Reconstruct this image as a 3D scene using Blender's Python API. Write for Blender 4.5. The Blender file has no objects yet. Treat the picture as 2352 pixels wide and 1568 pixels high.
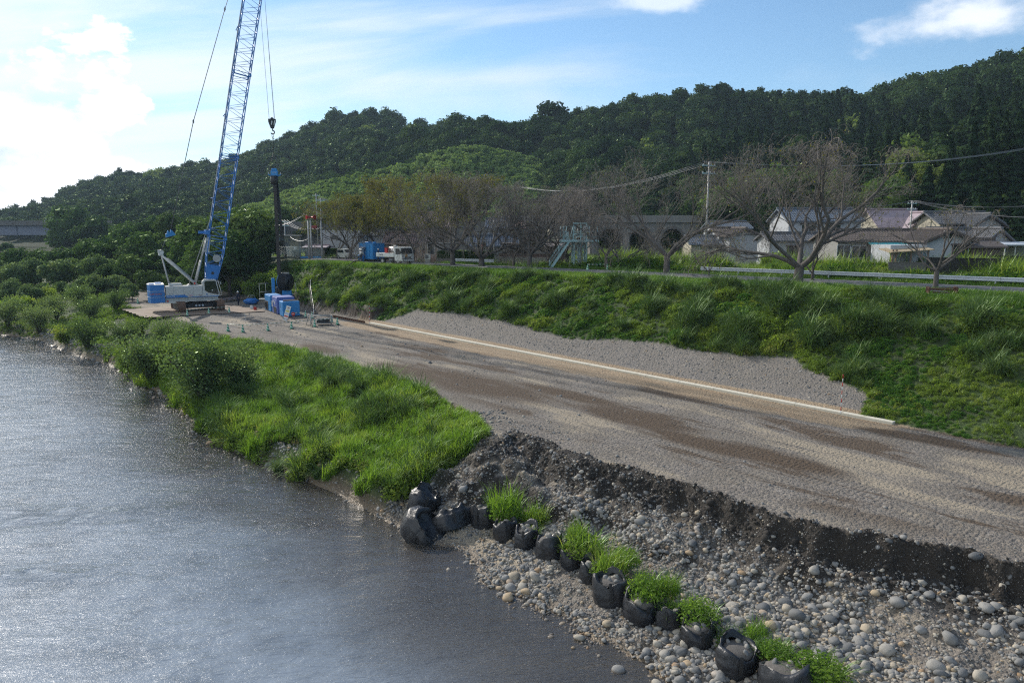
import bpy, bmesh, math, random
import numpy as np
from mathutils import Vector, Matrix
sc = bpy.context.scene
C = sc.collection
R = math.radians
rnd = random.Random(7)
nr = np.random.RandomState(11)

# ------------------------------------------------------------------ camera, sky, sun, exposure
HC = 9.0
PITCH = math.atan(256 / 1700)
cam = bpy.data.cameras.new('camera')
camo = bpy.data.objects.new('camera', cam)
C.objects.link(camo)
camo.location = (0, 0, HC)
camo.rotation_euler = (math.pi / 2 - PITCH, 0, 0)
cam.sensor_width = 36
cam.lens = 36 * 1700 / 2352
cam.clip_start = 0.5
cam.clip_end = 8000
sc.camera = camo

SUN_AZ, SUN_EL = R(-39), R(31)
w = bpy.data.worlds.new('World')
sc.world = w
w.use_nodes = True
nt = w.node_tree
nt.nodes.clear()


def N(nt, t, **kw):
    n = nt.nodes.new(t)
    for k, v in kw.items():
        if k.startswith('i_'):
            key = k[2:]
            n.inputs[int(key) if key.isdigit() else key].default_value = v
        else:
            setattr(n, k, v)
    return n


def mth(nt, op, a, b=None, c=None, clamp=False):
    n = nt.nodes.new('ShaderNodeMath')
    n.operation = op
    n.use_clamp = clamp
    for i, v in enumerate((a, b, c)):
        if v is None:
            continue
        if isinstance(v, (int, float)):
            n.inputs[i].default_value = v
        else:
            nt.links.new(v, n.inputs[i])
    return n.outputs[0]


def mixc(nt, f, a, b, mode='MIX'):
    n = nt.nodes.new('ShaderNodeMix')
    n.data_type = 'RGBA'
    n.blend_type = mode
    n.clamp_factor = True
    for s, v in ((n.inputs[0], f), (n.inputs[6], a), (n.inputs[7], b)):
        if isinstance(v, (int, float)):
            s.default_value = v
        elif isinstance(v, (tuple, list)):
            s.default_value = (*v[:3], 1)
        else:
            nt.links.new(v, s)
    return n.outputs[2]


def ramp(nt, fac, stops, interp='LINEAR'):
    n = nt.nodes.new('ShaderNodeValToRGB')
    n.color_ramp.interpolation = interp
    el = n.color_ramp.elements
    while len(el) < len(stops):
        el.new(0.5)
    for e, (p, c) in zip(el, stops):
        e.position = p
        e.color = (*c, 1) if len(c) == 3 else c
    nt.links.new(fac, n.inputs[0])
    return n.outputs[0]


def smooth_n(nt, v, lo, hi):
    n = nt.nodes.new('ShaderNodeMapRange')
    n.interpolation_type = 'SMOOTHSTEP'
    n.inputs[1].default_value = lo
    n.inputs[2].default_value = hi
    nt.links.new(v, n.inputs[0])
    return n.outputs[0]


def noise(nt, vec, scale, detail=3, rough=.55, dist=0, out=0):
    n = nt.nodes.new('ShaderNodeTexNoise')
    n.inputs['Scale'].default_value = scale
    n.inputs['Detail'].default_value = detail
    n.inputs['Roughness'].default_value = rough
    n.inputs['Distortion'].default_value = dist
    if vec is not None:
        nt.links.new(vec, n.inputs['Vector'])
    return n.outputs[out]


def build_world():
    sky = N(nt, 'ShaderNodeTexSky', sky_type='NISHITA', sun_disc=False)
    sky.sun_elevation = SUN_EL
    sky.sun_rotation = SUN_AZ
    sky.altitude = 100
    sky.air_density = 1.0
    sky.dust_density = 0.15
    sky.ozone_density = 2.6
    tc = N(nt, 'ShaderNodeTexCoord')
    sep = N(nt, 'ShaderNodeSeparateXYZ')
    nt.links.new(tc.outputs['Generated'], sep.inputs[0])
    X, Y, Z = sep.outputs
    az = mth(nt, 'ARCTAN2', X, Y)                       # 0 = +Y, positive to +X
    el = mth(nt, 'ARCSINE', Z)
    zz = mth(nt, 'ADD', mth(nt, 'MAXIMUM', Z, 0.0), 0.16)
    px = mth(nt, 'DIVIDE', X, zz)
    py = mth(nt, 'DIVIDE', Y, zz)
    cb = N(nt, 'ShaderNodeCombineXYZ')
    nt.links.new(mth(nt, 'MULTIPLY', px, 0.42), cb.inputs[0])
    nt.links.new(mth(nt, 'ADD', mth(nt, 'MULTIPLY', py, 1.25), mth(nt, 'MULTIPLY', px, 0.25)), cb.inputs[1])
    wisp = noise(nt, cb.outputs[0], 1.35, 9, .56, .35)
    big = noise(nt, cb.outputs[0], 0.55, 3, .5)
    # the veil of high cloud thickens towards the sun's side of the sky
    lean = mth(nt, 'MULTIPLY', az, -0.20)
    lowb = mth(nt, 'MULTIPLY', el, -0.25)
    v = mth(nt, 'ADD', mth(nt, 'ADD', mth(nt, 'MULTIPLY', wisp, .62), mth(nt, 'MULTIPLY', big, .45)), mth(nt, 'ADD', lean, lowb))
    m1 = smooth_n(nt, v, 0.455, 0.68)

    def cloud(a0, e0, sa, se, k, sc_, lo, hi):
        c = N(nt, 'ShaderNodeCombineXYZ')
        nt.links.new(mth(nt, 'MULTIPLY', az, 1.0), c.inputs[0])
        nt.links.new(mth(nt, 'MULTIPLY', el, 1.7), c.inputs[1])
        n1 = noise(nt, c.outputs[0], sc_, 8, .56)
        d = mth(nt, 'SQRT', mth(nt, 'ADD', mth(nt, 'POWER', mth(nt, 'ABSOLUTE', mth(nt, 'DIVIDE', mth(nt, 'SUBTRACT', az, a0), sa)), 2.0),
                                mth(nt, 'POWER', mth(nt, 'ABSOLUTE', mth(nt, 'DIVIDE', mth(nt, 'SUBTRACT', el, e0), se)), 2.0)))
        s = mth(nt, 'SUBTRACT', mth(nt, 'ADD', 1.0, mth(nt, 'MULTIPLY', mth(nt, 'SUBTRACT', n1, .5), k)), d)
        return smooth_n(nt, s, lo, hi), n1
    cum, n1 = cloud(R(-33), R(5.0), R(8.5), R(6.5), 3.6, 9, 0.0, 0.22)
    cum2, n2 = cloud(R(30.5), R(12.9), R(8.0), R(2.0), 3.2, 11, 0.0, 1.1)
    cum3, n3 = cloud(R(10.5), R(15.9), R(4), R(1.0), 2.0, 11, 0.0, 0.6)
    cum4, n4 = cloud(R(-8), R(9.5), R(30), R(2.6), 2.4, 5, 0.0, 1.2)
    skc = mixc(nt, 1.0, sky.outputs[0], (.80, .92, .97), 'MULTIPLY')
    glow = smooth_n(nt, az, 0.75, -0.75)
    whitec = mixc(nt, glow, (5.4, 6.0, 6.6), (7.3, 7.8, 8.2))
    c1 = mixc(nt, mth(nt, 'MULTIPLY', m1, .93), skc, whitec)
    c1 = mixc(nt, mth(nt, 'MULTIPLY', cum4, .5), c1, whitec)
    cumc = ramp(nt, n1, [(0.36, (.60, .66, .73)), (0.54, (1, 1, 1))])
    cumc = mixc(nt, 1.0, cumc, (9.3, 9.6, 10.2), 'MULTIPLY')
    c2 = mixc(nt, mth(nt, 'MULTIPLY', cum, .95), c1, cumc)
    c3 = mixc(nt, mth(nt, 'MULTIPLY', cum2, .85), c2, (8.0, 8.2, 8.6))
    c3 = mixc(nt, mth(nt, 'MULTIPLY', cum3, .6), c3, (8.0, 8.3, 8.8))
    bg = N(nt, 'ShaderNodeBackground')
    bg.inputs[1].default_value = 0.13
    nt.links.new(c3, bg.inputs[0])
    out = N(nt, 'ShaderNodeOutputWorld')
    nt.links.new(bg.outputs[0], out.inputs[0])


build_world()
sun = bpy.data.lights.new('sun', 'SUN')
suno = bpy.data.objects.new('sun', sun)
C.objects.link(suno)
sun.energy = 4.3
sun.angle = R(0.53)
sun.color = (1, .93, .83)
sdir = Vector((math.sin(SUN_AZ) * math.cos(SUN_EL), math.cos(SUN_AZ) * math.cos(SUN_EL), math.sin(SUN_EL)))
suno.rotation_euler = (-sdir).to_track_quat('-Z', 'Y').to_euler()
vs = sc.view_settings
vs.view_transform = 'Standard'
vs.look = 'None'
vs.gamma = 1
vs.exposure = 0.2
vs.use_curve_mapping = False
sc.cycles.max_bounces = 8
sc.cycles.transparent_max_bounces = 12
sc.cycles.caustics_reflective = False
sc.cycles.caustics_refractive = False
sc.cycles.filter_width = 1.2
sc.cycles.use_denoising = False
sc.cycles.sample_clamp_direct = 6
sc.cycles.sample_clamp_indirect = 4
sc.cycles.denoising_prefilter = 'ACCURATE'

# ------------------------------------------------------------------ helpers


def ray(px, py):
    x = (px - 1176) / 1700
    y = -(py - 784) / 1700
    cp, sp = math.cos(PITCH), math.sin(PITCH)
    return np.array((x, cp + y * sp, -sp + y * cp))


def P(px, py, z=0.0):
    d = ray(px, py)
    t = (z - HC) / d[2]
    return np.array((d[0] * t, d[1] * t, z))


def PY(px, py, Y):
    d = ray(px, py)
    t = Y / d[1]
    return np.array((d[0] * t, Y, HC + d[2] * t))


def tag(o, label=None, cat=None, group=None, kind=None):
    if label: o['label'] = label
    if cat: o['category'] = cat
    if group: o['group'] = group
    if kind: o['kind'] = kind
    return o


def empty(name, loc, rz=0, label=None, cat=None, group=None):
    o = bpy.data.objects.new(name, None)
    o.empty_display_size = .3
    C.objects.link(o)
    o.location = tuple(float(v) for v in loc)
    o.rotation_euler = (0, 0, rz)
    return tag(o, label, cat, group)


def mesh_np(name, v, f, mats, smooth=False, mi=None):
    me = bpy.data.meshes.new(name)
    v = np.asarray(v, dtype=np.float32)
    if isinstance(f, np.ndarray):
        n, k = f.shape
        me.vertices.add(len(v))
        me.vertices.foreach_set('co', v.ravel())
        me.loops.add(n * k)
        me.loops.foreach_set('vertex_index', f.astype(np.int32).ravel())
        me.polygons.add(n)
        me.polygons.foreach_set('loop_start', np.arange(0, n * k, k, dtype=np.int32))
        me.polygons.foreach_set('loop_total', np.full(n, k, dtype=np.int32))
    else:
        me.from_pydata([tuple(map(float, q)) for q in v], [], f)
    if not isinstance(mats, (list, tuple)): mats = [mats]
    for m in mats: me.materials.append(m)
    if mi is not None: me.polygons.foreach_set('material_index', np.asarray(mi, dtype=np.int32))
    if smooth: me.polygons.foreach_set('use_smooth', np.ones(len(me.polygons), dtype=bool))
    me.update(calc_edges=True)
    return me


def link(name, me, parent=None, loc=None):
    o = bpy.data.objects.new(name, me)
    C.objects.link(o)
    if parent is not None: o.parent = parent
    if loc is not None: o.location = tuple(float(v) for v in loc)
    return o


class MB:
    """collects simple shapes of ONE part"""
    def __init__(s):
        s.v = []; s.f = []; s.sm = []

    def add(s, v, f, smooth=False):
        k = len(s.v)
        s.v += [tuple(map(float, q)) for q in v]
        s.f += [tuple(i + k for i in q) for q in f]
        s.sm += [smooth] * len(f)
        return s

    def box(s, c, d, rz=0, rx=0, ry=0, ch=0.0):
        """box with centre c, full size d; ch = chamfer of the edges"""
        hx, hy, hz = d[0] / 2, d[1] / 2, d[2] / 2
        if ch <= 0:
            v = [(x, y, z) for x in (-hx, hx) for y in (-hy, hy) for z in (-hz, hz)]
            f = [(0, 1, 3, 2), (4, 6, 7, 5), (0, 4, 5, 1), (2, 3, 7, 6), (0, 2, 6, 4), (1, 5, 7, 3)]
        else:
            c_ = min(ch, hx * .9, hy * .9, hz * .9)
            bm = bmesh.new()
            bmesh.ops.create_cube(bm, size=1)
            for q in bm.verts: q.co = Vector((q.co.x * d[0], q.co.y * d[1], q.co.z * d[2]))
            bmesh.ops.bevel(bm, geom=list(bm.edges), offset=c_, segments=1, affect='EDGES', profile=.5)
            v = [tuple(q.co) for q in bm.verts]
            f = [tuple(q.index for q in p.verts) for p in bm.faces]
            bm.free()
        m = Matrix.Translation(Vector([float(q) for q in c])) @ Matrix.Rotation(rz, 4, 'Z') @ Matrix.Rotation(ry, 4, 'Y') @ Matrix.Rotation(rx, 4, 'X')
        return s.add([m @ Vector(q) for q in v], f)

    def tube(s, pts, r, n=8, cap=True, smooth=True):
        pts = [Vector([float(a) for a in p]) for p in pts]
        if isinstance(r, (int, float)): r = [r] * len(pts)
        v = []; f = []
        prev = None
        for i, p in enumerate(pts):
            d = (pts[min(i + 1, len(pts) - 1)] - pts[max(i - 1, 0)])
            if d.length < 1e-9: d = Vector((0, 0, 1))
            d.normalize()
            if prev is None:
                a = Vector((0, 0, 1)) if abs(d.z) < .9 else Vector((1, 0, 0))
                u = d.cross(a).normalized()
            else:
                u = (prev - d * prev.dot(d)).normalized()
            prev = u
            w_ = d.cross(u)
            for k in range(n):
                an = 2 * math.pi * k / n
                v.append(p + (u * math.cos(an) + w_ * math.sin(an)) * r[i])
        for i in range(len(pts) - 1):
            for k in range(n):
                a, b = i * n + k, i * n + (k + 1) % n
                f.append((a, b, b + n, a + n))
        k0 = len(s.f)
        s.add(v, f, smooth)
        if cap:
            s.add([], [])
            base = len(s.v) - len(v)
            s.f.append(tuple(base + k for k in reversed(range(n)))); s.sm.append(False)
            s.f.append(tuple(base + (len(pts) - 1) * n + k for k in range(n))); s.sm.append(False)
        return s

    def cyl(s, c, r, h, n=16, axis='Z', r2=None):
        c = Vector([float(q) for q in c])
        a = {'X': Vector((1, 0, 0)), 'Y': Vector((0, 1, 0)), 'Z': Vector((0, 0, 1))}[axis] if isinstance(axis, str) else Vector(axis).normalized()
        return s.tube([c - a * h / 2, c + a * h / 2], [r, r if r2 is None else r2], n)

    def prism(s, prof, y0, y1, axis='Y'):
        """extrude a 2D outline (a,b) along an axis; Y: (x,z) outline, X: (y,z), Z: (x,y)"""
        n = len(prof)
        def mk(a, b, t):
            return {'Y': (a, t, b), 'X': (t, a, b), 'Z': (a, b, t)}[axis]
        v = [mk(a, b, y0) for a, b in prof] + [mk(a, b, y1) for a, b in prof]
        f = [tuple(range(n)), tuple(reversed(range(n, 2 * n)))] + [(i, i + n, (i + 1) % n + n, (i + 1) % n) for i in range(n)]
        return s.add(v, f)

    def lathe(s, prof, c=(0, 0, 0), n=16):
        v = []; f = []
        for r_, z in prof:
            for k in range(n):
                a = 2 * math.pi * k / n
                v.append((c[0] + r_ * math.cos(a), c[1] + r_ * math.sin(a), c[2] + z))
        for i in range(len(prof) - 1):
            for k in range(n):
                a, b = i * n + k, i * n + (k + 1) % n
                f.append((a, b, b + n, a + n))
        return s.add(v, f, True)

    def mesh(s, name, mat):
        me = bpy.data.meshes.new(name)
        me.from_pydata(s.v, [], s.f)
        me.materials.append(mat)
        me.polygons.foreach_set('use_smooth', s.sm)
        bm = bmesh.new(); bm.from_mesh(me)
        bmesh.ops.recalc_face_normals(bm, faces=bm.faces)
        bm.to_mesh(me); bm.free()
        me.update()
        return me

    def build(s, name, mat, parent=None, loc=None):
        return link(name, s.mesh(name, mat), parent, loc)


def kids(o):
    return [c for c in bpy.data.objects if c.parent is o]


def copy_tree(o, parent=None, _k=None):
    c = o.copy()
    C.objects.link(c)
    c.parent = parent
    for ch in list(o.children):
        copy_tree(ch, c)
    return c


def text_mesh(txt, size, mat, name='lettering', ext=.004):
    cu = bpy.data.curves.new(name, 'FONT')
    cu.body = txt; cu.size = size; cu.extrude = ext; cu.align_x = 'CENTER'; cu.align_y = 'CENTER'; cu.resolution_u = 2
    o = bpy.data.objects.new(name, cu)
    me = bpy.data.meshes.new_from_object(o)
    me.name = name
    bpy.data.objects.remove(o)
    me.materials.clear(); me.materials.append(mat)
    return me


def put_text(txt, size, mat, parent, loc, rot, name='lettering', ext=.004, sx=1):
    me = text_mesh(txt, size, mat, name, ext)
    m = Matrix.Translation(Vector(loc)) @ rot.to_4x4() @ Matrix.Diagonal((sx, 1, 1, 1))
    me.transform(m)
    return link(name, me, parent)


_hs = {}


def vnoise(x, y, seed=0):
    """smooth value noise on arrays, -1..1"""
    if seed not in _hs:
        _hs[seed] = np.random.RandomState(seed + 100).rand(256, 256) * 2 - 1
    g = _hs[seed]
    xi = np.floor(x).astype(int); yi = np.floor(y).astype(int)
    fx = x - xi; fy = y - yi
    fx = fx * fx * (3 - 2 * fx); fy = fy * fy * (3 - 2 * fy)
    a = g[xi & 255, yi & 255]; b = g[(xi + 1) & 255, yi & 255]
    c = g[xi & 255, (yi + 1) & 255]; d = g[(xi + 1) & 255, (yi + 1) & 255]
    return (a * (1 - fx) + b * fx) * (1 - fy) + (c * (1 - fx) + d * fx) * fy


def fbm(x, y, seed=0, oct=4, gain=.5):
    s = 0; a = 1; t = 0
    for i in range(oct):
        s = s + a * vnoise(x * 2 ** i + 17.3 * i, y * 2 ** i - 9.1 * i, seed + i); t += a; a *= gain
    return s / t


def sst(v, lo, hi):
    t = np.clip((v - lo) / (hi - lo), 0, 1)
    return t * t * (3 - 2 * t)


# ------------------------------------------------------------------ materials


def newmat(name):
    m = bpy.data.materials.new(name)
    m.use_nodes = True
    nt = m.node_tree
    nt.nodes.clear()
    out = nt.nodes.new('ShaderNodeOutputMaterial')
    return m, nt, out


def pmat(name, col, rough=.7, metal=0, var=.12, scale=2.5, bump=.0, bscale=30, dirt=0, dcol=(.09, .07, .05), spec=.5, coat=0, dscale=1.2):
    m, nt, out = newmat(name)
    b = nt.nodes.new('ShaderNodeBsdfPrincipled')
    tc = nt.nodes.new('ShaderNodeTexCoord')
    v = tc.outputs['Object']
    n1 = noise(nt, v, scale, 4, .6)
    c = mixc(nt, n1, tuple(q * (1 - var) for q in col), tuple(min(1, q * (1 + var)) for q in col))
    if dirt > 0:
        n2 = noise(nt, v, dscale, 6, .68, .3)
        c = mixc(nt, mth(nt, 'MULTIPLY', smooth_n(nt, n2, .52, .72), dirt), c, dcol)
        rg = mth(nt, 'ADD', rough, mth(nt, 'MULTIPLY', n2, .2))
        nt.links.new(rg, b.inputs['Roughness'])
    else:
        b.inputs['Roughness'].default_value = rough
    nt.links.new(c, b.inputs['Base Color'])
    b.inputs['Metallic'].default_value = metal
    b.inputs['Specular IOR Level'].default_value = spec
    b.inputs['Coat Weight'].default_value = coat
    if bump > 0:
        bp = nt.nodes.new('ShaderNodeBump')
        bp.inputs['Strength'].default_value = bump
        bp.inputs['Distance'].default_value = .02
        nt.links.new(noise(nt, v, bscale, 4, .6), bp.inputs['Height'])
        nt.links.new(bp.outputs[0], b.inputs['Normal'])
    nt.links.new(b.outputs[0], out.inputs[0])
    return m


def leafmat(name, stops, trans=.35, gloss=.12, rough=.45, world=0.0, wscale=.25, tcol=1.5):
    """stops: colours picked by the instance's / object's random value"""
    m, nt, out = newmat(name)
    oi = nt.nodes.new('ShaderNodeObjectInfo')
    geo = nt.nodes.new('ShaderNodeNewGeometry')
    rr = mth(nt, 'FRACT', mth(nt, 'ADD', oi.outputs['Random'], mth(nt, 'MULTIPLY', geo.outputs['Random Per Island'], .35)))
    f = rr
    if world > 0:
        nz = noise(nt, geo.outputs['Position'], wscale, 3, .5)
        f = mth(nt, 'ADD', mth(nt, 'MULTIPLY', rr, 1 - world), mth(nt, 'MULTIPLY', smooth_n(nt, nz, .32, .68), world), clamp=True)
    c = ramp(nt, f, stops)
    d = nt.nodes.new('ShaderNodeBsdfDiffuse')
    nt.links.new(c, d.inputs[0])
    t = nt.nodes.new('ShaderNodeBsdfTranslucent')
    tcv = mixc(nt, 1.0, c, (tcol * 1.02, tcol * 1.08, tcol * .5), 'MULTIPLY')
    nt.links.new(tcv, t.inputs[0])
    mx = nt.nodes.new('ShaderNodeMixShader')
    mx.inputs[0].default_value = trans
    nt.links.new(d.outputs[0], mx.inputs[1]); nt.links.new(t.outputs[0], mx.inputs[2])
    g = nt.nodes.new('ShaderNodeBsdfGlossy')
    g.inputs['Roughness'].default_value = rough
    g.inputs[0].default_value = (.62, .8, .5, 1)
    m2 = nt.nodes.new('ShaderNodeMixShader')
    fr = nt.nodes.new('ShaderNodeFresnel'); fr.inputs[0].default_value = 1.4
    nt.links.new(mth(nt, 'MULTIPLY', fr.outputs[0], gloss * .9), m2.inputs[0])
    nt.links.new(mx.outputs[0], m2.inputs[1]); nt.links.new(g.outputs[0], m2.inputs[2])
    nt.links.new(m2.outputs[0], out.inputs[0])
    return m


MAT = {}
MAT['white'] = pmat('white_paint', (.62, .63, .60), .38, var=.05, dirt=.35, dcol=(.30, .26, .2), coat=.2)
MAT['cwhite'] = pmat('crane_cream_paint', (.52, .52, .49), .4, var=.06, dirt=.35, dcol=(.25, .2, .15), coat=.2)
MAT['blue'] = pmat('blue_paint', (.025, .17, .47), .38, var=.12, dirt=.25, dcol=(.05, .09, .14), coat=.3)
MAT['ltblue'] = pmat('light_blue_paint', (.02, .21, .50), .45, var=.12, dirt=.3, dcol=(.07, .12, .18), coat=.1)
MAT['violet'] = pmat('faded_violet_blue_paint', (.09, .13, .36), .5, var=.15, dirt=.4, dcol=(.18, .18, .26))
MAT['navy'] = pmat('navy_paint', (.01, .025, .12), .5)
MAT['glass'] = pmat('dark_glass', (.012, .018, .02), .06, var=0, spec=.8)
MAT['winglass'] = pmat('window_glass', (.03, .04, .045), .08, var=.2, scale=.6, spec=.8)
MAT['black'] = pmat('black_steel', (.018, .018, .02), .55, bump=.1)
MAT['rubber'] = pmat('black_rubber', (.02, .02, .02), .8)
MAT['rust'] = pmat('muddy_track_steel', (.17, .10, .065), .75, var=.35, scale=4, bump=.3, bscale=12, dirt=.5, dcol=(.05, .035, .03))
MAT['rust2'] = pmat('brown_rusty_steel', (.10, .045, .025), .75, var=.4, scale=5, dirt=.4, dcol=(.03, .02, .015))
MAT['plate'] = pmat('rusty_road_plate', (.21, .15, .105), .75, var=.3, scale=1.2, dirt=.6, dcol=(.12, .1, .085))
MAT['galv'] = pmat('galvanised_steel', (.32, .48, .50), .45, metal=.1, var=.18, scale=1.5)
MAT['galv2'] = pmat('guardrail_paint', (.50, .54, .58), .38, metal=.1, var=.12, scale=.8, dirt=.25, dcol=(.25, .25, .22))
MAT['grey'] = pmat('grey_steel', (.13, .14, .15), .5)
MAT['pale'] = pmat('pale_grey_tube', (.38, .38, .37), .45, metal=.2, dirt=.3)
MAT['wire'] = pmat('steel_wire', (.12, .13, .14), .5, metal=.4)
MAT['wirelight'] = pmat('bare_cable', (.28, .29, .30), .4, metal=.5)
MAT['concrete'] = pmat('concrete', (.34, .335, .31), .85, var=.18, scale=.9, dirt=.5, dcol=(.15, .14, .12), bump=.2)
MAT['kerbc'] = pmat('new_concrete', (.58, .54, .44), .8, var=.08, scale=1.5, dirt=.3, dcol=(.38, .31, .2), bump=.15)
MAT['dconc'] = pmat('dark_concrete', (.13, .125, .12), .9, var=.25, scale=.5, dirt=.6, dcol=(.05, .05, .045), bump=.2)
MAT['red'] = pmat('red_paint', (.45, .02, .015), .45)
MAT['dred'] = pmat('dull_red_paint', (.22, .025, .02), .55)
MAT['orange'] = pmat('orange_lettering', (.55, .14, .05), .5)
MAT['cgreen'] = pmat('cone_green', (.0, .27, .11), .5, var=.1, dirt=.2)
MAT['cwht'] = pmat('cone_white', (.62, .64, .62), .5, var=.05, dirt=.25, dcol=(.4, .38, .33))
MAT['wood'] = pmat('weathered_wood', (.17, .12, .085), .85, var=.3, scale=5, bump=.3)
MAT['tan'] = pmat('tan_sheet', (.36, .28, .17), .8, var=.2)
MAT['silver'] = pmat('silver_drum', (.55, .5, .46), .25, metal=.9)
MAT['chrome'] = pmat('lamp_glass', (.6, .62, .64), .1, spec=.8)
MAT['yellow'] = pmat('orange_plate', (.55, .24, .02), .5)
MAT['skin'] = pmat('skin', (.4, .24, .17), .6)
MAT['cloth'] = pmat('dark_navy_cloth', (.02, .028, .05), .85)
MAT['cloth2'] = pmat('dark_grey_cloth', (.04, .043, .055), .85)
# ------------------------------------------------------------------ terrain functions
ZW = -2.4
E_S = [(2900, 1400), (2600, 1345), (2352, 1290), (2100, 1240), (1900, 1200), (1700, 1150), (1500, 1085), (1380, 1052), (1290, 1030), (1230, 1000),
       (1180, 985), (1150, 1010), (1125, 990), (1090, 950), (1000, 910), (850, 850), (700, 805), (600, 785), (500, 765), (420, 738), (350, 715), (300, 702)]
EL = np.array([(70, -40), (40, 5)] + [P(a, b, 0)[:2] for a, b in E_S] + [(-52, 99), (-62, 125), (-170, 330), (-500, 900)])
W_S = [(1950, 1830), (1540, 1568), (1400, 1480), (1250, 1390), (1090, 1330), (1060, 1265), (940, 1238), (870, 1190), (800, 1150), (700, 1100), (620, 1068),
       (540, 1040), (470, 985), (440, 950), (390, 920), (330, 885), (290, 855), (250, 838), (170, 815), (120, 795), (90, 780), (40, 772), (0, 768)]
WL = np.array([(30, -30), (22, -5)] + [P(a, b, ZW)[:2] for a, b in W_S] + [(-75, 86), (-120, 92), (-260, 120), (-900, 260)])


def sdist(x, y, L):
    """signed distance to a polyline; positive on its left (= river) side"""
    x = np.asarray(x, float); y = np.asarray(y, float)
    best = np.full(x.shape, 1e9)
    inside = np.zeros(x.shape, bool)
    for i in range(len(L) - 1):
        ax, ay = L[i]; bx, by = L[i + 1]
        dx, dy = bx - ax, by - ay
        t = np.clip(((x - ax) * dx + (y - ay) * dy) / (dx * dx + dy * dy), 0, 1)
        best = np.minimum(best, np.hypot(x - ax - t * dx, y - ay - t * dy))
    Q = list(map(tuple, L)) + [(L[-1][0] - 3000, L[-1][1] + 800), (-3000, -3000), (L[0][0], -3000)]
    for i in range(len(Q)):
        (ax, ay), (bx, by) = Q[i], Q[(i + 1) % len(Q)]
        if ay == by: continue
        inside ^= ((ay > y) != (by > y)) & (x < (bx - ax) * (y - ay) / (by - ay) + ax)
    return np.where(inside, best, -best)


KA = P(1980, 960, 0)[:2]
KB = P(850, 743, 0)[:2]
UL = (KB - KA) / np.linalg.norm(KB - KA)
NL = np.array((-UL[1], UL[0]))
if NL[0] < 0: NL = -NL
KLEN = np.linalg.norm(KB - KA)
RN = np.array((33.6, 48.6)); UR = np.array((-.758, .652)); NR = np.array((.652, .758))
GA = np.dot(P(1135, 990, 0)[:2], UL)           # along-bank position of the gully
ROADW = 5.6


def coords(x, y):
    s = (x - KA[0]) * UL[0] + (y - KA[1]) * UL[1]
    dc = (x - KA[0]) * NL[0] + (y - KA[1]) * NL[1]
    dr = (RN[0] - x) * NR[0] + (RN[1] - y) * NR[1]
    return s, dc, dr


SK_PX = np.array([-900, -300, 0, 100, 210, 300, 400, 500, 620, 700, 760, 800, 850, 900, 940, 1000, 1050, 1120, 1200, 1290, 1380, 1500, 1600, 1700, 1800, 1860, 1930, 2000, 2100, 2200, 2280, 2352, 2600, 3400])
SK_PY = np.array([520, 505, 490, 460, 412, 394, 382, 364, 328, 290, 270, 258, 254, 262, 291, 276, 268, 272, 280, 258, 240, 240, 230, 222, 226, 216, 222, 210, 188, 172, 158, 135, 90, 120])
_d = np.array([ray(a, b) for a, b in zip(SK_PX, SK_PY)])
SK_AZ = np.arctan2(_d[:, 0], _d[:, 1])
SK_EL = _d[:, 2] / np.hypot(_d[:, 0], _d[:, 1])
KN = np.array([(540, 490), (600, 462), (680, 436), (760, 416), (860, 396), (950, 384), (1000, 356), (1075, 338), (1140, 345), (1220, 362), (1290, 400), (1340, 470), (1400, 540)])
_d = np.array([ray(a, b) for a, b in KN])
KN_AZ = np.arctan2(_d[:, 0], _d[:, 1])
KN_EL = _d[:, 2] / np.hypot(_d[:, 0], _d[:, 1])


def hill(x, y):
    az = np.arctan2(x, y); r = np.hypot(x, y)
    r1 = np.interp(az, [-.8, -.6, -.3, 0, .3, .6, .9], [720, 640, 520, 450, 400, 340, 320])
    r0 = np.interp(az, [-.8, -.6, -.3, 0, .3, .6, .9], [340, 330, 250, 205, 150, 105, 95])
    el = np.interp(az, SK_AZ, SK_EL)
    zr = HC + el * r1 - 7 - 3.5 * sst(az, -.1, .1) * (1 - sst(az, .35, .5))
    t = np.clip((r - r0) / (r1 - r0), 0, 1)
    p = t * (1.25 - .25 * t)
    n = fbm(x * .012 + 5, y * .012, 5, 4) * np.sin(np.pi * np.clip(t, 0, 1)) ** .7
    base = 3.6 - 3.7 * sst(-az, .12, .34)
    z = base + (zr - base) * p + n * (.24 * zr + 4) 
    z = np.where(r > r1, zr - (r - r1) * .35, z)
    return np.maximum(z, base - .35)


def knoll(x, y):
    az = np.arctan2(x, y); r = np.hypot(x, y)
    rk = 275 + 20 * np.sin(az * 9)
    zr = HC + np.interp(az, KN_AZ, KN_EL, left=-.02, right=-.02) * rk
    q = np.clip((r - 205) / (rk - 205), 0, 2)
    sh = np.where(q < 1, q ** .8, np.clip(1 - (q - 1) * 1.2, 0, 1))
    return 3.3 + (zr - 3.6) * sh + fbm(x * .05, y * .05, 31, 3) * .8


def knoll_mask(x, y):
    az = np.arctan2(x, y); r = np.hypot(x, y)
    return (knoll(x, y) > hill(x, y) - .5) & (r > 206) & (r < 330) & (az > KN_AZ[0]) & (az < KN_AZ[-1])


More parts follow.
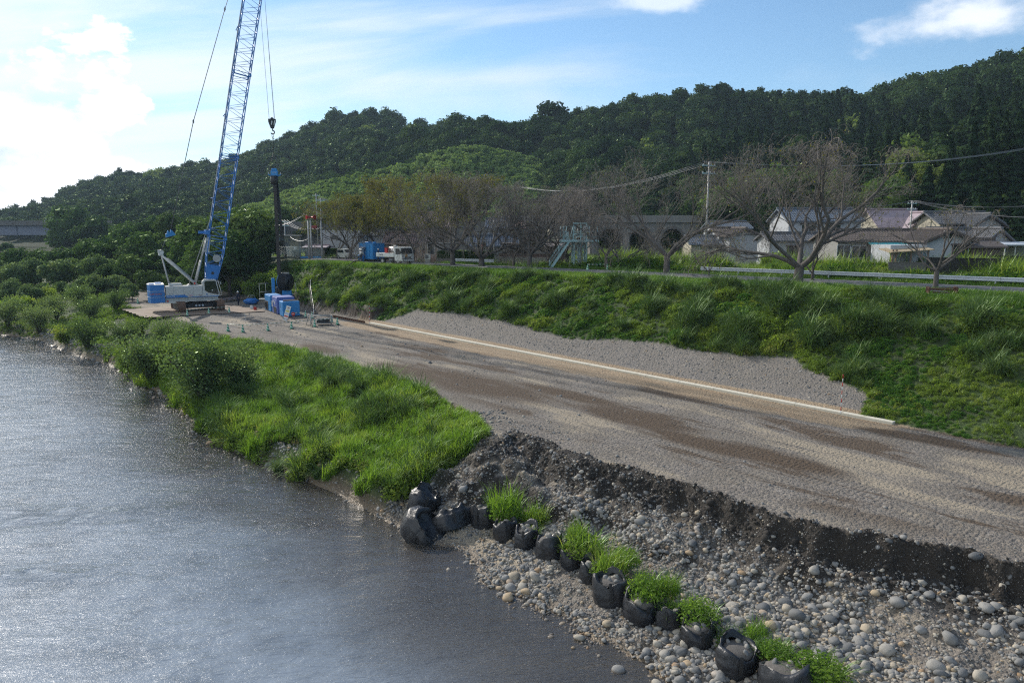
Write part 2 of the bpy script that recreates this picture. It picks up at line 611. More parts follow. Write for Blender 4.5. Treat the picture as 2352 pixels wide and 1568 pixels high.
def hgt(x, y, full=False):
    x = np.asarray(x, float); y = np.asarray(y, float)
    s, dc, dr = coords(x, y)
    n1 = fbm(x * .55, y * .55, 1, 3)
    n2 = fbm(x * 1.9, y * 1.9, 4, 3)
    a = x * UL[0] + y * UL[1]
    near = sst(GA - a, -1.0, 1.4)
    dE0 = sdist(x, y, EL)
    n3 = vnoise(x * .9, y * .9, 12) * np.abs(vnoise(x * 2.3, y * 2.3, 13))
    dE = dE0 + near * (.55 * n1 + .06 * n2 + .55 * n3) + (1 - near) * .5 * n1
    dW = sdist(x, y, WL) + .35 * n1
    t = np.clip(dE / (np.maximum(dE, 0) + np.maximum(-dW, 0) + 1e-3), 0, 1)
    cutw = .55 + .3 * vnoise(x * .8, y * .8, 3) + .25 * vnoise(x * 2.1, y * 2.1, 14)
    qa = sst(GA - a, 1.5, 17)
    cutw = cutw * (3.0 - 2.0 * qa)
    zc = -(.50 + .50 * qa) * sst(dE, 0, cutw) * (1 + .10 * vnoise(x * 3.3, y * 3.3, 15)) - (1.12 - .50 * qa) * sst(dE, cutw * .6, cutw + 2.2) - .78 * t ** 1.6 + .05 * n2 * sst(dE, .5, 1.5)
    zv = -.15 - 1.35 * sst(t, 0, .7) - .9 * sst(t, .9, 1.0) + .16 * n1 * sst(t, 0, .3)
    zb = zc * near + zv * (1 - near)
    zbed = ZW - .06 - .8 * sst(dW, 0, 8) + .05 * n2
    z = np.where(dE <= 0, 0.0, np.where(dW < 0, zb, zbed))
    z = z + np.where(dE <= 0, (.035 * n1 + .012 * n2) * sst(-dE0, 0, 3) - .12 * near * sst(dE, -2.2, 0), 0)
    # levee
    wd = np.maximum(dc + dr, 11.5)
    tl = np.clip(dc / wd, 0, 2)
    g = np.clip((tl - .0) / .70, 0, 1)
    g = g - .05 * np.sin(g * 2 * np.pi)
    zl = 4.8 * g
    pit = sst(s, KLEN + .3, KLEN + 1.5) * (1 - sst(s, KLEN + 22, KLEN + 27))
    zl = np.maximum(zl, pit * (1.45 + .4 * n1) * sst(dc + .12 * n2 + .3 * n1, .35, 1.35))
    zl = zl + n1 * .14 * np.sin(np.pi * np.clip(g, 0, 1))
    beyond = -dr - ROADW
    zl = zl - .6 * sst(beyond, 1.2, 9)
    z = np.where(dc > 0, np.where(dE0 < 2, zl + np.where(dE0 < 0, 0, 0), z), z)
    far = np.hypot(x, y)
    z = np.where((far > 100) & (z > 0), np.maximum(z, np.where(far > 205, knoll(x, y) * (far < 420), 0)), z)
    hh = hill(x, y)
    z = np.where((hh > 3.7) | ((hh > .1) & (far > 240)), np.maximum(z, hh), z)
    if full: return z, dict(s=s, dc=dc, dr=dr, dE=dE, dE0=dE0, dW=dW, near=near, n1=n1, n2=n2, t=t)
    return z


def H(x, y):
    return float(hgt(np.array([x]), np.array([y]))[0])


def hit(px, py, t0=12, t1=700):
    d = ray(px, py)
    t = np.concatenate([np.arange(t0, 130, .12), np.arange(130, t1, 1.5)])
    x, y, z = d[0] * t, d[1] * t, HC + d[2] * t
    b = np.nonzero(z <= hgt(x, y))[0]
    i = b[0] if len(b) else len(t) - 1
    return np.array((x[i], y[i], hgt(x[i:i + 1], y[i:i + 1])[0]))


# the line where the weeds of the levee slope begin above the bare gravel
_g = [hit(a, b) for a, b in [(945, 716), (960, 712), (1080, 722), (1180, 745), (1310, 778), (1500, 786), (1560, 800), (1700, 815), (1820, 822), (1850, 850), (1930, 876), (1990, 908)]]
G_S = np.array([coords(p[0], p[1])[0] for p in _g]); G_D = np.array([coords(p[0], p[1])[1] for p in _g])
_o = np.argsort(G_S); G_S = G_S[_o]; G_D = G_D[_o]
G_S = np.concatenate([[G_S[0] - .8], G_S, [G_S[-1] + .8, G_S[-1] + 1.5]]); G_D = np.concatenate([[0.15], G_D, [G_D[-1] * .6, .8]])


def gravel_top(s):
    return np.interp(s, G_S, G_D, left=0.1, right=.8)


# ------------------------------------------------------------------ ground materials


def attr(nt, name):
    n = nt.nodes.new('ShaderNodeAttribute')
    n.attribute_name = name
    return n.outputs['Fac']


def ground_mat():
    m, nt, out = newmat('river_gravel_and_earth')
    b = nt.nodes.new('ShaderNodeBsdfPrincipled')
    geo = nt.nodes.new('ShaderNodeNewGeometry')
    pos = geo.outputs['Position']
    mp = nt.nodes.new('ShaderNodeMapping')
    mp.inputs['Rotation'].default_value = (0, 0, -math.atan2(UL[1], UL[0]))
    nt.links.new(pos, mp.inputs[0])
    al = mp.outputs[0]                                   # x runs along the river bank
    st = nt.nodes.new('ShaderNodeMapping'); st.inputs['Scale'].default_value = (.10, .42, 1)
    nt.links.new(al, st.inputs[0])
    nl = noise(nt, st.outputs[0], 1.0, 6, .62, .4)       # long dark/light drifts left by the bulldozer
    nb = noise(nt, pos, .35, 4, .6)
    nf = noise(nt, pos, 14, 5, .7)
    vor = nt.nodes.new('ShaderNodeTexVoronoi'); vor.inputs['Scale'].default_value = 7.5
    nt.links.new(pos, vor.inputs['Vector'])
    vor2 = nt.nodes.new('ShaderNodeTexVoronoi'); vor2.inputs['Scale'].default_value = 17
    nt.links.new(pos, vor2.inputs['Vector'])
    sepc = nt.nodes.new('ShaderNodeSeparateColor'); nt.links.new(vor.outputs['Color'], sepc.inputs[0])
    sepd = nt.nodes.new('ShaderNodeSeparateColor'); nt.links.new(vor2.outputs['Color'], sepd.inputs[0])
    peb = ramp(nt, sepc.outputs[0], [(0, (.13, .125, .12)), (.35, (.20, .19, .18)), (.7, (.27, .255, .24)), (.93, (.34, .30, .25)), (1, (.45, .44, .42))])
    peb2 = ramp(nt, sepd.outputs[0], [(0, (.12, .115, .11)), (.6, (.22, .21, .20)), (1, (.36, .35, .33))])
    grav = mixc(nt, .55, peb, peb2)
    grav = mixc(nt, smooth_n(nt, nb, .3, .75), grav, (.205, .19, .165))
    grav = mixc(nt, 1.0, grav, (.82, .765, .71), 'MULTIPLY')
    silt = mixc(nt, nf, (.27, .225, .165), (.33, .28, .21))
    brown = mixc(nt, nf, (.062, .041, .026), (.105, .074, .047))
    c = mixc(nt, smooth_n(nt, nl, .52, .62), grav, silt)
    dark = mth(nt, 'MULTIPLY', smooth_n(nt, nl, .49, .41), attr(nt, 'dirt'))
    c = mixc(nt, mth(nt, 'MULTIPLY', dark, .9), c, brown)
    c = mixc(nt, mth(nt, 'MULTIPLY', attr(nt, 'brown'), smooth_n(nt, noise(nt, st.outputs[0], 3.2, 6, .68), .26, .46)), c, brown)
    # comb marks of the crawler tracks
    wv = nt.nodes.new('ShaderNodeTexWave'); wv.inputs['Scale'].default_value = 1.5; wv.inputs['Distortion'].default_value = 5
    wv.inputs['Detail'].default_value = 3; wv.inputs['Detail Scale'].default_value = 1.5
    wv.bands_direction = 'X'
    nt.links.new(al, wv.inputs[0])
    comb = mth(nt, 'MULTIPLY', smooth_n(nt, noise(nt, st.outputs[0], 2.2, 3, .5), .5, .58), attr(nt, 'dirt'))
    c = mixc(nt, mth(nt, 'MULTIPLY', mth(nt, 'MULTIPLY', comb, wv.outputs[0]), .22), c, (.09, .07, .05))
    sand = mixc(nt, smooth_n(nt, noise(nt, st.outputs[0], 3.0, 5, .65), .3, .7), (.26, .185, .115), (.36, .275, .18))
    tan = mth(nt, 'MULTIPLY', attr(nt, 'tan'), 1.0)
    tn = smooth_n(nt, mth(nt, 'ADD', tan, mth(nt, 'MULTIPLY', mth(nt, 'SUBTRACT', noise(nt, st.outputs[0], 2.5, 5, .65), .5), 1.1)), .42, .62)
    c = mixc(nt, mth(nt, 'MULTIPLY', tn, .92), c, sand)
    # grey crushed gravel of the slope
    cg = mixc(nt, .4, grav, (.195, .18, .165))
    c = mixc(nt, smooth_n(nt, mth(nt, 'ADD', attr(nt, 'slope'), mth(nt, 'MULTIPLY', mth(nt, 'SUBTRACT', noise(nt, pos, 1.2, 5, .65), .5), .9)), .42, .58), c, cg)
    # raw earth with small stones in it
    es = mixc(nt, nf, (.016, .014, .012), (.050, .042, .034))
    sp = mth(nt, 'MULTIPLY', smooth_n(nt, vor2.outputs['Distance'], .30, .2), smooth_n(nt, sepd.outputs[1], .62, .66))
    es = mixc(nt, sp, es, peb)
    c = mixc(nt, attr(nt, 'soil'), c, es)
    ce = mixc(nt, nf, (.022, .016, .012), (.055, .038, .026))
    c = mixc(nt, attr(nt, 'clay'), c, ce)
    # under weeds
    cv = mixc(nt, smooth_n(nt, nb, .35, .65), (.030, .045, .014), (.055, .085, .022))
    c = mixc(nt, attr(nt, 'veg'), c, cv)
    # wet edge and river bed
    cw = mixc(nt, .35, grav, (.15, .115, .08))
    cw = mixc(nt, 1.0, cw, (1.0, .88, .70), 'MULTIPLY')
    c = mixc(nt, attr(nt, 'wet'), c, cw)
    nt.links.new(c, b.inputs['Base Color'])
    rg = mth(nt, 'SUBTRACT', .9, mth(nt, 'MULTIPLY', attr(nt, 'wet'), .5))
    nt.links.new(rg, b.inputs['Roughness'])
    b.inputs['Specular IOR Level'].default_value = .3
    bp = nt.nodes.new('ShaderNodeBump'); bp.inputs['Distance'].default_value = .06; bp.inputs['Strength'].default_value = .9
    hsum = mth(nt, 'ADD', mth(nt, 'MULTIPLY', vor.outputs['Distance'], -.9), mth(nt, 'MULTIPLY', vor2.outputs['Distance'], -.5))
    hsum = mth(nt, 'ADD', hsum, mth(nt, 'MULTIPLY', nf, .6))
    hsum = mth(nt, 'ADD', hsum, mth(nt, 'MULTIPLY', mth(nt, 'MULTIPLY', comb, wv.outputs[0]), .35))
    nt.links.new(hsum, bp.inputs['Height']); nt.links.new(bp.outputs[0], b.inputs['Normal'])
    nt.links.new(b.outputs[0], out.inputs[0])
    return m


GROUND = ground_mat()


def set_attr(me, name, a):
    at = me.attributes.new(name, 'FLOAT', 'POINT')
    at.data.foreach_set('value', np.asarray(a, dtype=np.float32))


def build_ground():
    ys = np.concatenate([np.arange(11, 40, .15), np.arange(40, 78, .34), np.arange(78, 132, .7)])
    xs = np.concatenate([np.arange(-82, -14, .33), np.arange(-14, 31, .17), np.arange(31, 62, .33)])
    Xg, Yg = np.meshgrid(xs, ys)
    z, q = hgt(Xg.ravel(), Yg.ravel(), True)
    x = Xg.ravel(); y = Yg.ravel()
    nx, ny = len(xs), len(ys)
    i = np.arange((ny - 1) * (nx - 1)); r_, c_ = i // (nx - 1), i % (nx - 1)
    f = np.stack([r_ * nx + c_, r_ * nx + c_ + 1, (r_ + 1) * nx + c_ + 1, (r_ + 1) * nx + c_], 1)
    fx = x[f].mean(1); fy = y[f].mean(1)
    keep = np.abs(fx) < .80 * fy + 6
    f = f[keep]; fx = fx[keep]; fy = fy[keep]
    s, dc, dr, dE, dW, near = q['s'], q['dc'], q['dr'], q['dE'], q['dW'], q['near']
    # steepness for raw earth
    Z = z.reshape(ny, nx)
    gy, gx = np.gradient(Z, ys, xs)
    steep = np.hypot(gx, gy).ravel()
    gt = gravel_top(s)
    A = {}
    yard = (dE < 0)
    A['tan'] = np.where(yard & (s < KLEN + 3), sst(dc, -4.2, -1.0) * (1 - sst(dc, .35, 1.2)) * sst(s, -6, 2), 0)
    A['slope'] = np.where((dc > 0) & (dc < gt + .5), sst(dc, .3, 1.3), 0) * (s > -8)
    A['dirt'] = np.where(yard & (dc < .2), sst(dE, 0, -2.5) * (1 - sst(s, 30, 42) * .75), 0)
    bl = np.zeros_like(x)
    for (pxx, pyy, ra, rb) in [(1075, 878, 9, 2.6), (930, 850, 5, 1.8), (1600, 1015, 5, 1.2), (1450, 960, 5, 1.6), (1780, 1050, 4, 1.2), (730, 800, 4, 1.2), (900, 770, 6, .7), (1300, 905, 6, 1.1), (2080, 1000, 5, .9)]:
        p0 = P(pxx, pyy, 0)
        ds = (x - p0[0]) * UL[0] + (y - p0[1]) * UL[1]; dn = (x - p0[0]) * NL[0] + (y - p0[1]) * NL[1]
        bl = np.maximum(bl, 1 - sst(np.hypot(ds / ra, dn / rb), .45, 1.0))
    A['brown'] = bl * yard
    A['soil'] = np.where(~yard & (dW < 0), np.clip(sst(steep, .75, 1.3) + near * 0 + (1 - near) * (dE < 2.5) * .6, 0, 1), 0)
    A['soil'] = np.maximum(A['soil'], np.where(~yard & (dW < 0), near * sst(steep, .5, .9), 0))
    A['soil'] = np.maximum(A['soil'], near * sst(dE, -.2, .05) * (1 - sst(dE, .9, 1.9)))
    pit = (dc > .2) & (s > KLEN + .2)
    A['clay'] = np.where(pit, sst(steep, .8, 1.2), 0)
    A['veg'] = np.where(dc > gt, 1, 0) * (1 - A['clay'])
    A['veg'] = np.maximum(A['veg'], np.where(~yard & (dW < -.3), (1 - near) * sst(dE, .1, .6) * (1 - sst(q['t'], .97, .99)), 0))
    A['wet'] = np.clip(sst(dW, -.7, .1) * (z < -1.7), 0, 1)
    zone = np.full(len(x), 0)
    zone[dc > 0] = 1
    zone[(dc > 0) & (dr < -ROADW - 1.0)] = 2
    zone[(~yard) & (dc <= 0)] = 3
    zone[(~yard) & (near < .5) & (dc <= 0)] = 4
    zone[(dW > .4)] = 5
    fz = zone[f[:, 0]]
    for k, nm in enumerate(['gravel_yard', 'levee', 'village_ground', 'cobble_bar', 'river_bank', 'river_bed']):
        ff = f[fz == k]
        u, inv = np.unique(ff.ravel(), return_inverse=True)
        me = mesh_np(nm, np.stack([x[u], y[u], z[u]], 1), inv.reshape(ff.shape), GROUND, True)
        for n_, a_ in A.items(): set_attr(me, n_, a_[u])
        o = tag(link(nm, me), kind='structure')
        GOBJ[nm] = o
    # the country around, coarser and a little lower
    def coarse(nm, xs, ys, off, cut, mat):
        Xg, Yg = np.meshgrid(xs, ys); x = Xg.ravel(); y = Yg.ravel()
        z, q = hgt(x, y, True)
        nx, ny = len(xs), len(ys)
        i = np.arange((ny - 1) * (nx - 1)); r_, c_ = i // (nx - 1), i % (nx - 1)
        f = np.stack([r_ * nx + c_, r_ * nx + c_ + 1, (r_ + 1) * nx + c_ + 1, (r_ + 1) * nx + c_], 1)
        f = f[~cut(x[f].mean(1), y[f].mean(1))]
        u, inv = np.unique(f.ravel(), return_inverse=True)
        me = mesh_np(nm, np.stack([x[u], y[u], z[u] + off], 1), inv.reshape(f.shape), mat, True)
        for n_ in A:
            set_attr(me, n_, ((q['dW'] < 0) | (z > 0))[u] * 1.0 if n_ == 'veg' else ((q['dW'] >= 0)[u] * 1.0 if n_ == 'wet' else u * 0.0))
        return tag(link(nm, me), kind='structure')
    inner = lambda a, b: ((np.abs(a) < .80 * b + 4) & (b > 11.5) & (b < 130) & (a > -80) & (a < 60)) | (hgt(a, b) > 4.3) & (np.hypot(a, b) > 104) & (b > 0)
    coarse('surrounding_ground', np.arange(-420, 421, 3.0), np.arange(-120, 330, 3.0), -.25, inner, GROUND)


GOBJ = {}
build_ground()


def hillmat():
    m, nt, out = newmat('hill_forest_floor')
    b = nt.nodes.new('ShaderNodeBsdfPrincipled')
    geo = nt.nodes.new('ShaderNodeNewGeometry')
    n1 = noise(nt, geo.outputs['Position'], .05, 5, .6)
    c = mixc(nt, n1, (.012, .02, .008), (.03, .042, .014))
    cr = mixc(nt, noise(nt, geo.outputs['Position'], .35, 5, .65), (.035, .06, .02), (.085, .12, .04))
    c = mixc(nt, attr(nt, 'crop'), c, cr)
    cb = mixc(nt, n1, (.10, .06, .04), (.14, .09, .06))
    c = mixc(nt, attr(nt, 'bare'), c, cb)
    nt.links.new(c, b.inputs['Base Color'])
    b.inputs['Roughness'].default_value = 1
    b.inputs['Specular IOR Level'].default_value = .1
    nt.links.new(b.outputs[0], out.inputs[0])
    return m


def build_hills():
    az = np.linspace(-.95, .95, 330)
    rr = np.concatenate([np.linspace(96, 330, 95), np.linspace(336, 900, 60)])
    Ag, Rg = np.meshgrid(az, rr)
    x = (np.sin(Ag) * Rg).ravel(); y = (np.cos(Ag) * Rg).ravel()
    z = np.maximum(hill(x, y), np.where(np.hypot(x, y) > 205, knoll(x, y), 0))
    km = knoll_mask(x, y)
    nx, ny = len(az), len(rr)
    i = np.arange((ny - 1) * (nx - 1)); r_, c_ = i // (nx - 1), i % (nx - 1)
    f = np.stack([r_ * nx + c_, r_ * nx + c_ + 1, (r_ + 1) * nx + c_ + 1, (r_ + 1) * nx + c_], 1)
    crop = sst(km.astype(float), 0, 1)
    for nm, sel in (('hills', ~km[f[:, 0]]), ('terraced_hill', km[f[:, 0]])):
        ff = f[sel & ((z[f].max(1) > 3.75) | (np.hypot(x, y)[f].max(1) > 245))]
        u, inv = np.unique(ff.ravel(), return_inverse=True)
        me = mesh_np(nm, np.stack([x[u], y[u], z[u]], 1), inv.reshape(ff.shape), HM, True)
        set_attr(me, 'crop', crop[u])
        # the raw earth bank of the terrace road, a band across the knoll
        zz = z[u]; rr_ = np.hypot(x[u], y[u])
        band = np.exp(-((zz - (15.5 + 5 * np.sin(np.arctan2(x[u], y[u]) * 11))) / .9) ** 2) * km[u] * (vnoise(x[u] * .09, y[u] * .09, 2) > -.3)
        set_attr(me, 'bare', band)
        tag(link(nm, me), kind='structure')


HM = hillmat()
build_hills()


# ------------------------------------------------------------------ water


def build_water():
    m, nt, out = newmat('river_water')
    geo = nt.nodes.new('ShaderNodeNewGeometry')
    mp = nt.nodes.new('ShaderNodeMapping')
    mp.inputs['Rotation'].default_value = (0, 0, R(-25))
    mp.inputs['Scale'].default_value = (.8, 1.9, 1)
    nt.links.new(geo.outputs['Position'], mp.inputs[0])
    v = mp.outputs[0]
    n1 = noise(nt, v, .42, 2, .5, .5)
    n2 = noise(nt, v, 1.35, 5, .62, .6)
    n3 = noise(nt, v, 6.5, 4, .6, .4)
    calm = smooth_n(nt, noise(nt, geo.outputs['Position'], .09, 3, .5), .35, .65)
    rap = attr(nt, 'riffle')
    h = mth(nt, 'ADD', mth(nt, 'MULTIPLY', n1, .55), mth(nt, 'MULTIPLY', n2, mth(nt, 'ADD', .34, mth(nt, 'MULTIPLY', rap, .9))))
    h = mth(nt, 'ADD', h, mth(nt, 'MULTIPLY', n3, mth(nt, 'ADD', .11, mth(nt, 'MULTIPLY', mth(nt, 'ADD', calm, rap), .08))))
    bp = nt.nodes.new('ShaderNodeBump'); bp.inputs['Distance'].default_value = .23; bp.inputs['Strength'].default_value = .8
    nt.links.new(h, bp.inputs['Height'])
    fr = nt.nodes.new('ShaderNodeFresnel'); fr.inputs[0].default_value = 1.75
    nt.links.new(bp.outputs[0], fr.inputs['Normal'])
    g = nt.nodes.new('ShaderNodeBsdfGlossy'); g.inputs['Roughness'].default_value = .06
    nt.links.new(bp.outputs[0], g.inputs['Normal'])
    t = nt.nodes.new('ShaderNodeBsdfTransparent')
    dp = attr(nt, 'depth')
    t.inputs[0].default_value = (1, 1, 1, 1)
    nt.links.new(mixc(nt, dp, (.95, .88, .72), (.55, .53, .45)), t.inputs[0])
    df = nt.nodes.new('ShaderNodeBsdfDiffuse')
    df.inputs[0].default_value = (.30, .325, .355, 1)
    nt.links.new(bp.outputs[0], df.inputs['Normal'])
    nt.links.new(mixc(nt, smooth_n(nt, dp, .0, .75), (.235, .215, .19), (.30, .34, .385)), df.inputs[0])
    body = nt.nodes.new('ShaderNodeMixShader')
    nt.links.new(mth(nt, 'ADD', .24, mth(nt, 'MULTIPLY', mth(nt, 'MULTIPLY', dp, .62), smooth_n(nt, noise(nt, geo.outputs['Position'], .5, 5, .65), .0, .65))), body.inputs[0])
    nt.links.new(t.outputs[0], body.inputs[1]); nt.links.new(df.outputs[0], body.inputs[2])
    mx = nt.nodes.new('ShaderNodeMixShader')
    nt.links.new(mth(nt, 'MULTIPLY', fr.outputs[0], 1.0, clamp=True), mx.inputs[0])
    nt.links.new(body.outputs[0], mx.inputs[1]); nt.links.new(g.outputs[0], mx.inputs[2])
    nt.links.new(mx.outputs[0], out.inputs[0])
    xs = np.concatenate([np.arange(-420, -90, 8), np.arange(-90, 30, .5), np.arange(30, 130, 10)])
    ys = np.concatenate([np.arange(-120, 8, 6), np.arange(8, 125, .5), np.arange(125, 270, 10)])
    Xg, Yg = np.meshgrid(xs, ys); x = Xg.ravel(); y = Yg.ravel()
    dW = sdist(x, y, WL)
    nx, ny = len(xs), len(ys)
    i = np.arange((ny - 1) * (nx - 1)); r_, c_ = i // (nx - 1), i % (nx - 1)
    f = np.stack([r_ * nx + c_, r_ * nx + c_ + 1, (r_ + 1) * nx + c_ + 1, (r_ + 1) * nx + c_], 1)
    f = f[dW[f].max(1) > -2.5]
    n = fbm(x * .16, y * .3, 41, 3)
    rif = np.zeros_like(x)
    for (a, b, ra, rb) in [(120, 1185, 3.4, .9), (400, 1085, 2.8, 1.0), (680, 1205, 2, .6), (80, 800, 9, 3), (200, 830, 6, 2), (60, 1320, 2, .6), (300, 1170, 2, .5)]:
        p0 = P(a, b, ZW)
        rif = np.maximum(rif, np.exp(-((x - p0[0]) / ra) ** 2 - ((y - p0[1]) / rb) ** 2))
    rif = np.clip(rif + sst(y, 58, 82) * .5, 0, 1)
    # small real waves over the submerged stones
    zz = ZW + .05 * n + rif * .07 * vnoise(x * 1.3, y * 1.9, 50)
    u, inv = np.unique(f.ravel(), return_inverse=True)
    me = mesh_np('river_water', np.stack([x[u], y[u], zz[u]], 1), inv.reshape(f.shape), m, True)
    set_attr(me, 'depth', sst(dW[u] + 1.5 * n[u], .5, 9))
    set_attr(me, 'riffle', rif[u])
    tag(link('river_water', me), kind='structure')


build_water()

# ------------------------------------------------------------------ scattering of stuff (nobody could count it)


def scatter(name, meshes, pts, rot, scl, idx, label=None):
    src = bpy.data.collections.new(name + '_sources')
    for i, me in enumerate(meshes):
        o = bpy.data.objects.new('%s_source_%02d' % (name, i), me)
        src.objects.link(o)
    ng = bpy.data.node_groups.new(name, 'GeometryNodeTree')
    ng.interface.new_socket('Geometry', in_out='INPUT', socket_type='NodeSocketGeometry')
    ng.interface.new_socket('Geometry', in_out='OUTPUT', socket_type='NodeSocketGeometry')
    gi = ng.nodes.new('NodeGroupInput'); go = ng.nodes.new('NodeGroupOutput')
    iop = ng.nodes.new('GeometryNodeInstanceOnPoints')
    ci = ng.nodes.new('GeometryNodeCollectionInfo')
    ci.inputs['Collection'].default_value = src
    ci.inputs['Separate Children'].default_value = True
    ci.inputs['Reset Children'].default_value = True
    def na(nm, ty):
        n = ng.nodes.new('GeometryNodeInputNamedAttribute'); n.data_type = ty
        n.inputs['Name'].default_value = nm
        return n.outputs['Attribute']
    ng.links.new(gi.outputs[0], iop.inputs['Points'])
    ng.links.new(ci.outputs[0], iop.inputs['Instance'])
    iop.inputs['Pick Instance'].default_value = True
    ng.links.new(na('idx', 'INT'), iop.inputs['Instance Index'])
    e2r = ng.nodes.new('FunctionNodeEulerToRotation')
    ng.links.new(na('rot', 'FLOAT_VECTOR'), e2r.inputs[0])
    ng.links.new(e2r.outputs[0], iop.inputs['Rotation'])
    ng.links.new(na('scl', 'FLOAT_VECTOR'), iop.inputs['Scale'])
    ng.links.new(iop.outputs[0], go.inputs[0])
    me = bpy.data.meshes.new(name)
    me.vertices.add(len(pts)); me.vertices.foreach_set('co', np.asarray(pts, np.float32).ravel())
    for nm, a, ty, key in (('rot', rot, 'FLOAT_VECTOR', 'vector'), ('scl', scl, 'FLOAT_VECTOR', 'vector'), ('idx', idx, 'INT', 'value')):
        at = me.attributes.new(nm, ty, 'POINT')
        at.data.foreach_set(key, np.asarray(a, np.int32 if ty == 'INT' else np.float32).ravel())
    me.update()
    o = tag(link(name, me), kind='stuff', label=label)
    md = o.modifiers.new('scatter', 'NODES'); md.node_group = ng
    return o


def blades(n, L, w, spread, curve, seed, base=.15, seg=3, mats=None, name='tuft', stiff=.0):
    r = np.random.RandomState(seed)
    v = []; f = []
    for i in range(n):
        a = r.rand() * 2 * np.pi; b = r.rand() * 2 * np.pi
        rb = base * np.sqrt(r.rand())
        x0, y0 = rb * np.cos(b), rb * np.sin(b)
        l = L * (.55 + .6 * r.rand()); lean = spread * r.rand(); cv = curve * (.4 + r.rand())
        ww = w * (.7 + .6 * r.rand())
        ang = lean
        px, pz = 0.0, -.05
        wx, wy = -np.sin(a) * ww / 2, np.cos(a) * ww / 2
        tw = r.rand() * 1.2 - .6
        wx, wy = wx * np.cos(tw) - wy * np.sin(tw), wx * np.sin(tw) + wy * np.cos(tw)
        k = len(v)
        for j in range(seg + 1):
            t = j / seg
            s_ = (1 - t ** 2 * .92)
            cx, cy = x0 + px * np.cos(a), y0 + px * np.sin(a)
            v.append((cx - wx * s_, cy - wy * s_, pz)); v.append((cx + wx * s_, cy + wy * s_, pz))
            px += np.sin(ang) * l / seg; pz += np.cos(ang) * l / seg
            ang += cv / seg * (1 + t)
        for j in range(seg):
            f.append((k + 2 * j, k + 2 * j + 1, k + 2 * j + 3, k + 2 * j + 2))
    return mesh_np(name, v, np.array(f), mats)


def leaf_quads(c, nrm, size, r, aspect=1.0):
    """leaf-sized quads at c facing nrm, random roll"""
    n = len(c)
    nrm = nrm / (np.linalg.norm(nrm, axis=1, keepdims=True) + 1e-9)
    a = r.randn(n, 3)
    u = np.cross(nrm, a); u /= (np.linalg.norm(u, axis=1, keepdims=True) + 1e-9)
    w_ = np.cross(nrm, u)
    s = (size * (.6 + .8 * r.rand(n)))[:, None]
    u = u * s * .5 * aspect; w_ = w_ * s * .5
    # rhombic leaf clump
    v = np.stack([c - u, c - w_ * .8, c + u, c + w_ * .8], 1).reshape(-1, 3)
    return v, np.arange(4 * n).reshape(n, 4)


def leafclump(n, rad, h, leaf, seed, mat, name='clump', up=.5, flat=False):
    r = np.random.RandomState(seed)
    d = r.randn(n, 3); d[:, 2] = np.abs(d[:, 2]); d /= np.linalg.norm(d, axis=1, keepdims=True)
    k = (.55 + .5 * r.rand(n))[:, None]
    c = d * k * np.array((rad, rad, h))
    nn = d * .6 + r.randn(n, 3) * .45 + np.array((0, 0, up))
    v, f = leaf_quads(c, nn, leaf, r)
    return mesh_np(name, v, f, mat)


_ico = None


def ico(sub=1):
    bm = bmesh.new(); bmesh.ops.create_icosphere(bm, subdivisions=sub, radius=1)
    v = np.array([tuple(q.co) for q in bm.verts]); f = np.array([[q.index for q in p.verts] for p in bm.faces])
    bm.free()
    return v, f


ICO1 = ico(1); ICO2 = ico(2); ICO3 = ico(3)


def crown_mesh(name, n, rx, ry, rz, nl, lobe, leaf, seed, mat, z0=0.0, top=1.0, core=.74, droop=0.0, up=.35, gap=0.0):
    """crown as leaf-sized faces spread over uneven lobes; centre at z0"""
    r = np.random.RandomState(seed)
    lc = []; lr = []
    for i in range(nl):
        d = r.randn(3); d /= np.linalg.norm(d)
        d[2] = d[2] * .9 + .1
        k = .35 + .45 * r.rand()
        lc.append(d * np.array((rx, ry, rz)) * k); lr.append(lobe * (.65 + .6 * r.rand()))
    lc = np.array(lc); lr = np.array(lr)
    which = r.choice(nl, n, p=lr ** 2 / (lr ** 2).sum())
    d = r.randn(n, 3); d /= np.linalg.norm(d, axis=1, keepdims=True)
    # uneven lobes: bumps on the sphere
    bump = 1 + .22 * np.sin(d[:, 0] * 5 + which * 2.1) * np.sin(d[:, 1] * 6 + which) + .12 * np.sin(d[:, 2] * 9 + which * 3)
    rad = lr[which] * bump * (.80 + .26 * r.rand(n))
    c = lc[which] + d * rad[:, None] * np.array((1, 1, .82))
    c[:, 2] -= droop * np.maximum(0, np.hypot(c[:, 0], c[:, 1]) / rx - .4) * rz
    # drop leaves buried deep within other lobes
    dd = np.linalg.norm((c[:, None, :] - lc[None]) / lr[None, :, None], axis=2).min(1)
    kp = dd > .7
    c = c[kp]; d = d[kp]
    nn = d * .75 + r.randn(len(c), 3) * .5 + np.array((0, 0, up))
    v, f = leaf_quads(c + np.array((0, 0, z0)), nn, leaf, r)
    fs = [np.hstack([f])]
    if core > 0:
        iv, if_ = ICO1
        for k in range(nl):
            cv = iv * lr[k] * core * np.array((1, 1, .82)) * (1 + .12 * r.randn(len(iv), 1)) + lc[k] + np.array((0, 0, z0))
            b = len(v); v = np.vstack([v, cv])
            fs.append(np.hstack([if_, if_[:, 2:3]]) + b)
    F = np.vstack(fs)
    me = bpy.data.meshes.new(name)
    faces = [tuple(q) if q[2] != q[3] else (q[0], q[1], q[2]) for q in F.tolist()]
    me.from_pydata(v.tolist(), [], faces)
    me.materials.append(mat); me.update()
    return me


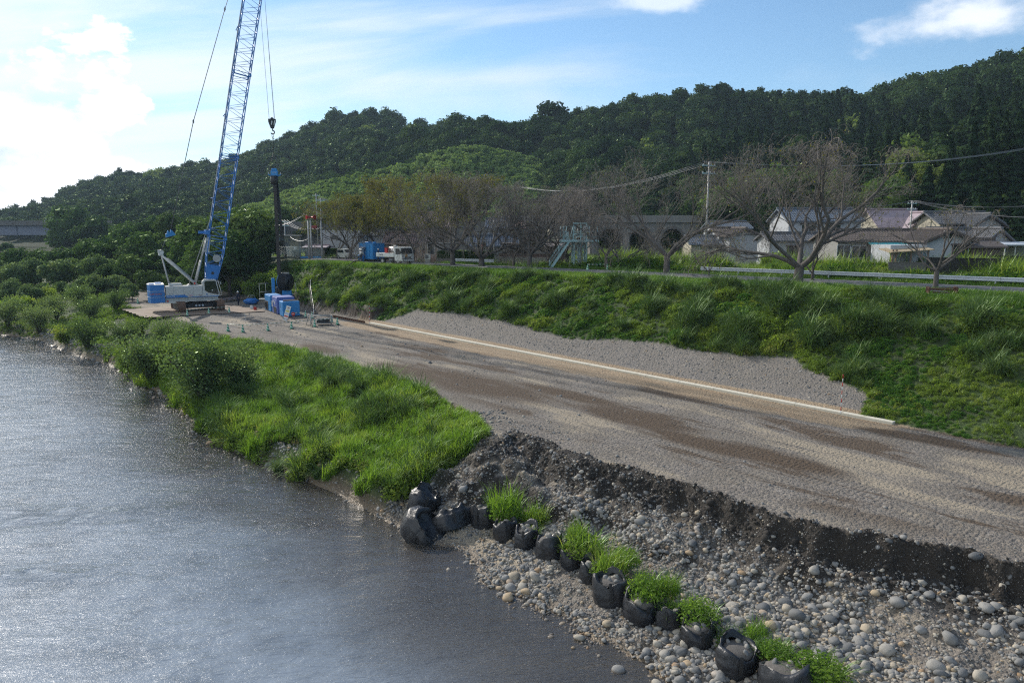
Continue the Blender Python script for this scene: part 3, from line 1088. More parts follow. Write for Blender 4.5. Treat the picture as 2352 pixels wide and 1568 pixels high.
def conifer_mesh(name, n, h, r0, leaf, seed, mat):
    r = np.random.RandomState(seed)
    t = r.rand(n) ** .75
    a = r.rand(n) * 2 * np.pi
    layer = .78 + .22 * np.cos(t * 46)
    rad = r0 * (1 - t) ** .8 * layer * (.65 + .4 * r.rand(n)) * (1 + .2 * np.sin(a * 5 + t * 20))
    c = np.stack([rad * np.cos(a), rad * np.sin(a), t * h], 1)
    nn = np.stack([np.cos(a), np.sin(a), np.full(n, .6)], 1) + r.randn(n, 3) * .4
    v, f = leaf_quads(c, nn, leaf, r)
    k = 9; b = len(v)
    ring = [(r0 * .5 * math.cos(2 * math.pi * i / k), r0 * .5 * math.sin(2 * math.pi * i / k), h * .02) for i in range(k)] + [(0, 0, h * .92)]
    v = np.vstack([v, ring])
    faces = f.tolist() + [(b + i, b + (i + 1) % k, b + k) for i in range(k)]
    me = bpy.data.meshes.new(name)
    me.from_pydata(v.tolist(), [], faces); me.materials.append(mat); me.update()
    return me
# ------------------------------------------------------------------ stones


def stonemat(name, dark=1.0):
    m, nt, out = newmat(name)
    b = nt.nodes.new('ShaderNodeBsdfPrincipled')
    oi = nt.nodes.new('ShaderNodeObjectInfo')
    tc = nt.nodes.new('ShaderNodeTexCoord')
    k = dark
    c = ramp(nt, oi.outputs['Random'], [(0, (.11 * k, .115 * k, .12 * k)), (.25, (.19 * k, .19 * k, .188 * k)), (.52, (.27 * k, .262 * k, .25 * k)), (.74, (.345 * k, .318 * k, .275 * k)),
                                        (.86, (.38 * k, .345 * k, .29 * k)), (.94, (.40 * k, .32 * k, .22 * k)), (.975, (.33 * k, .22 * k, .13 * k)), (1, (.46 * k, .45 * k, .43 * k))])
    n1 = noise(nt, tc.outputs['Object'], 2.4, 6, .7)
    c = mixc(nt, 1.0, c, mixc(nt, n1, (.62, .62, .62), (1.25, 1.25, 1.22)), 'MULTIPLY')
    geo = nt.nodes.new('ShaderNodeNewGeometry')
    sp = nt.nodes.new('ShaderNodeSeparateXYZ'); nt.links.new(geo.outputs['Position'], sp.inputs[0])
    wet = smooth_n(nt, sp.outputs[2], ZW + .06, ZW - .03)
    c = mixc(nt, wet, c, mixc(nt, 1.0, c, (.42, .33, .24), 'MULTIPLY'))
    nt.links.new(c, b.inputs['Base Color'])
    nt.links.new(mth(nt, 'SUBTRACT', .85, mth(nt, 'MULTIPLY', wet, .5)), b.inputs['Roughness'])
    b.inputs['Specular IOR Level'].default_value = .3
    bp = nt.nodes.new('ShaderNodeBump'); bp.inputs['Distance'].default_value = .02; bp.inputs['Strength'].default_value = .5
    nt.links.new(noise(nt, tc.outputs['Object'], 7, 4, .6), bp.inputs['Height']); nt.links.new(bp.outputs[0], b.inputs['Normal'])
    nt.links.new(b.outputs[0], out.inputs[0])
    return m


STONE = stonemat('river_stone')


def stone_mesh(seed, ang=.3, sub=ICO2):
    r = np.random.RandomState(seed)
    v = sub[0].copy()
    for _ in range(7):
        d = r.randn(3); d /= np.linalg.norm(d)
        h = v @ d
        cut = .62 + .3 * r.rand()
        v -= np.outer(np.maximum(h - cut, 0) * ang * 2.6, d)
    for _ in range(3):
        d = r.randn(3) * 1.6
        v *= (1 + .07 * np.sin(v @ d + r.rand() * 6))[:, None]
    v *= np.array((1, .62 + .3 * r.rand(), .48 + .25 * r.rand()))
    return mesh_np('stone', v, sub[1], STONE, True)


STM = [stone_mesh(i, .16 + .09 * (i % 4)) for i in range(9)]
STMS = [stone_mesh(40 + i, .3, ICO1) for i in range(5)]


def region_pts(n, x0, x1, y0, y1, fn, seed, dens=None):
    r = np.random.RandomState(seed)
    x = x0 + (x1 - x0) * r.rand(n); y = y0 + (y1 - y0) * r.rand(n)
    m = np.abs(x) < .76 * y + 4
    x = x[m]; y = y[m]
    z, q = hgt(x, y, True)
    k = fn(x, y, z, q, r)
    out = {a: b[k] for a, b in q.items()}
    return x[k], y[k], z[k], out


def build_stones():
    r = np.random.RandomState(5)
    # cobble bar
    f = lambda x, y, z, q, r: (q['near'] > .5) & (q['dE'] > .5) & (q['dW'] < .6 + .5 * q['n1'])
    x, y, z, q = region_pts(300000, -12, 32, 12, 52, f, 3)
    patch = fbm(x * .45, y * .45, 60, 3)
    base = np.exp(r.randn(len(x)) * .46 - 2.98)
    big = sst(patch, -.3, .4)
    size = base * (.60 + .55 * big) * (.85 + .2 * sst(y, 30, 17))
    kp = r.rand(len(x)) < .6 + .35 * big
    kp &= ~((q['dE'] < 1.6) & (r.rand(len(x)) < .6))
    x, y, z, size = x[kp], y[kp], z[kp], np.clip(size[kp], .018, .21)
    # where the biggest few hundred lie
    extra = [(1830, 1420, .33), (1562, 1443, .15), (1590, 1250, .2), (1870, 1320, .19), (1905, 1345, .16), (2075, 1240, .13), (1805, 1180, .15), (1650, 1230, .18), (2235, 1335, .2), (2180, 1470, .24),
             (2060, 1385, .2), (1990, 1450, .2), (1520, 1380, .2), (1230, 1330, .2), (1160, 1330, .16), (1210, 1365, .18), (1395, 1440, .17), (1430, 1455, .16), (1420, 1545, .2), (1620, 1270, .14), (1210, 1395, .15), (1485, 1500, .15), (1540, 1520, .19), (2290, 1395, .17), (2150, 1540, .22), (2250, 1560, .2)]
    ex = np.array([hit(a, b) for a, b, _ in extra])
    x = np.concatenate([ex[:, 0], x]); y = np.concatenate([ex[:, 1], y]); z = np.concatenate([ex[:, 2], z]); size = np.concatenate([np.array([c for *_, c in extra]), size])
    score = size / y
    o = np.argsort(-score)
    par = GOBJ['cobble_bar']
    for j, i in enumerate(o[:290]):
        ob = link('stone', STM[j % len(STM)], par)
        s = float(size[i]) * 1.12
        ob.location = (x[i], y[i], z[i] + s * .16)
        ob.rotation_euler = (r.randn() * .25, r.randn() * .25, r.rand() * 6.28)
        ob.scale = (s, s, s)
    rest = o[290:]
    n = len(rest)
    pts = np.stack([x[rest], y[rest], z[rest] + size[rest] * .12], 1)
    s3 = size[rest][:, None] * np.ones((1, 3)) * (.85 + .3 * r.rand(n, 1))
    rot = np.stack([r.randn(n) * .3, r.randn(n) * .3, r.rand(n) * 6.28], 1)
    so = scatter('cobbles', STM + STMS, pts, rot, s3, r.randint(0, len(STM) + len(STMS), n))
    so.parent = par
    # small stones in the earth face, on the yard edge, on the mid bank and in the shallows
    def f2(x, y, z, q, r):
        face = (q['near'] > .4) & (q['dE'] > -.2) & (q['dE'] < 1.6) & (r.rand(len(x)) < .75)
        rim = (q['near'] > .4) & (q['dE'] <= .1) & (q['dE'] > -2.4) & (q['dc'] < -1) & (r.rand(len(x)) < .13)
        yard = (q['dE'] < -2) & (q['dc'] < -2.5) & (r.rand(len(x)) < .022)
        bank = (q['near'] < .5) & (q['dE'] > 0) & (q['dW'] < .8) & (q['dW'] > -1.5) & (r.rand(len(x)) < .8)
        shal = (q['dW'] > -.2) & (q['dW'] < 2.2 + 2 * q['n1']) & (r.rand(len(x)) < .35)
        gul = (np.hypot(x - GP[0], y - GP[1]) < 3.2) & (q['dE'] > -1.5) & (r.rand(len(x)) < .8)
        return (face | rim | yard | bank | shal | gul)
    GP = P(1190, 1000, -.5)
    x, y, z, q = region_pts(260000, -55, 34, 12, 84, f2, 8)
    n = len(x)
    size = np.clip(np.exp(r.randn(n) * .5 - 3.25), .015, .16)
    size = np.where((q['dE'] < -.1), size * .7, size)
    size = np.where(y > 34, size * 1.7, size)
    pts = np.stack([x, y, z + size * .1], 1)
    rot = np.stack([r.randn(n) * .4, r.randn(n) * .4, r.rand(n) * 6.28], 1)
    so = scatter('small_stones', STM + STMS, pts, rot, size[:, None] * np.ones((1, 3)), r.randint(0, len(STM) + len(STMS), n))
    so.parent = par
    # crumbled dark earth on and below the cut face
    EARTH = pmat('dark_damp_earth', (.030, .026, .022), .95, var=.5, scale=3, bump=.5, bscale=9)
    cl = []
    for i in range(4):
        me = stone_mesh(60 + i, .1, ICO2).copy(); me.name = 'earth_clod'; me.materials.clear(); me.materials.append(EARTH); cl.append(me)
    f4 = lambda x, y, z, q, r: (q['near'] > .4) & (q['dE'] > -.1) & (q['dE'] < 1.5 + 1.2 * q['n1']) & (r.rand(len(x)) < .8)
    x, y, z, q = region_pts(130000, -12, 34, 12, 52, f4, 12)
    n = len(x); size = np.clip(np.exp(r.randn(n) * .6 - 2.8), .02, .2) * np.where(q['dE'] > .9, .55, 1) * np.where(q['dE'] < .3, .5, 1)
    so = scatter('earth_clods', cl, np.stack([x, y, z - size * .25], 1), np.stack([r.randn(n) * .6, r.randn(n) * .6, r.rand(n) * 6.28], 1), size[:, None] * np.ones((1, 3)), r.randint(0, 4, n))
    so.parent = par
    # stones on the crushed-gravel slope
    f3 = lambda x, y, z, q, r: (q['dc'] > 1.0 + .5 * q['n2']) & (q['dc'] < gravel_top(q['s']) + .3) & (q['s'] > -6) & (q['s'] < KLEN + 1)
    x, y, z, q = region_pts(90000, -15, 30, 28, 82, f3, 9)
    n = len(x)
    size = np.clip(np.exp(r.randn(n) * .45 - 3.3), .02, .1)
    so = scatter('slope_stones', STMS, np.stack([x, y, z], 1), np.stack([r.randn(n) * .5, r.randn(n) * .5, r.rand(n) * 6.28], 1), size[:, None] * np.ones((1, 3)), r.randint(0, len(STMS), n))
    so.parent = GOBJ['levee']


build_stones()

# ------------------------------------------------------------------ weeds and grass
G_LEVEE = leafmat('levee_weeds', [(0, (.065, .115, .024)), (.45, (.13, .195, .036)), (.8, (.19, .25, .05)), (1, (.26, .26, .09))], trans=.5, gloss=.10, world=.5, wscale=.35)
G_REED = leafmat('silver_grass_blades', [(0, (.05, .095, .03)), (.6, (.08, .14, .042)), (1, (.12, .17, .07))], trans=.25, gloss=.08, rough=.5)
G_SHORT = leafmat('short_grass', [(0, (.07, .14, .022)), (.6, (.10, .185, .03)), (1, (.15, .2, .045))], trans=.45, gloss=.08, world=.5, wscale=.2)
G_BANK = leafmat('bank_grass', [(0, (.085, .17, .026)), (.5, (.155, .255, .04)), (.85, (.21, .29, .055)), (1, (.28, .27, .11))], trans=.5, gloss=.12, world=.55, wscale=.4)
G_DRY = leafmat('dry_grass', [(0, (.16, .13, .06)), (1, (.28, .23, .12))], trans=.3)
G_KUDZU = leafmat('kudzu_leaves', [(0, (.04, .10, .02)), (.6, (.08, .17, .03)), (1, (.13, .22, .04))], trans=.45, gloss=.16, rough=.35)
G_WILLOW = leafmat('willow_leaves', [(0, (.07, .115, .045)), (.6, (.12, .175, .07)), (1, (.18, .22, .11))], trans=.38, gloss=.14, world=.3)
BARK = pmat('grey_brown_bark', (.085, .07, .058), .9, var=.35, scale=4, bump=.5, bscale=14)


def build_weeds():
    r = np.random.RandomState(21)
    reed = [blades(58, 1.75, .034, .55, 1.35, 70 + i, base=.2, seg=4, mats=G_REED, name='silver_grass') for i in range(3)]
    med = [blades(46, 1.0, .026, .7, 1.2, 80 + i, base=.25, seg=3, mats=G_LEVEE, name='weed_tuft') for i in range(3)]
    clump = [leafclump(150, .55, .62, .135, 90 + i, G_LEVEE) for i in range(3)]
    clump2 = [leafclump(170, .6, .5, .16, 95 + i, G_KUDZU) for i in range(2)]
    short = [blades(40, .3, .02, .8, .8, 100 + i, base=.3, seg=2, mats=G_SHORT, name='grass_tuft') for i in range(2)]
    bank = [blades(52, 1.0, .034, .42, 1.0, 110 + i, base=.3, seg=3, mats=G_BANK, name='bank_tuft') for i in range(3)]
    dry = [blades(30, .6, .02, 1.0, .9, 120, base=.2, seg=2, mats=G_DRY, name='dry_tuft')]

    # levee slope
    def f(x, y, z, q, r):
        gt = gravel_top(q['s']) + .25 * q['n1']
        wd = np.maximum(q['dc'] + q['dr'], 11.5)
        tl = q['dc'] / wd
        pit = (q['s'] > KLEN) & (q['s'] < KLEN + 26) & (q['dc'] < .75 + .4 * q['n1'])
        return (q['dc'] > gt) & (tl < .705 + .03 * q['n1']) & ~pit & (q['dr'] > 1.2)
    x, y, z, q = region_pts(175000, -60, 45, 24, 120, f, 22)
    r2 = np.random.RandomState(23)
    n = len(x)
    dist = np.hypot(x, y)
    gt = gravel_top(q['s'])
    tl = q['dc'] / np.maximum(q['dc'] + q['dr'], 11.5)
    pn = fbm(x * .22, y * .22, 70, 3); pn2 = fbm(x * .6, y * .6, 75, 2)
    cx = np.floor(x / 1.7); cy = np.floor(y / 1.7); dm = np.full(n, 9.); hm = np.zeros(n)
    for ox in (-1, 0, 1):
        for oy in (-1, 0, 1):
            gx = (cx + ox).astype(int); gy = (cy + oy).astype(int)
            qx = (gx + .5 + .42 * _hs[1][gx & 255, gy & 255]) * 1.7; qy = (gy + .5 + .42 * _hs[4][gx & 255, gy & 255]) * 1.7
            dd = np.hypot(x - qx, y - qy) / (.85 + .35 * _hs[5][gx & 255, gy & 255])
            m_ = dd < dm; dm = np.where(m_, dd, dm); hm = np.where(m_, _hs[3][gx & 255, gy & 255], hm)
    tuss = (1.28 - .80 * sst(dm, .1, 1.2)) * (1 + .35 * hm)
    # low mown corner at the near right, tall elsewhere
    low = sst(-q['s'], -3.5, 1.5) * (1 - sst(tl, .28, .45))
    hs = (.50 + .38 * sst(pn, -.35, .5) + .2 * pn2) * (1 - .5 * low) * (tuss * (1 - .5 * low) + .5 * low)
    u = r2.rand(n)
    keep = u < np.where(dist > 70, .62, .97)
    idx = np.where(r2.rand(n) < .50 + .25 * pn, r2.randint(3, 6, n), r2.randint(6, 9, n))    # clumps or tufts
    idx = np.where((hm > .25) & (r2.rand(n) < .45) & (low < .4), r2.randint(0, 3, n), idx)
    idx = np.where((hm < -.45) & (r2.rand(n) < .8), r2.randint(9, 11, n), idx)
    idx = np.where((pn < -.25) & (r2.rand(n) < .6), r2.randint(9, 11, n), idx)
    idx = np.where((q['dc'] < gt + 1.2) & (r2.rand(n) < .04), 11, idx)
    sc_ = hs * (.75 + .5 * r2.rand(n))
    edge = sst(q['dc'] - gt, 0, .8) * .4 + .6
    sc_ = np.clip(sc_ * edge * (1 - .3 * sst(tl, .55, .7)), .22, 1.4)
    order = ['reed'] * 3
    meshes = reed + clump + med + clump2 + dry
    k = keep
    rot = np.stack([r2.randn(n) * .12 - .1, r2.randn(n) * .12, r2.rand(n) * 6.28], 1)
    scatter('levee_weeds', meshes, np.stack([x, y, z], 1)[k], rot[k], (sc_[:, None] * np.ones((1, 3)))[k], idx[k])

    # big silver grass tussocks that stand out
    # short grass on the berm and road verges
    def f(x, y, z, q, r):
        wd = np.maximum(q['dc'] + q['dr'], 11.5)
        tl = q['dc'] / wd
        berm = (tl > .66) & (q['dr'] > .35)
        verge = (q['dr'] < -ROADW - .3) & (q['dr'] > -ROADW - 4.5) & (q['s'] < 62)
        return (berm | verge) & (q['dc'] > 0)
    x, y, z, q = region_pts(230000, -60, 60, 30, 125, f, 24)
    n = len(x)
    s_ = .75 + .8 * r2.rand(n) + .4 * fbm(x * .3, y * .3, 77, 2)
    scatter('verge_grass', short, np.stack([x, y, z], 1), np.stack([r2.randn(n) * .1, r2.randn(n) * .1, r2.rand(n) * 6.28], 1), s_[:, None] * np.ones((1, 3)), r2.randint(0, 2, n))

    # weeds, kudzu and brush between the road and the houses
    def f(x, y, z, q, r):
        b = -q['dr'] - ROADW
        return (b > 2.4) & (b < 21) & (q['dc'] > 0) & (q['s'] < 47) & (y < 112)
    x, y, z, q = region_pts(90000, -14, 66, 40, 112, f, 25)
    n = len(x)
    pn = fbm(x * .16, y * .16, 81, 3)
    hs = .9 + 1.5 * sst(pn, -.2, .4)
    b = -q['dr'] - ROADW
    hs *= .6 + .4 * sst(b, 2, 5)
    idx = np.where(pn > .0, r2.randint(0, 2, n), r2.randint(2, 5, n))
    idx = np.where(r2.rand(n) < .25, r2.randint(5, 8, n), idx)
    scatter('roadside_brush', clump2 + clump + med, np.stack([x, y, z], 1), np.stack([r2.randn(n) * .1, r2.randn(n) * .1, r2.rand(n) * 6.28], 1), (hs * (.8 + .6 * r2.rand(n)))[:, None] * np.ones((1, 3)), idx)
    # field grass behind, flat and pale
    def f(x, y, z, q, r):
        b = -q['dr'] - ROADW
        return (b > 4) & (b < 70) & (q['s'] < 110) & (fbm(x * .07, y * .07, 83, 2) > -.45)
    x, y, z, q = region_pts(50000, -70, 95, 52, 190, f, 26)
    n = len(x)
    scatter('field_grass', short + med, np.stack([x, y, z], 1), np.stack([r2.randn(n) * .1, r2.randn(n) * .1, r2.rand(n) * 6.28], 1), (.9 + .5 * r2.rand(n))[:, None] * np.ones((1, 3)), r2.choice([0, 1, 2, 3, 4], n, p=[.35, .35, .1, .1, .1]))

    # grass of the river bank
    bare = [(640, 1050, 1.6), (730, 1090, 1.3), (800, 1120, 1.5), (690, 1040, 1.2), (825, 920, 1.5), (860, 1165, 1.2), (760, 1060, .9)]
    bp = [hit(a, b)[:2] for a, b, _ in bare]
    def f(x, y, z, q, r):
        m = (q['near'] < .5) & (q['dE'] > .05 + .3 * q['n2']) & (q['dW'] < -.12 - .5 * fbm(x * .4, y * .4, 85, 2)) & (q['dc'] <= 0)
        for (a, b), (_, _, rr) in zip(bp, bare):
            m &= np.hypot(x - a, y - b) > rr * .6 * (1 + .5 * q['n2'])
        far = (y > 60) & (fbm(x * .12, y * .12, 87, 3) < -.12)
        return m & ~far
    x, y, z, q = region_pts(170000, -80, 8, 24, 118, f, 27)
    n = len(x)
    pn = fbm(x * .3, y * .3, 88, 3); pn2 = fbm(x * .8, y * .8, 89, 2)
    lush = 1 - sst(y, 52, 68) * .55
    hs = (.78 + .35 * pn + .2 * pn2) * lush * (.65 + .35 * sst(q['dE'], 0, 1.5))
    keep = r2.rand(n) < np.where(y > 60, .45, .95)
    idx = np.where(r2.rand(n) < .68, r2.randint(0, 3, n), r2.randint(3, 6, n))
    idx = np.where((y > 58) & (r2.rand(n) < .5), r2.randint(3, 6, n), idx)
    idx = np.where((pn2 > .35) & (r2.rand(n) < .3), 6, idx)
    idx = np.where((pn < -.3) & (r2.rand(n) < .2), 7, idx)
    scatter('bank_grass', bank + clump + [reed[0]] + dry, np.stack([x, y, z], 1)[keep], np.stack([r2.randn(n) * .12, r2.randn(n) * .12, r2.rand(n) * 6.28], 1)[keep], (np.clip(hs, .3, 1.2) * (.75 + .5 * r2.rand(n)))[keep][:, None] * np.ones((1, 3)), idx[keep])
    return reed, bank, clump, clump2


REED, BANKT, CLUMP, CLUMP2 = build_weeds()
# ------------------------------------------------------------------ forest
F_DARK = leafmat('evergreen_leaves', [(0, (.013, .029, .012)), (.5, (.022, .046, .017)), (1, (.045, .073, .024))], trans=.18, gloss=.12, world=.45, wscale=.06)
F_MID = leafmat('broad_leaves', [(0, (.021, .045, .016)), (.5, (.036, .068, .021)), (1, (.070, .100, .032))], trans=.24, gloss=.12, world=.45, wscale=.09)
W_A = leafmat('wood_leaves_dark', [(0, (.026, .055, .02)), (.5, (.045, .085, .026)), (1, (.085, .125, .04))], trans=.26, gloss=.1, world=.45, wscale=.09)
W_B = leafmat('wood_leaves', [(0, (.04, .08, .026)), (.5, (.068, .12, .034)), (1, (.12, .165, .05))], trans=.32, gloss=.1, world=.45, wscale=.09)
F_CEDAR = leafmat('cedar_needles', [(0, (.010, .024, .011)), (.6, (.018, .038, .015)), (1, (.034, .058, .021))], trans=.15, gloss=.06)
F_BAMBOO = leafmat('bamboo_leaves', [(0, (.08, .13, .035)), (1, (.16, .2, .06))], trans=.4, gloss=.1)
F_CROP = leafmat('terrace_bushes', [(0, (.11, .175, .06)), (.6, (.17, .24, .08)), (1, (.23, .29, .11))], trans=.3, gloss=.08, world=.4, wscale=.08)


def build_hill_forest():
    r = np.random.RandomState(31)
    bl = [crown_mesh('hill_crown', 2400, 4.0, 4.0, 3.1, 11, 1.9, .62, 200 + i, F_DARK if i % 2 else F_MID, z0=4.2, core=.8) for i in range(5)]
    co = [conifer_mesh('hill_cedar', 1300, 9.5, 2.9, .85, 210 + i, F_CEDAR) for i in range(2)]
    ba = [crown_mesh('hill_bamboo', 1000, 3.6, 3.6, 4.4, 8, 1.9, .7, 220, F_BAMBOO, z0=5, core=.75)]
    n = 60000
    az = -.74 + 1.48 * r.rand(n); rr = np.sqrt(96 ** 2 + (760 ** 2 - 96 ** 2) * r.rand(n))
    x = np.sin(az) * rr; y = np.cos(az) * rr
    r1 = np.interp(az, [-.8, -.6, -.3, 0, .3, .6, .9], [720, 640, 520, 450, 400, 340, 320])
    z = np.maximum(hill(x, y), np.where(rr > 205, knoll(x, y), 0))
    k = (z > 4.3) & (rr < r1 + 14) & ~knoll_mask(x, y)
    # thin to a spacing of about six metres
    x, y, z, az, rr = x[k], y[k], z[k], az[k], rr[k]
    cell = {}
    sel = []
    for i in range(len(x)):
        g = 4.5 + rr[i] * .0036
        key = (int(x[i] // g), int(y[i] // g))
        if key in cell: continue
        cell[key] = 1; sel.append(i)
    sel = np.array(sel)
    x, y, z, az, rr = x[sel], y[sel], z[sel], az[sel], rr[sel]; r1 = np.interp(az, [-.8, -.6, -.3, 0, .3, .6, .9], [720, 640, 520, 450, 400, 340, 320])
    n = len(x)
    zone = fbm(x * .010 + 3, y * .010, 91, 3)
    idx = r.randint(0, 5, n)
    con = (zone > .22) & (az > -.1) & (rr < r1 - 75) & (r.rand(n) < .85) | (az > .55) & (rr < 250) & (r.rand(n) < .7)
    idx = np.where(con, r.randint(5, 7, n), idx)
    d = np.stack([x, y, z - HC + 5], 1)
    # pale bamboo groves at their places on the slope
    for a, b, ra in [(2110, 370, .022), (840, 300, .010), (365, 405, .012), (420, 395, .008), (1480, 345, .008), (1960, 300, .008), (530, 400, .008)]:
        q = ray(a, b); qa = math.atan2(q[0], q[1]); qe = q[2] / math.hypot(q[0], q[1])
        e = d[:, 2] / rr
        m = np.hypot(az - qa, (e - qe) * 1.3) < ra
        idx = np.where(m, 7, idx)
    s_ = (.72 + .5 * r.rand(n)) * (.82 + .3 * sst(rr, 100, 300))
    s_ = np.where(r.rand(n) < .03, s_ * 1.35, s_)
    s_ = np.where((rr > r1 - 12), s_ * (.6 + .5 * r.rand(n)), s_)
    s3 = s_[:, None] * np.stack([.9 + .25 * r.rand(n), .9 + .25 * r.rand(n), .85 + .35 * r.rand(n)], 1)
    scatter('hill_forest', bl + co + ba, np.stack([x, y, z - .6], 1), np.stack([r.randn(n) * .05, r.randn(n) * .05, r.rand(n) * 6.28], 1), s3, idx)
    # rows of bushes on the terraced hill
    bu = [crown_mesh('terrace_bush', 260, 1.1, 1.1, .8, 5, .7, .42, 230 + i, F_CROP, z0=.6, core=.8) for i in range(3)]
    X, Y = [], []
    for q in np.arange(206, 330, 1.9):
        a_ = np.arange(KN_AZ[0], KN_AZ[-1], 1.7 / q)
        X.append(np.sin(a_) * q); Y.append(np.cos(a_) * q)
    x = np.concatenate(X); y = np.concatenate(Y)
    x = x + r.randn(len(x)) * .35; y = y + r.randn(len(x)) * .35
    z = knoll(x, y)
    zz = np.abs(z - (15.5 + 5 * np.sin(np.arctan2(x, y) * 11)))
    k = knoll_mask(x, y) & ((zz > .8) | (vnoise(x * .09, y * .09, 2) < -.3)) & (r.rand(len(x)) < .93) & (np.abs(((z / 4.1) % 1) - .5) > .07)
    x, y, z = x[k], y[k], z[k]; n = len(x)
    s_ = .8 + .6 * r.rand(n) + .5 * (fbm(x * .06, y * .06, 95, 2) > .25)
    scatter('terrace_bushes', bu, np.stack([x, y, z - .1], 1), np.stack([r.randn(n) * .1, r.randn(n) * .1, r.rand(n) * 6.28], 1), s_[:, None] * np.ones((1, 3)), r.randint(0, 3, n))


build_hill_forest()


def trunk_mb(h, r0, seed, lean=.06, limbs=4, spread=.5):
    r = random.Random(seed)
    m = MB()
    lx, ly = r.uniform(-lean, lean) * h, r.uniform(-lean, lean) * h
    pts = [(0, 0, -.4), (lx * .2, ly * .2, h * .25), (lx * .6, ly * .6, h * .5), (lx, ly, h * .8)]
    m.tube(pts, [r0 * 1.25, r0, r0 * .75, r0 * .35], 7)
    for i in range(limbs):
        a = 6.28 * i / limbs + r.random()
        z0 = h * r.uniform(.22, .5)
        l = h * spread * r.uniform(.5, .9)
        m.tube([(lx * .4, ly * .4, z0), (lx * .4 + math.cos(a) * l * .45, ly * .4 + math.sin(a) * l * .45, z0 + l * .5), (lx * .4 + math.cos(a) * l * .8, ly * .4 + math.sin(a) * l * .8, z0 + l * 1.0)],
               [r0 * .5, r0 * .33, r0 * .12], 5)
    return m


TREES = []


def make_tree(name, crown_me, th, r0, seed, crown_name='crown', **kw):
    e = empty(name, (0, 0, 0))
    trunk_mb(th, r0, seed, **kw).build('trunk', BARK, e)
    link(crown_name, crown_me, e)
    return e


def place(proto, loc, s, label, cat, group, rz=None, used=set(), sz=None):
    if proto.name in used:
        o = copy_tree(proto)
    else:
        used.add(proto.name); o = proto
    o.location = tuple(float(q) for q in loc)
    o.scale = (s, s, sz or s)
    o.rotation_euler = (0, 0, rnd.random() * 6.28 if rz is None else rz)
    tag(o, label, cat, group)
    return o


ORD = ['', 'first', 'second', 'third', 'fourth', 'fifth', 'sixth', 'seventh', 'eighth', 'ninth', 'tenth', 'eleventh', 'twelfth', 'thirteenth', 'fourteenth', 'fifteenth', 'sixteenth', 'seventeenth', 'eighteenth', 'nineteenth', 'twentieth'] + ['last'] * 40


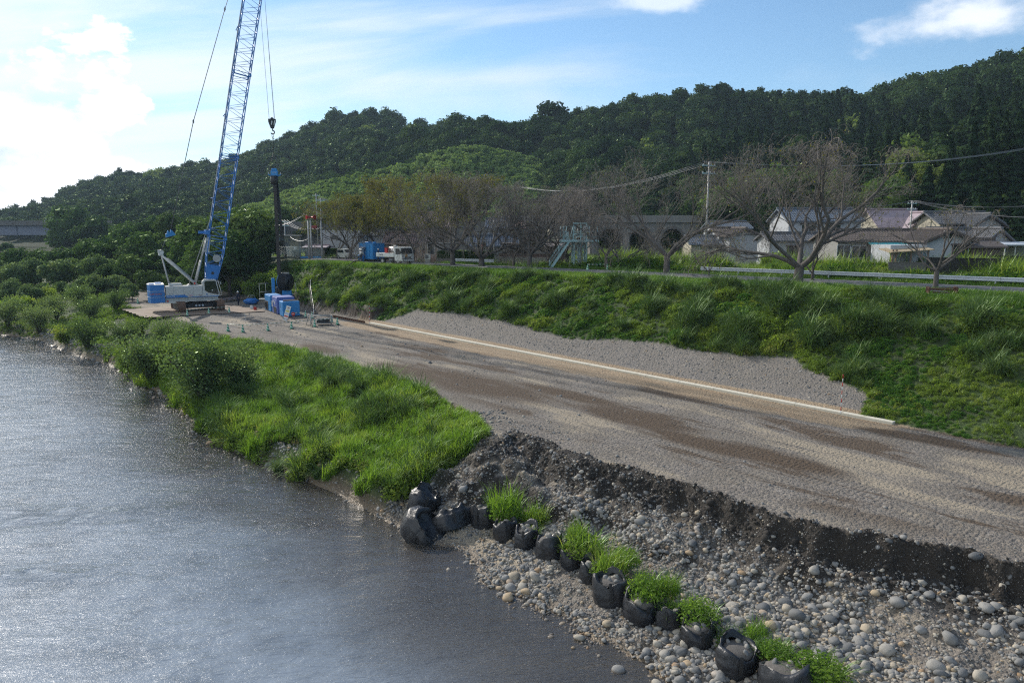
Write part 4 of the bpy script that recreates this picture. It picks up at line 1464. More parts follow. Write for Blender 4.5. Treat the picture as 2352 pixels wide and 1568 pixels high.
def build_woods():
    br = [make_tree('broadleaf_tree', crown_mesh('tree_crown', 5200, 3.9, 3.9, 3.9, 15, 1.75, .42, 300 + i, W_B if i % 2 else W_A, z0=5.4, core=.78), 7.5, .22, 310 + i) for i in range(6)]
    wi = [make_tree('willow_tree', crown_mesh('willow_crown', 4800, 3.4, 3.4, 3.2, 13, 1.5, .34, 330 + i, G_WILLOW, z0=4.0, core=.72, droop=.2), 5.5, .14, 340 + i, limbs=6) for i in range(3)]
    co = [make_tree('cedar_tree', conifer_mesh('cedar_crown', 5200, 15, 3.0, .5, 350 + i, F_CEDAR), 13, .25, 360 + i, limbs=0, lean=.01) for i in range(2)]
    bm = [make_tree('bamboo_clump', crown_mesh('bamboo_crown', 4000, 3.0, 3.0, 4.2, 10, 1.6, .38, 370, F_BAMBOO, z0=6, core=.7), 8, .1, 371)]
    rr = random.Random(77)
    topx = [-200, 0, 60, 100, 170, 230, 300, 380, 480, 560, 600, 640]
    def row(d, p0, p1, step, tops, protos, label, group, h0, zg=None, jit=6):
        px = p0; num = 0
        while px < p1:
            dd = d + rr.uniform(-jit, jit)
            pt = PY(px, np.interp(px, tops[0], tops[1]) + rr.uniform(-6, 12), dd)
            g = H(pt[0], pt[1]) if zg is None else zg
            h = max(2.5, pt[2] - g)
            pr = rr.choice(protos)
            s = h / h0
            num += 1
            place(pr, (pt[0], pt[1], g - .2), s * rr.uniform(.95, 1.15), label + ', ' + ORD[num] + ' from the left', 'tree', group, sz=s)
            px += step * rr.uniform(.75, 1.25)
    g1 = 'trees of the riverside wood'
    row(232, 150, 225, 45, ([0, 170, 240], [500, 462, 480]), br, 'tall dark tree beyond the end of the road bridge', g1, 9.6)
    row(215, -120, 190, 40, ([-200, 200], [556, 556]), br, 'tree seen under the road bridge', g1, 9.6)
    row(190, -120, 620, 48, ([-200, 215, 250, 300, 480, 640], [575, 562, 505, 500, 482, 492]), br + wi[:1], 'far tree at the back of the riverside wood', g1, 9.6)
    row(158, -80, 620, 44, ([-200, 90, 170, 230, 300, 380, 480, 560, 640], [582, 575, 560, 525, 505, 476, 484, 470, 500]), br, 'leafy tree in the middle of the riverside wood', g1, 9.6)
    row(132, -120, 480, 44, ([-200, 100, 200, 300, 380, 480], [572, 570, 555, 535, 515, 515]), br + wi, 'leafy tree in the front half of the riverside wood', g1, 9)
    row(112, 250, 480, 48, ([0, 250, 300, 400, 480], [620, 595, 580, 560, 540]), br + wi[:1], 'tree in the wood right behind the crawler crane', g1, 9.4)
    row(113, 470, 640, 40, ([470, 520, 560, 600, 640], [490, 468, 462, 485, 530]), br[:3] + br[3:], 'tall dark tree between crane boom and hanging pile', g1, 9.6)
    row(104, 470, 618, 40, ([470, 520, 600, 640], [540, 515, 530, 590]), br, 'dark hanging tree at the foot of the levee', g1, 9.6)
    row(99, 300, 470, 42, ([300, 470], [635, 600]), wi + br[:2], 'low tree at the yard edge behind the crane', g1, 8.2)
    row(118, -160, 260, 42, ([-200, 0, 260], [605, 598, 585]), wi, 'grey green willow standing on the flood plain', 'willows on the flood plain', 7.4)
    row(103, -140, 300, 38, ([-200, 0, 300], [648, 642, 618]), wi, 'pale willow in the front row on the flood plain', 'willows on the flood plain', 7.4)
    # behind the houses
    g2 = 'trees on the foot of the hill behind the houses'
    tp = ([1380, 1500, 1600, 1700, 1780, 1880, 1960, 2050, 2100, 2170, 2200, 2260, 2352, 2500], [500, 490, 470, 400, 362, 372, 425, 400, 352, 372, 330, 272, 250, 240])
    row(134, 1650, 1960, 46, tp, br, 'bright green tree rising behind the biggest bare cherry', g2, 9.6, jit=4)
    row(140, 1400, 1640, 60, (tp[0], [500] * 14), br, 'tree behind the arched railway viaduct', g2, 9.6, jit=4)
    row(120, 1960, 2080, 44, tp, br, 'dark tree left of the bamboo on the slope', g2, 9.6, jit=4)
    row(128, 2070, 2180, 38, tp, bm, 'pale feathery bamboo above the two storey houses', g2, 11, jit=3)
    row(118, 2190, 2560, 42, tp, co + br[:1], 'tall dark cedar on the slope beside the village', g2, 14.5, jit=4)
    row(108, 2130, 2560, 50, ([2130, 2250, 2352, 2560], [480, 440, 420, 400]), br + co, 'leafy tree close behind the tiled roofs', g2, 9.8, jit=2)
    # trees between village houses, the left end
    row(175, 600, 1400, 62, ([600, 800, 1400], [468, 478, 492]), br, 'tree at the foot of the terraced hill', 'trees among the far houses', 9.6, jit=14)
    return br, wi


BR, WI = build_woods()


def twiggy_shrub(name, n, rx, rz, leaf, seed, mat, stems=16, h=2.4):
    """willow shrub: many thin stems with foliage held at their ends, gaps between"""
    r = np.random.RandomState(seed)
    m = MB(); tips = []
    for i in range(stems):
        a = r.rand() * 6.28; l = h * (.75 + .4 * r.rand()); sp = .15 + .75 * r.rand()
        p = [(0, 0, -.2), (math.cos(a) * sp * l * .35, math.sin(a) * sp * l * .35, l * .5), (math.cos(a) * sp * l * .8, math.sin(a) * sp * l * .8, l * .86), (math.cos(a) * sp * l * 1.0, math.sin(a) * sp * l * 1.0, l * 1.0)]
        m.tube(p, [.05, .035, .018, .008], 4)
        for t in (1, 1, 2, 2, 3): tips.append(np.array(p[t]) + r.randn(3) * .12 * h)
    tips = np.array(tips)
    k = r.randint(0, len(tips), n)
    c = tips[k] + r.randn(n, 3) * np.array((.15, .15, .11)) * h
    c[:, 2] = np.maximum(c[:, 2], .02)
    nn = r.randn(n, 3) + np.array((0, 0, .5))
    v, f = leaf_quads(c, nn, leaf, r)
    e = empty(name, (0, 0, 0))
    m.build('stems', BARK, e)
    link('foliage', mesh_np('shrub_foliage', v, f, mat), e)
    return e


def build_shrubs():
    sh = [twiggy_shrub('willow_shrub', 5200, 1.6, 2.2, .13, 400 + i, G_WILLOW, h=2.4) for i in range(4)]
    lo = [twiggy_shrub('leafy_shrub', 5200, 1.6, 1.6, .17, 410 + i, G_LEVEE, stems=14, h=1.7) for i in range(2)]
    L = [(470, 925, 1.5, 'large round grey green willow shrub overhanging the water'), (545, 900, 1.15, 'willow shrub between the big round one and the bright bank grass'), (350, 880, 1.35, 'open willow shrub with bare stems left of the big round one'),
         (410, 860, 1.25, 'willow shrub behind the two at the water, below the gravel edge'), (300, 850, 1.0, 'low willow shrub by the pebbly water edge'), (380, 800, 1.0, 'small willow shrub against the gravel bank of the crane'),
         (285, 800, 1.0, 'shrub with a dark crooked stem below the gravel heap'), (200, 800, 1.1, 'round dark willow shrub on the pebble shore'), (150, 790, .9, 'shrub on the shore left of the round dark willow'),
         (235, 775, .9, 'shrub behind the round dark willow'), (90, 765, 1.1, 'shrub at the bend of the shore'), (20, 752, 1.2, 'shrub on the shore at the far bend of the river'), (130, 735, 1.1, 'yellowish shrub on the flood plain'),
         (60, 725, 1.2, 'broad shrub on the flood plain near the far bend'), (-40, 740, 1.3, 'broad shrub just upstream of the far bend'), (210, 735, 1.0, 'low shrub beside the bare gravel patch'), (265, 715, .9, 'low shrub left of the gravel heap'),
         (180, 705, 1.1, 'green shrub in front of the pale willows'), (100, 700, 1.2, 'shrub in the row before the pale willows'), (320, 770, .8, 'low shrub at the foot of the gravel bank'), (440, 800, .8, 'low shrub at the left end of the bright grass')]
    for i, (a, b, s, lab) in enumerate(L):
        p = hit(a, b); s = s * .86
        pr = sh[i % 4] if i % 5 < 3 else lo[i % 2]
        place(pr, (p[0], p[1], p[2]), s, lab, 'shrub', 'shrubs along the river bank')
    # shrubs in the roadside brush behind the guardrail and on the levee
    M = [(1770, 625, 1.0, 'kudzu covered bush hanging over the guardrail'), (1380, 560, 1.2, 'dark bush on the rough field right of the steel tower'), (1830, 575, 1.1, 'dark bush beside the white gabled house'), (1640, 560, 1.0, 'bush in front of the low white house'),
         (2010, 590, 1.2, 'broad bush beside the blue post'), (2090, 610, 1.0, 'bush below the lean-to of the white house'), (2300, 650, .9, 'bush growing over the right end of the guardrail'), (2025, 645, .6, 'small grassy bush at the guardrail'),
         (1465, 575, 1.1, 'wide bush behind the forked bare tree'), (1300, 545, .9, 'round bush before the viaduct'), (620, 672, 1.2, 'bush at the foot of the levee behind the pile driver'), (590, 690, 1.1, 'bush where the levee meets the wood')]
    for i, (a, b, s, lab) in enumerate(M):
        p = hit(a, b)
        place(lo[i % 2], (p[0], p[1], p[2]), s, lab, 'bush', 'bushes beside the road')


build_shrubs()
# ------------------------------------------------------------------ crawler crane
YAW = R(27)
CC = np.array((-35.7, 83.7))


def along(a, b, t):
    return Vector(a) + (Vector(b) - Vector(a)) * t


def build_crane():
    root = empty('crawler_crane', (CC[0], CC[1], .03), YAW, 'blue and cream lattice boom crawler crane standing on rusty steel plates', 'crane')
    W, B = MAT['cwhite'], MAT['blue']
    # undercarriage, turned against the upper works
    ua = R(-58) - YAW
    car = MB()
    car.box((0, 0, .62), (2.6, 3.2, .55), rz=ua, ch=.08)
    car.box((0, 0, .62), (1.3, 3.9, .4), rz=ua + 0.0)
    car.cyl((0, 0, 1.02), 1.05, .3, 24)
    cb = car.build('carbody', MAT['black'], root)
    mm = MB()
    for i in (-.35, 0, .35):
        v = Matrix.Rotation(ua, 3, 'Z') @ Vector((1.32, i, .62))
        ax = Matrix.Rotation(ua, 3, 'Z') @ Vector((1, 0, 0))
        mm.cyl(v, .11, .04, 12, axis=ax)
    mm.build('round_marks', MAT['galv2'], cb)
    rot = Matrix.Rotation(ua, 4, 'Z')
    for sy in (-1, 1):
        tr = MB()
        Lh, hh, wd = 2.75, .56, .80
        loop = []
        for k in range(10):
            a = -math.pi / 2 + math.pi * k / 9
            loop.append((Lh - .5 + .54 * math.cos(a), .58 + .54 * math.sin(a)))
        for k in range(10):
            a = math.pi / 2 + math.pi * k / 9
            loop.append((-Lh + .5 + .54 * math.cos(a), .58 + .54 * math.sin(a)))
        # shoes round the loop
        per = []
        for i in range(len(loop)):
            a, b = Vector(loop[i]), Vector(loop[(i + 1) % len(loop)])
            n = max(1, round((b - a).length / .19))
            for j in range(n):
                c = a.lerp(b, (j + .5) / n); per.append((c, math.atan2((b - a).y, (b - a).x), (b - a).length / n))
        for c, an, l in per:
            tr.box((c.x, sy * 2.02, c.y), (l * .9, wd, .07), ry=-an)
            tr.box((c.x - math.sin(an) * -.045, sy * 2.02, c.y - math.cos(an) * .045), (.03, wd, .05), ry=-an)
        me = tr.mesh('track', MAT['rust']); me.transform(rot)
        t = link('track', me, root)
        fr = MB()
        fr.box((0, sy * 2.02, .62), (4.5, .42, .5), ch=.05)
        me = fr.mesh('side_frame', MAT['black']); me.transform(rot); link('side_frame', me, t)
        for k in range(8):
            rl = MB().cyl((-1.95 + k * .56, sy * 2.02, .26), .17, .5, 14, 'Y')
            rl.cyl((-1.95 + k * .56, sy * 2.02, .26), .07, .56, 10, 'Y')
            me = rl.mesh('roller', MAT['black'] if k % 2 else MAT['grey']); me.transform(rot); link('roller', me, t)
        for sx in (-1, 1):
            me = MB().cyl((sx * (Lh - .5), sy * 2.02, .58), .44, .36, 20, 'Y').cyl((sx * (Lh - .5), sy * 2.02, .58), .16, .5, 12, 'Y').mesh('sprocket', MAT['grey']); me.transform(rot); link('sprocket', me, t)
    # upper works: main deck frame and engine housing
    d = MB()
    d.box((-.7, 0, 1.42), (5.6, 2.9, .3), ch=.03)
    d.prism([(-3.3, 1.28), (2.2, 1.28), (2.2, 1.14), (-.9, 1.14), (-1.9, .95), (-3.3, 1.05)], -1.62, -1.56)
    dk = d.build('deck_frame', W, root)
    MB().cyl((-3.1, -1.64, 1.25), .1, .03, 14, 'Y').build('red_reflector', MAT['red'], dk)
    h = MB()
    h.box((-1.35, -.95, 2.22), (3.75, 1.35, 1.28), ch=.05)
    hs = h.build('engine_housing', W, root)
    for x0, x1 in ((-3.2, -2.42), (-2.4, -1.42), (-1.4, -.42), (-.4, .5)):
        MB().box(((x0 + x1) / 2, -1.637, 2.3), (x1 - x0 - .03, .03, 1.0), ch=.008).build('door_panel', W, hs)
    for x in (-2.85, -2.6, -1.0, -.55):
        MB().box((x, -1.66, 2.02), (.09, .02, .05)).build('latch', MAT['grey'], hs)
    MB().prism([(-3.2, 1.60), (-.95, 1.60), (-1.35, 1.90), (-3.2, 1.90)], -1.668, -1.64).build('blue_stripe', B, hs)
    MB().prism([(-.75, 1.60), (2.15, 1.60), (2.15, 1.66), (-.65, 1.66)], -1.69, -1.645).build('thin_blue_stripe', B, hs)
    put_text('SCX700', .24, MAT['white'], hs, (-2.75, -1.672, 1.75), Matrix.Rotation(math.pi / 2, 3, 'X'), sx=1.05)
    put_text('-2', .15, MAT['white'], hs, (-2.12, -1.672, 1.73), Matrix.Rotation(math.pi / 2, 3, 'X'))
    lt = MB()
    for i, x in enumerate((-.6, -.52, -.42)): lt.box((x, -1.655, 2.02 + .02 * i), (.05, .01, .09), ry=.3 * i)
    MB().box((-.7, -1.655, 1.8), (.35, .01, .12)).build('sticker', pmat('pink_sticker', (.5, .3, .38), .5), hs)
    put_text('SRX', .17, MAT['dred'], hs, (.25, -1.675, 1.78), Matrix.Rotation(math.pi / 2, 3, 'X'), 'red_lettering')
    o = MB(); o.box((-1.2, .95, 2.15), (4.0, 1.25, 1.15), ch=.05); o.build('winch_housing', W, root)
    m = MB()
    m.box((-2.2, -.5, 2.98), (1.4, .8, .28), ch=.1); m.build('fuel_tank', W, root)
    w = MB()
    for x in (-1.9, -.7): w.cyl((x, 0.1, 2.6), .34, 1.0, 18, 'Y')
    w.build('winch_drum', MAT['wire'], root)
    # hand rail on the deck roof
    r = MB()
    for x in (-.2, .5): r.tube([(x, -.5, 2.88), (x, -.5, 3.3)], .02, 5)
    r.tube([(-.2, -.5, 3.3), (.5, -.5, 3.3)], .02, 5); r.build('roof_rail', MAT['pale'], root)
    MB().box((-.2, -.75, 3.05), (.16, .16, .2)).build('warning_lamp', MAT['red'], root)
    # cab
    cx0, cx1 = .52, 2.2
    cabp = [(cx0, 1.62), (cx1, 1.62), (cx1 + .06, 1.9), (cx1 - .22, 3.42), (cx1 - .4, 3.5), (cx0 + .25, 3.5), (cx0, 3.3)]
    cb = MB().prism(cabp, -1.62, -.62).build('cab', W, root)
    win = [(cx0 + .22, 2.3), (cx0 + .55, 2.05), (cx1 - .12, 1.8), (cx1 - .02, 1.9), (cx1 - .30, 3.28), (cx1 - .42, 3.34), (cx0 + .34, 3.34), (cx0 + .22, 3.22)]
    MB().prism(win, -1.64, -1.60).build('side_window', MAT['glass'], cb)
    fw = MB(); fw.add([(cx1 + .05, -1.52, 1.95), (cx1 + .05, -.72, 1.95), (cx1 - .2, -.72, 3.35), (cx1 - .2, -1.52, 3.35)], [(0, 1, 2, 3)])
    fw.add([(cx1 + .07, -1.52, 1.95), (cx1 + .07, -.72, 1.95), (cx1 - .18, -.72, 3.35), (cx1 - .18, -1.52, 3.35)], [(3, 2, 1, 0)]); fw.build('front_window', MAT['glass'], cb)
    g = MB(); g.tube([(cx1 + .28, -1.6, 1.75), (cx1 + .22, -1.6, 2.2), (cx1 - .05, -1.6, 3.4)], .035, 6); g.tube([(cx1 + .3, -1.6, 1.72), (cx1, -1.6, 1.68)], .03, 6)
    g.build('front_guard_rail', W, cb)
    MB().box((cx0 + 1.0, -1.655, 2.3), (.14, .01, .1)).build('notice', MAT['white'], cb)
    MB().cyl((cx0 + .4, -1.64, 1.85), .08, .02, 12, 'Y').build('round_sticker', B, cb)
    MB().tube([(cx1 - .1, -1.55, 3.2), (cx1 + .2, -1.8, 3.15)], .015, 5).box((cx1 + .22, -1.82, 3.05), (.04, .16, .3)).build('mirror', MAT['white'], cb)
    # counterweight: three stacked curved blocks
    for i, (z0, z1) in enumerate(((1.1, 1.72), (1.74, 2.36), (2.38, 3.08))):
        c = MB(); prof = [(-3.35, -1.72), (-3.35, 1.72)]
        for k in range(9):
            y = 1.72 - 3.44 * k / 8
            prof.append((-4.75 - .28 * (1 - (y / 1.72) ** 2), y))
        c.prism(prof, z0, z1, 'Z'); cw = c.build('counterweight_block', B, root)
        e = MB(); pr = [(a - .012 if a < -4 else a, b * 1.008) for a, b in prof]
        e.prism(pr, z1 - .015, z1 + .012, 'Z'); e.build('pale_edge', MAT['cwht'], cw)
        if i == 1:
            put_text('SUMITOMO', .26, MAT['orange'], cw, (-4.25, -1.735, 2.06), Matrix.Rotation(math.pi / 2, 3, 'X'), sx=.9)
    MB().box((-4.6, -1.0, 3.14), (.5, .9, .1)).box((-3.9, .3, 3.14), (.6, 1.6, .1)).build('counterweight_lug', B, root)
    # gantry (A frame)
    for sy in (-.62, .62):
        a, b = (.15, sy, 2.75), (-3.35, sy * .8, 6.2)
        g = MB().tube([a, b], [.16, .12], 8); g.box(along(a, b, .5), (.5, .1, .1), ry=.78)
        gg = g.build('gantry_leg', W, root)
        MB().tube([along(a, b, .25) + Vector((.1, 0, .16)), along(a, b, .85) + Vector((.1, 0, .16))], .07, 6).build('ram', MAT['pale'], gg)
        MB().tube([(-3.35, sy * .8, 6.2), (-2.75, sy, 2.9)], .075, 8).build('gantry_strut', MAT['pale'], root)
    t = MB(); t.box((-3.4, 0, 6.3), (.5, 1.25, .3), ch=.06)
    t.cyl((-3.35, 0, 6.55), .26, .9, 16, 'Y'); t.box((-3.6, -.3, 6.62), (.2, .12, .35)); t.box((-3.6, .3, 6.62), (.2, .12, .35)); t.build('gantry_head', W, root)
    # boom
    foot = Vector((1.3, 0, 2.0))
    tipw = Vector((-26.7, 87.6, 45.5)) - Vector((CC[0], CC[1], .03))
    tip = Matrix.Rotation(-YAW, 3, 'Z') @ tipw
    tip.y = 0
    ax = (tip - foot).normalized(); side = Vector((0, 1, 0)); up = ax.cross(side).normalized() * -1
    if up.x > 0: up = -up                                       # points to the boom's back
    def bp(t, u, v): return foot + ax * t + up * u + side * v
    secs = [(0.0, 6.2), (6.2, 15.4), (15.4, 24.6), (24.6, 33.8), (33.8, 43.6)]
    hw = .88
    for si, (t0, t1) in enumerate(secs):
        c = MB()
        def half(t):
            if si == 0:
                q = min(1, (t - t0) / 5.4 + .22); return (.25 + (hw - .25) * q if t > .6 else .3, hw)
            if si == 4 and t > 38: q = (t - 38) / 5.6; return (hw * (1 - .6 * q), hw)
            return (hw, hw)
        for su in (-1, 1):
            for sv in (-1, 1):
                pts = [bp(t, su * half(t)[0], sv * half(t)[1]) for t in np.linspace(t0 + (.8 if si == 0 else .04), t1 - .04, 4)]
                c.tube(pts, .062, 6)
        sec = c.build('boom_section', B, root)
        l = MB()
        nb = 6 if si else 4
        if si == 0:
            tt = np.linspace(1.6, t1 - .2, nb + 1)
        else: tt = np.linspace(t0 + .15, t1 - .15, nb + 1)
        for k in range(nb):
            a, b = tt[k], tt[k + 1]; m_ = (a + b) / 2
            for s_ in (-1, 1):
                ha, hm, hb = half(a)[0], half(m_)[0], half(b)[0]
                l.tube([bp(a, -ha, s_ * hw), bp(m_, hm, s_ * hw), bp(b, -hb, s_ * hw)], .03, 4, smooth=False)
                l.tube([bp(a, s_ * ha, -hw), bp(m_, s_ * hm, hw), bp(b, s_ * hb, -hw)], .03, 4, smooth=False)
            l.tube([bp(m_, -half(m_)[0], -hw), bp(m_, half(m_)[0], hw)], .02, 4, smooth=False)
        for e_ in (tt[0], tt[-1]):
            h_ = half(e_)[0]
            for p_, q_ in (((-h_, -hw), (h_, -hw)), ((h_, -hw), (h_, hw)), ((h_, hw), (-h_, hw)), ((-h_, hw), (-h_, -hw))):
                l.tube([bp(e_, *p_), bp(e_, *q_)], .04, 5)
        l.build('lacing', B, sec)
        if si:
            for sv in (-1, 1):
                for su in (-1, 1):
                    pass
            pn = MB()
            for sv in (-1, 1):
                for su in (-1, 1): pn.box(bp(t0, su * hw, sv * hw), (.2, .2, .24))
            pn.build('joint_pin', B, sec)
        if si == 0:
            pl = MB()
            for sv in (-1, 1):
                a = [bp(-.15, -.12, sv * hw), bp(-.15, .14, sv * hw), bp(3.1, half(3.1)[0] * 1.0, sv * hw), bp(3.1, -half(3.1)[0], sv * hw)]
                a2 = [p + Vector((0, .05 * sv, 0)) for p in a]
                pl.add(a + a2, [(0, 1, 2, 3), (7, 6, 5, 4), (0, 4, 5, 1), (1, 5, 6, 2), (2, 6, 7, 3), (3, 7, 4, 0)])
            pl.build('foot_plate', B, sec)
            MB().cyl(bp(2.2, .0, -hw - .05), .16, .04, 16, 'Y').build('hole', MAT['black'], sec)
            MB().cyl(bp(3.9, -.2, -hw - .03), .42, .05, 18, 'Y').build('rope_drum_cover', MAT['pale'], sec)
        if si == 1:
            MB().box(bp(6.6, hw + .25, 0), (.5, 1.9, .5), ry=.15).box(bp(6.5, hw + .8, 0), (.7, .3, .3)).build('backstop_bracket', B, sec)
            MB().box(bp(5.2, hw + .05, -.3), (.5, .5, 1.6), ry=.15).build('white_box', MAT['cwhite'], sec)
    for t in (10.5, 19.8, 29.4, 38):
        MB().tube([bp(t, hw + .25, -hw), bp(t, hw + .25, hw)], .05, 6).tube([bp(t, hw, -hw), bp(t, hw + .3, -hw)], .04, 5).tube([bp(t, hw, hw), bp(t, hw + .3, hw)], .04, 5).build('pendant_guide', B, root)
    hd = MB(); hd.cyl(tip + Vector((.4, 0, 0)), .5, .5, 20, 'Y'); hd.box(tip, (1.1, 1.1, .7), ch=.05); hd.build('boom_head', B, root)
    # back stops (grey tubes) and ropes
    for sv in (-.62, .62):
        bs = MB(); a = Vector((-.15, sv, 2.85)); b = bp(5.7, hw + .25, sv); bs.tube([a, along(a, b, .55)], .10, 8); bs.tube([along(a, b, .55), b], .065, 8); bs.build('back_stop', MAT['pale'], root)
    rp = MB()
    for sv in (-.25, .3):
        rp.tube([(-.8, sv, 2.8), bp(8, hw + .12, sv), bp(25, hw + .15, sv), bp(43.4, hw + .1, sv * .6)], .022, 4)
    rp.build('hoist_rope_on_boom', MAT['pale'], root)
    bail = Vector((-2.35, 0, 8.55))
    bm_ = MB(); bm_.prism([(-.5, -.28), (.5, -.28), (.42, .05), (.2, .42), (.05, .1), (-.12, .42), (-.3, .1), (-.45, .1)], -.55, .55)
    me = bm_.mesh('bail', MAT['ltblue']); me.transform(Matrix.Translation(bail) @ Matrix.Rotation(-.25, 4, 'Y')); link('bail', me, root)
    for sv in (-.35, .35):
        pts = [bail + Vector((.1, sv, .4)), along(bail, tip, .33) + Vector((-.9, sv * .9, 0)), along(bail, tip, .66) + Vector((-1.0, sv * .8, 0)), tip + Vector((-.6, sv * .6, .2))]
        pd = MB().tube(pts, .030, 5)
        for q in pts[1:3]: pd.box(q, (.12, .12, .34))
        pd.build('pendant_rope', MAT['wire'], root)
    lr = MB()
    for k in range(6):
        y = -.5 + k * .2; lr.tube([(-3.35, y, 6.7), bail + Vector((-.3, y * .9, -.2))], .012, 3)
    lr.build('luffing_rope', MAT['wire'], root)
    for k, sv in enumerate((-.12, .12)):
        pass


build_crane()

PILE = np.array((-27.3, 87.0))


def build_hook_and_pile():
    px, py = PILE
    e = empty('hook_block', (px, py, 19.7), R(20), 'black and white striped hook block hanging from the crane ropes', 'hook')
    b = MB(); b.prism([(-.42, 1.75), (.42, 1.75), (.42, 1.45), (.18, .72), (-.18, .72), (-.42, 1.45)], -.16, .16); b.cyl((0, 0, 1.72), .2, .36, 14, 'Y')
    bb = b.build('block_body', MAT['black'], e)
    for s in (-.14, .16):
        MB().prism([(s - .02, 1.1), (s + .08, 1.1), (s + .2, 1.6), (s + .08, 1.6)], -.17, -.161).build('white_stripe', MAT['cwht'], bb)
    k = [(0, 0, .74), (0, 0, .55)] + [(.2 * math.sin(a), 0, .30 - .2 * math.cos(a) * -1) for a in np.linspace(0, 4.4, 9)]
    MB().tube(k, [.06, .06] + [.075] * 8 + [.03], 8).build('hook', MAT['wire'], e)
    rp = MB()
    for dx, tx, ty in ((-.3, -1.1, -.1), (.3, -.55, .1), (.24, -.5, .12)):
        rp.tube([(dx, 0, 1.75), (tx, ty, 25.6)], .017, 4)
    rp.build('hoist_rope', MAT['wirelight'], e)
    # vibrating / pressed pile hanging on the sling
    p = empty('steel_pile', (px, py, 0), R(12), 'long dark steel pile hanging upright from the hook into the pile driver', 'pile')
    m = MB(); m.prism([(-.19, -.19), (.19, -.19), (.19, -.12), (.05, -.12), (.05, .12), (.19, .12), (.19, .19), (-.19, .19), (-.19, .12), (-.05, .12), (-.05, -.12), (-.19, -.12)], -.5, 14.2, 'Z')
    pm = m.build('pile_shaft', pmat('dark_wet_pile_steel', (.028, .024, .024), .45, var=.5, scale=.8, dirt=.6, dcol=(.09, .06, .045), metal=.3), p)
    s = MB(); s.tube([(-.15, .1, 14.3), (-.15, .1, 1.8)], .012, 4); s.build('guide_wire', MAT['wire'], p)
    h = empty('water_jet_head', (px, py, 14.2), R(12), 'blue swivel head with side lugs on top of the tall steel pile', 'swivel head')
    a = MB(); a.cyl((-.05, 0, .45), .42, .95, 18); a.build('hose_drum', MAT['black'], h)
    a = MB(); a.box((0, 0, 1.2), (.8, .6, .62), ch=.06); a.box((0, 0, 1.62), (.62, .5, .3), ch=.08); hb = a.build('head_body', MAT['ltblue'], h)
    put_text('SANWA', .13, MAT['white'], hb, (0, -.305, 1.3), Matrix.Rotation(math.pi / 2, 3, 'X'))
    MB().prism([(-.72, 1.05), (-.3, .82), (.3, .82), (.72, 1.05), (.72, 1.15), (.4, 1.0), (-.4, 1.0), (-.72, 1.15)], -.12, .12).build('lug_plate', MAT['ltblue'], h)
    sl = empty('lifting_sling', (px, py, 15.2), R(12), 'forked wire sling with shackles between the hook and the blue head', 'sling')
    for sx in (-1, 1):
        t = MB().tube([(sx * .66, 0, .05), (sx * .6, 0, .5), (0, 0, 2.5)], .03, 5); t.build('sling_leg', MAT['black'], sl)
        MB().box((sx * .66, 0, .2), (.12, .1, .3)).build('shackle', MAT['pale'], sl)
    MB().tube([(0, 0, 2.45), (0, 0, 4.3)], .035, 5).build('sling_rope', MAT['black'], sl)
    MB().tube([(.09 * math.cos(a), 0, 4.4 + .22 * math.sin(a)) for a in np.linspace(0, 6.28, 13)], .03, 5, cap=False).build('oval_link', MAT['pale'], sl)


build_hook_and_pile()


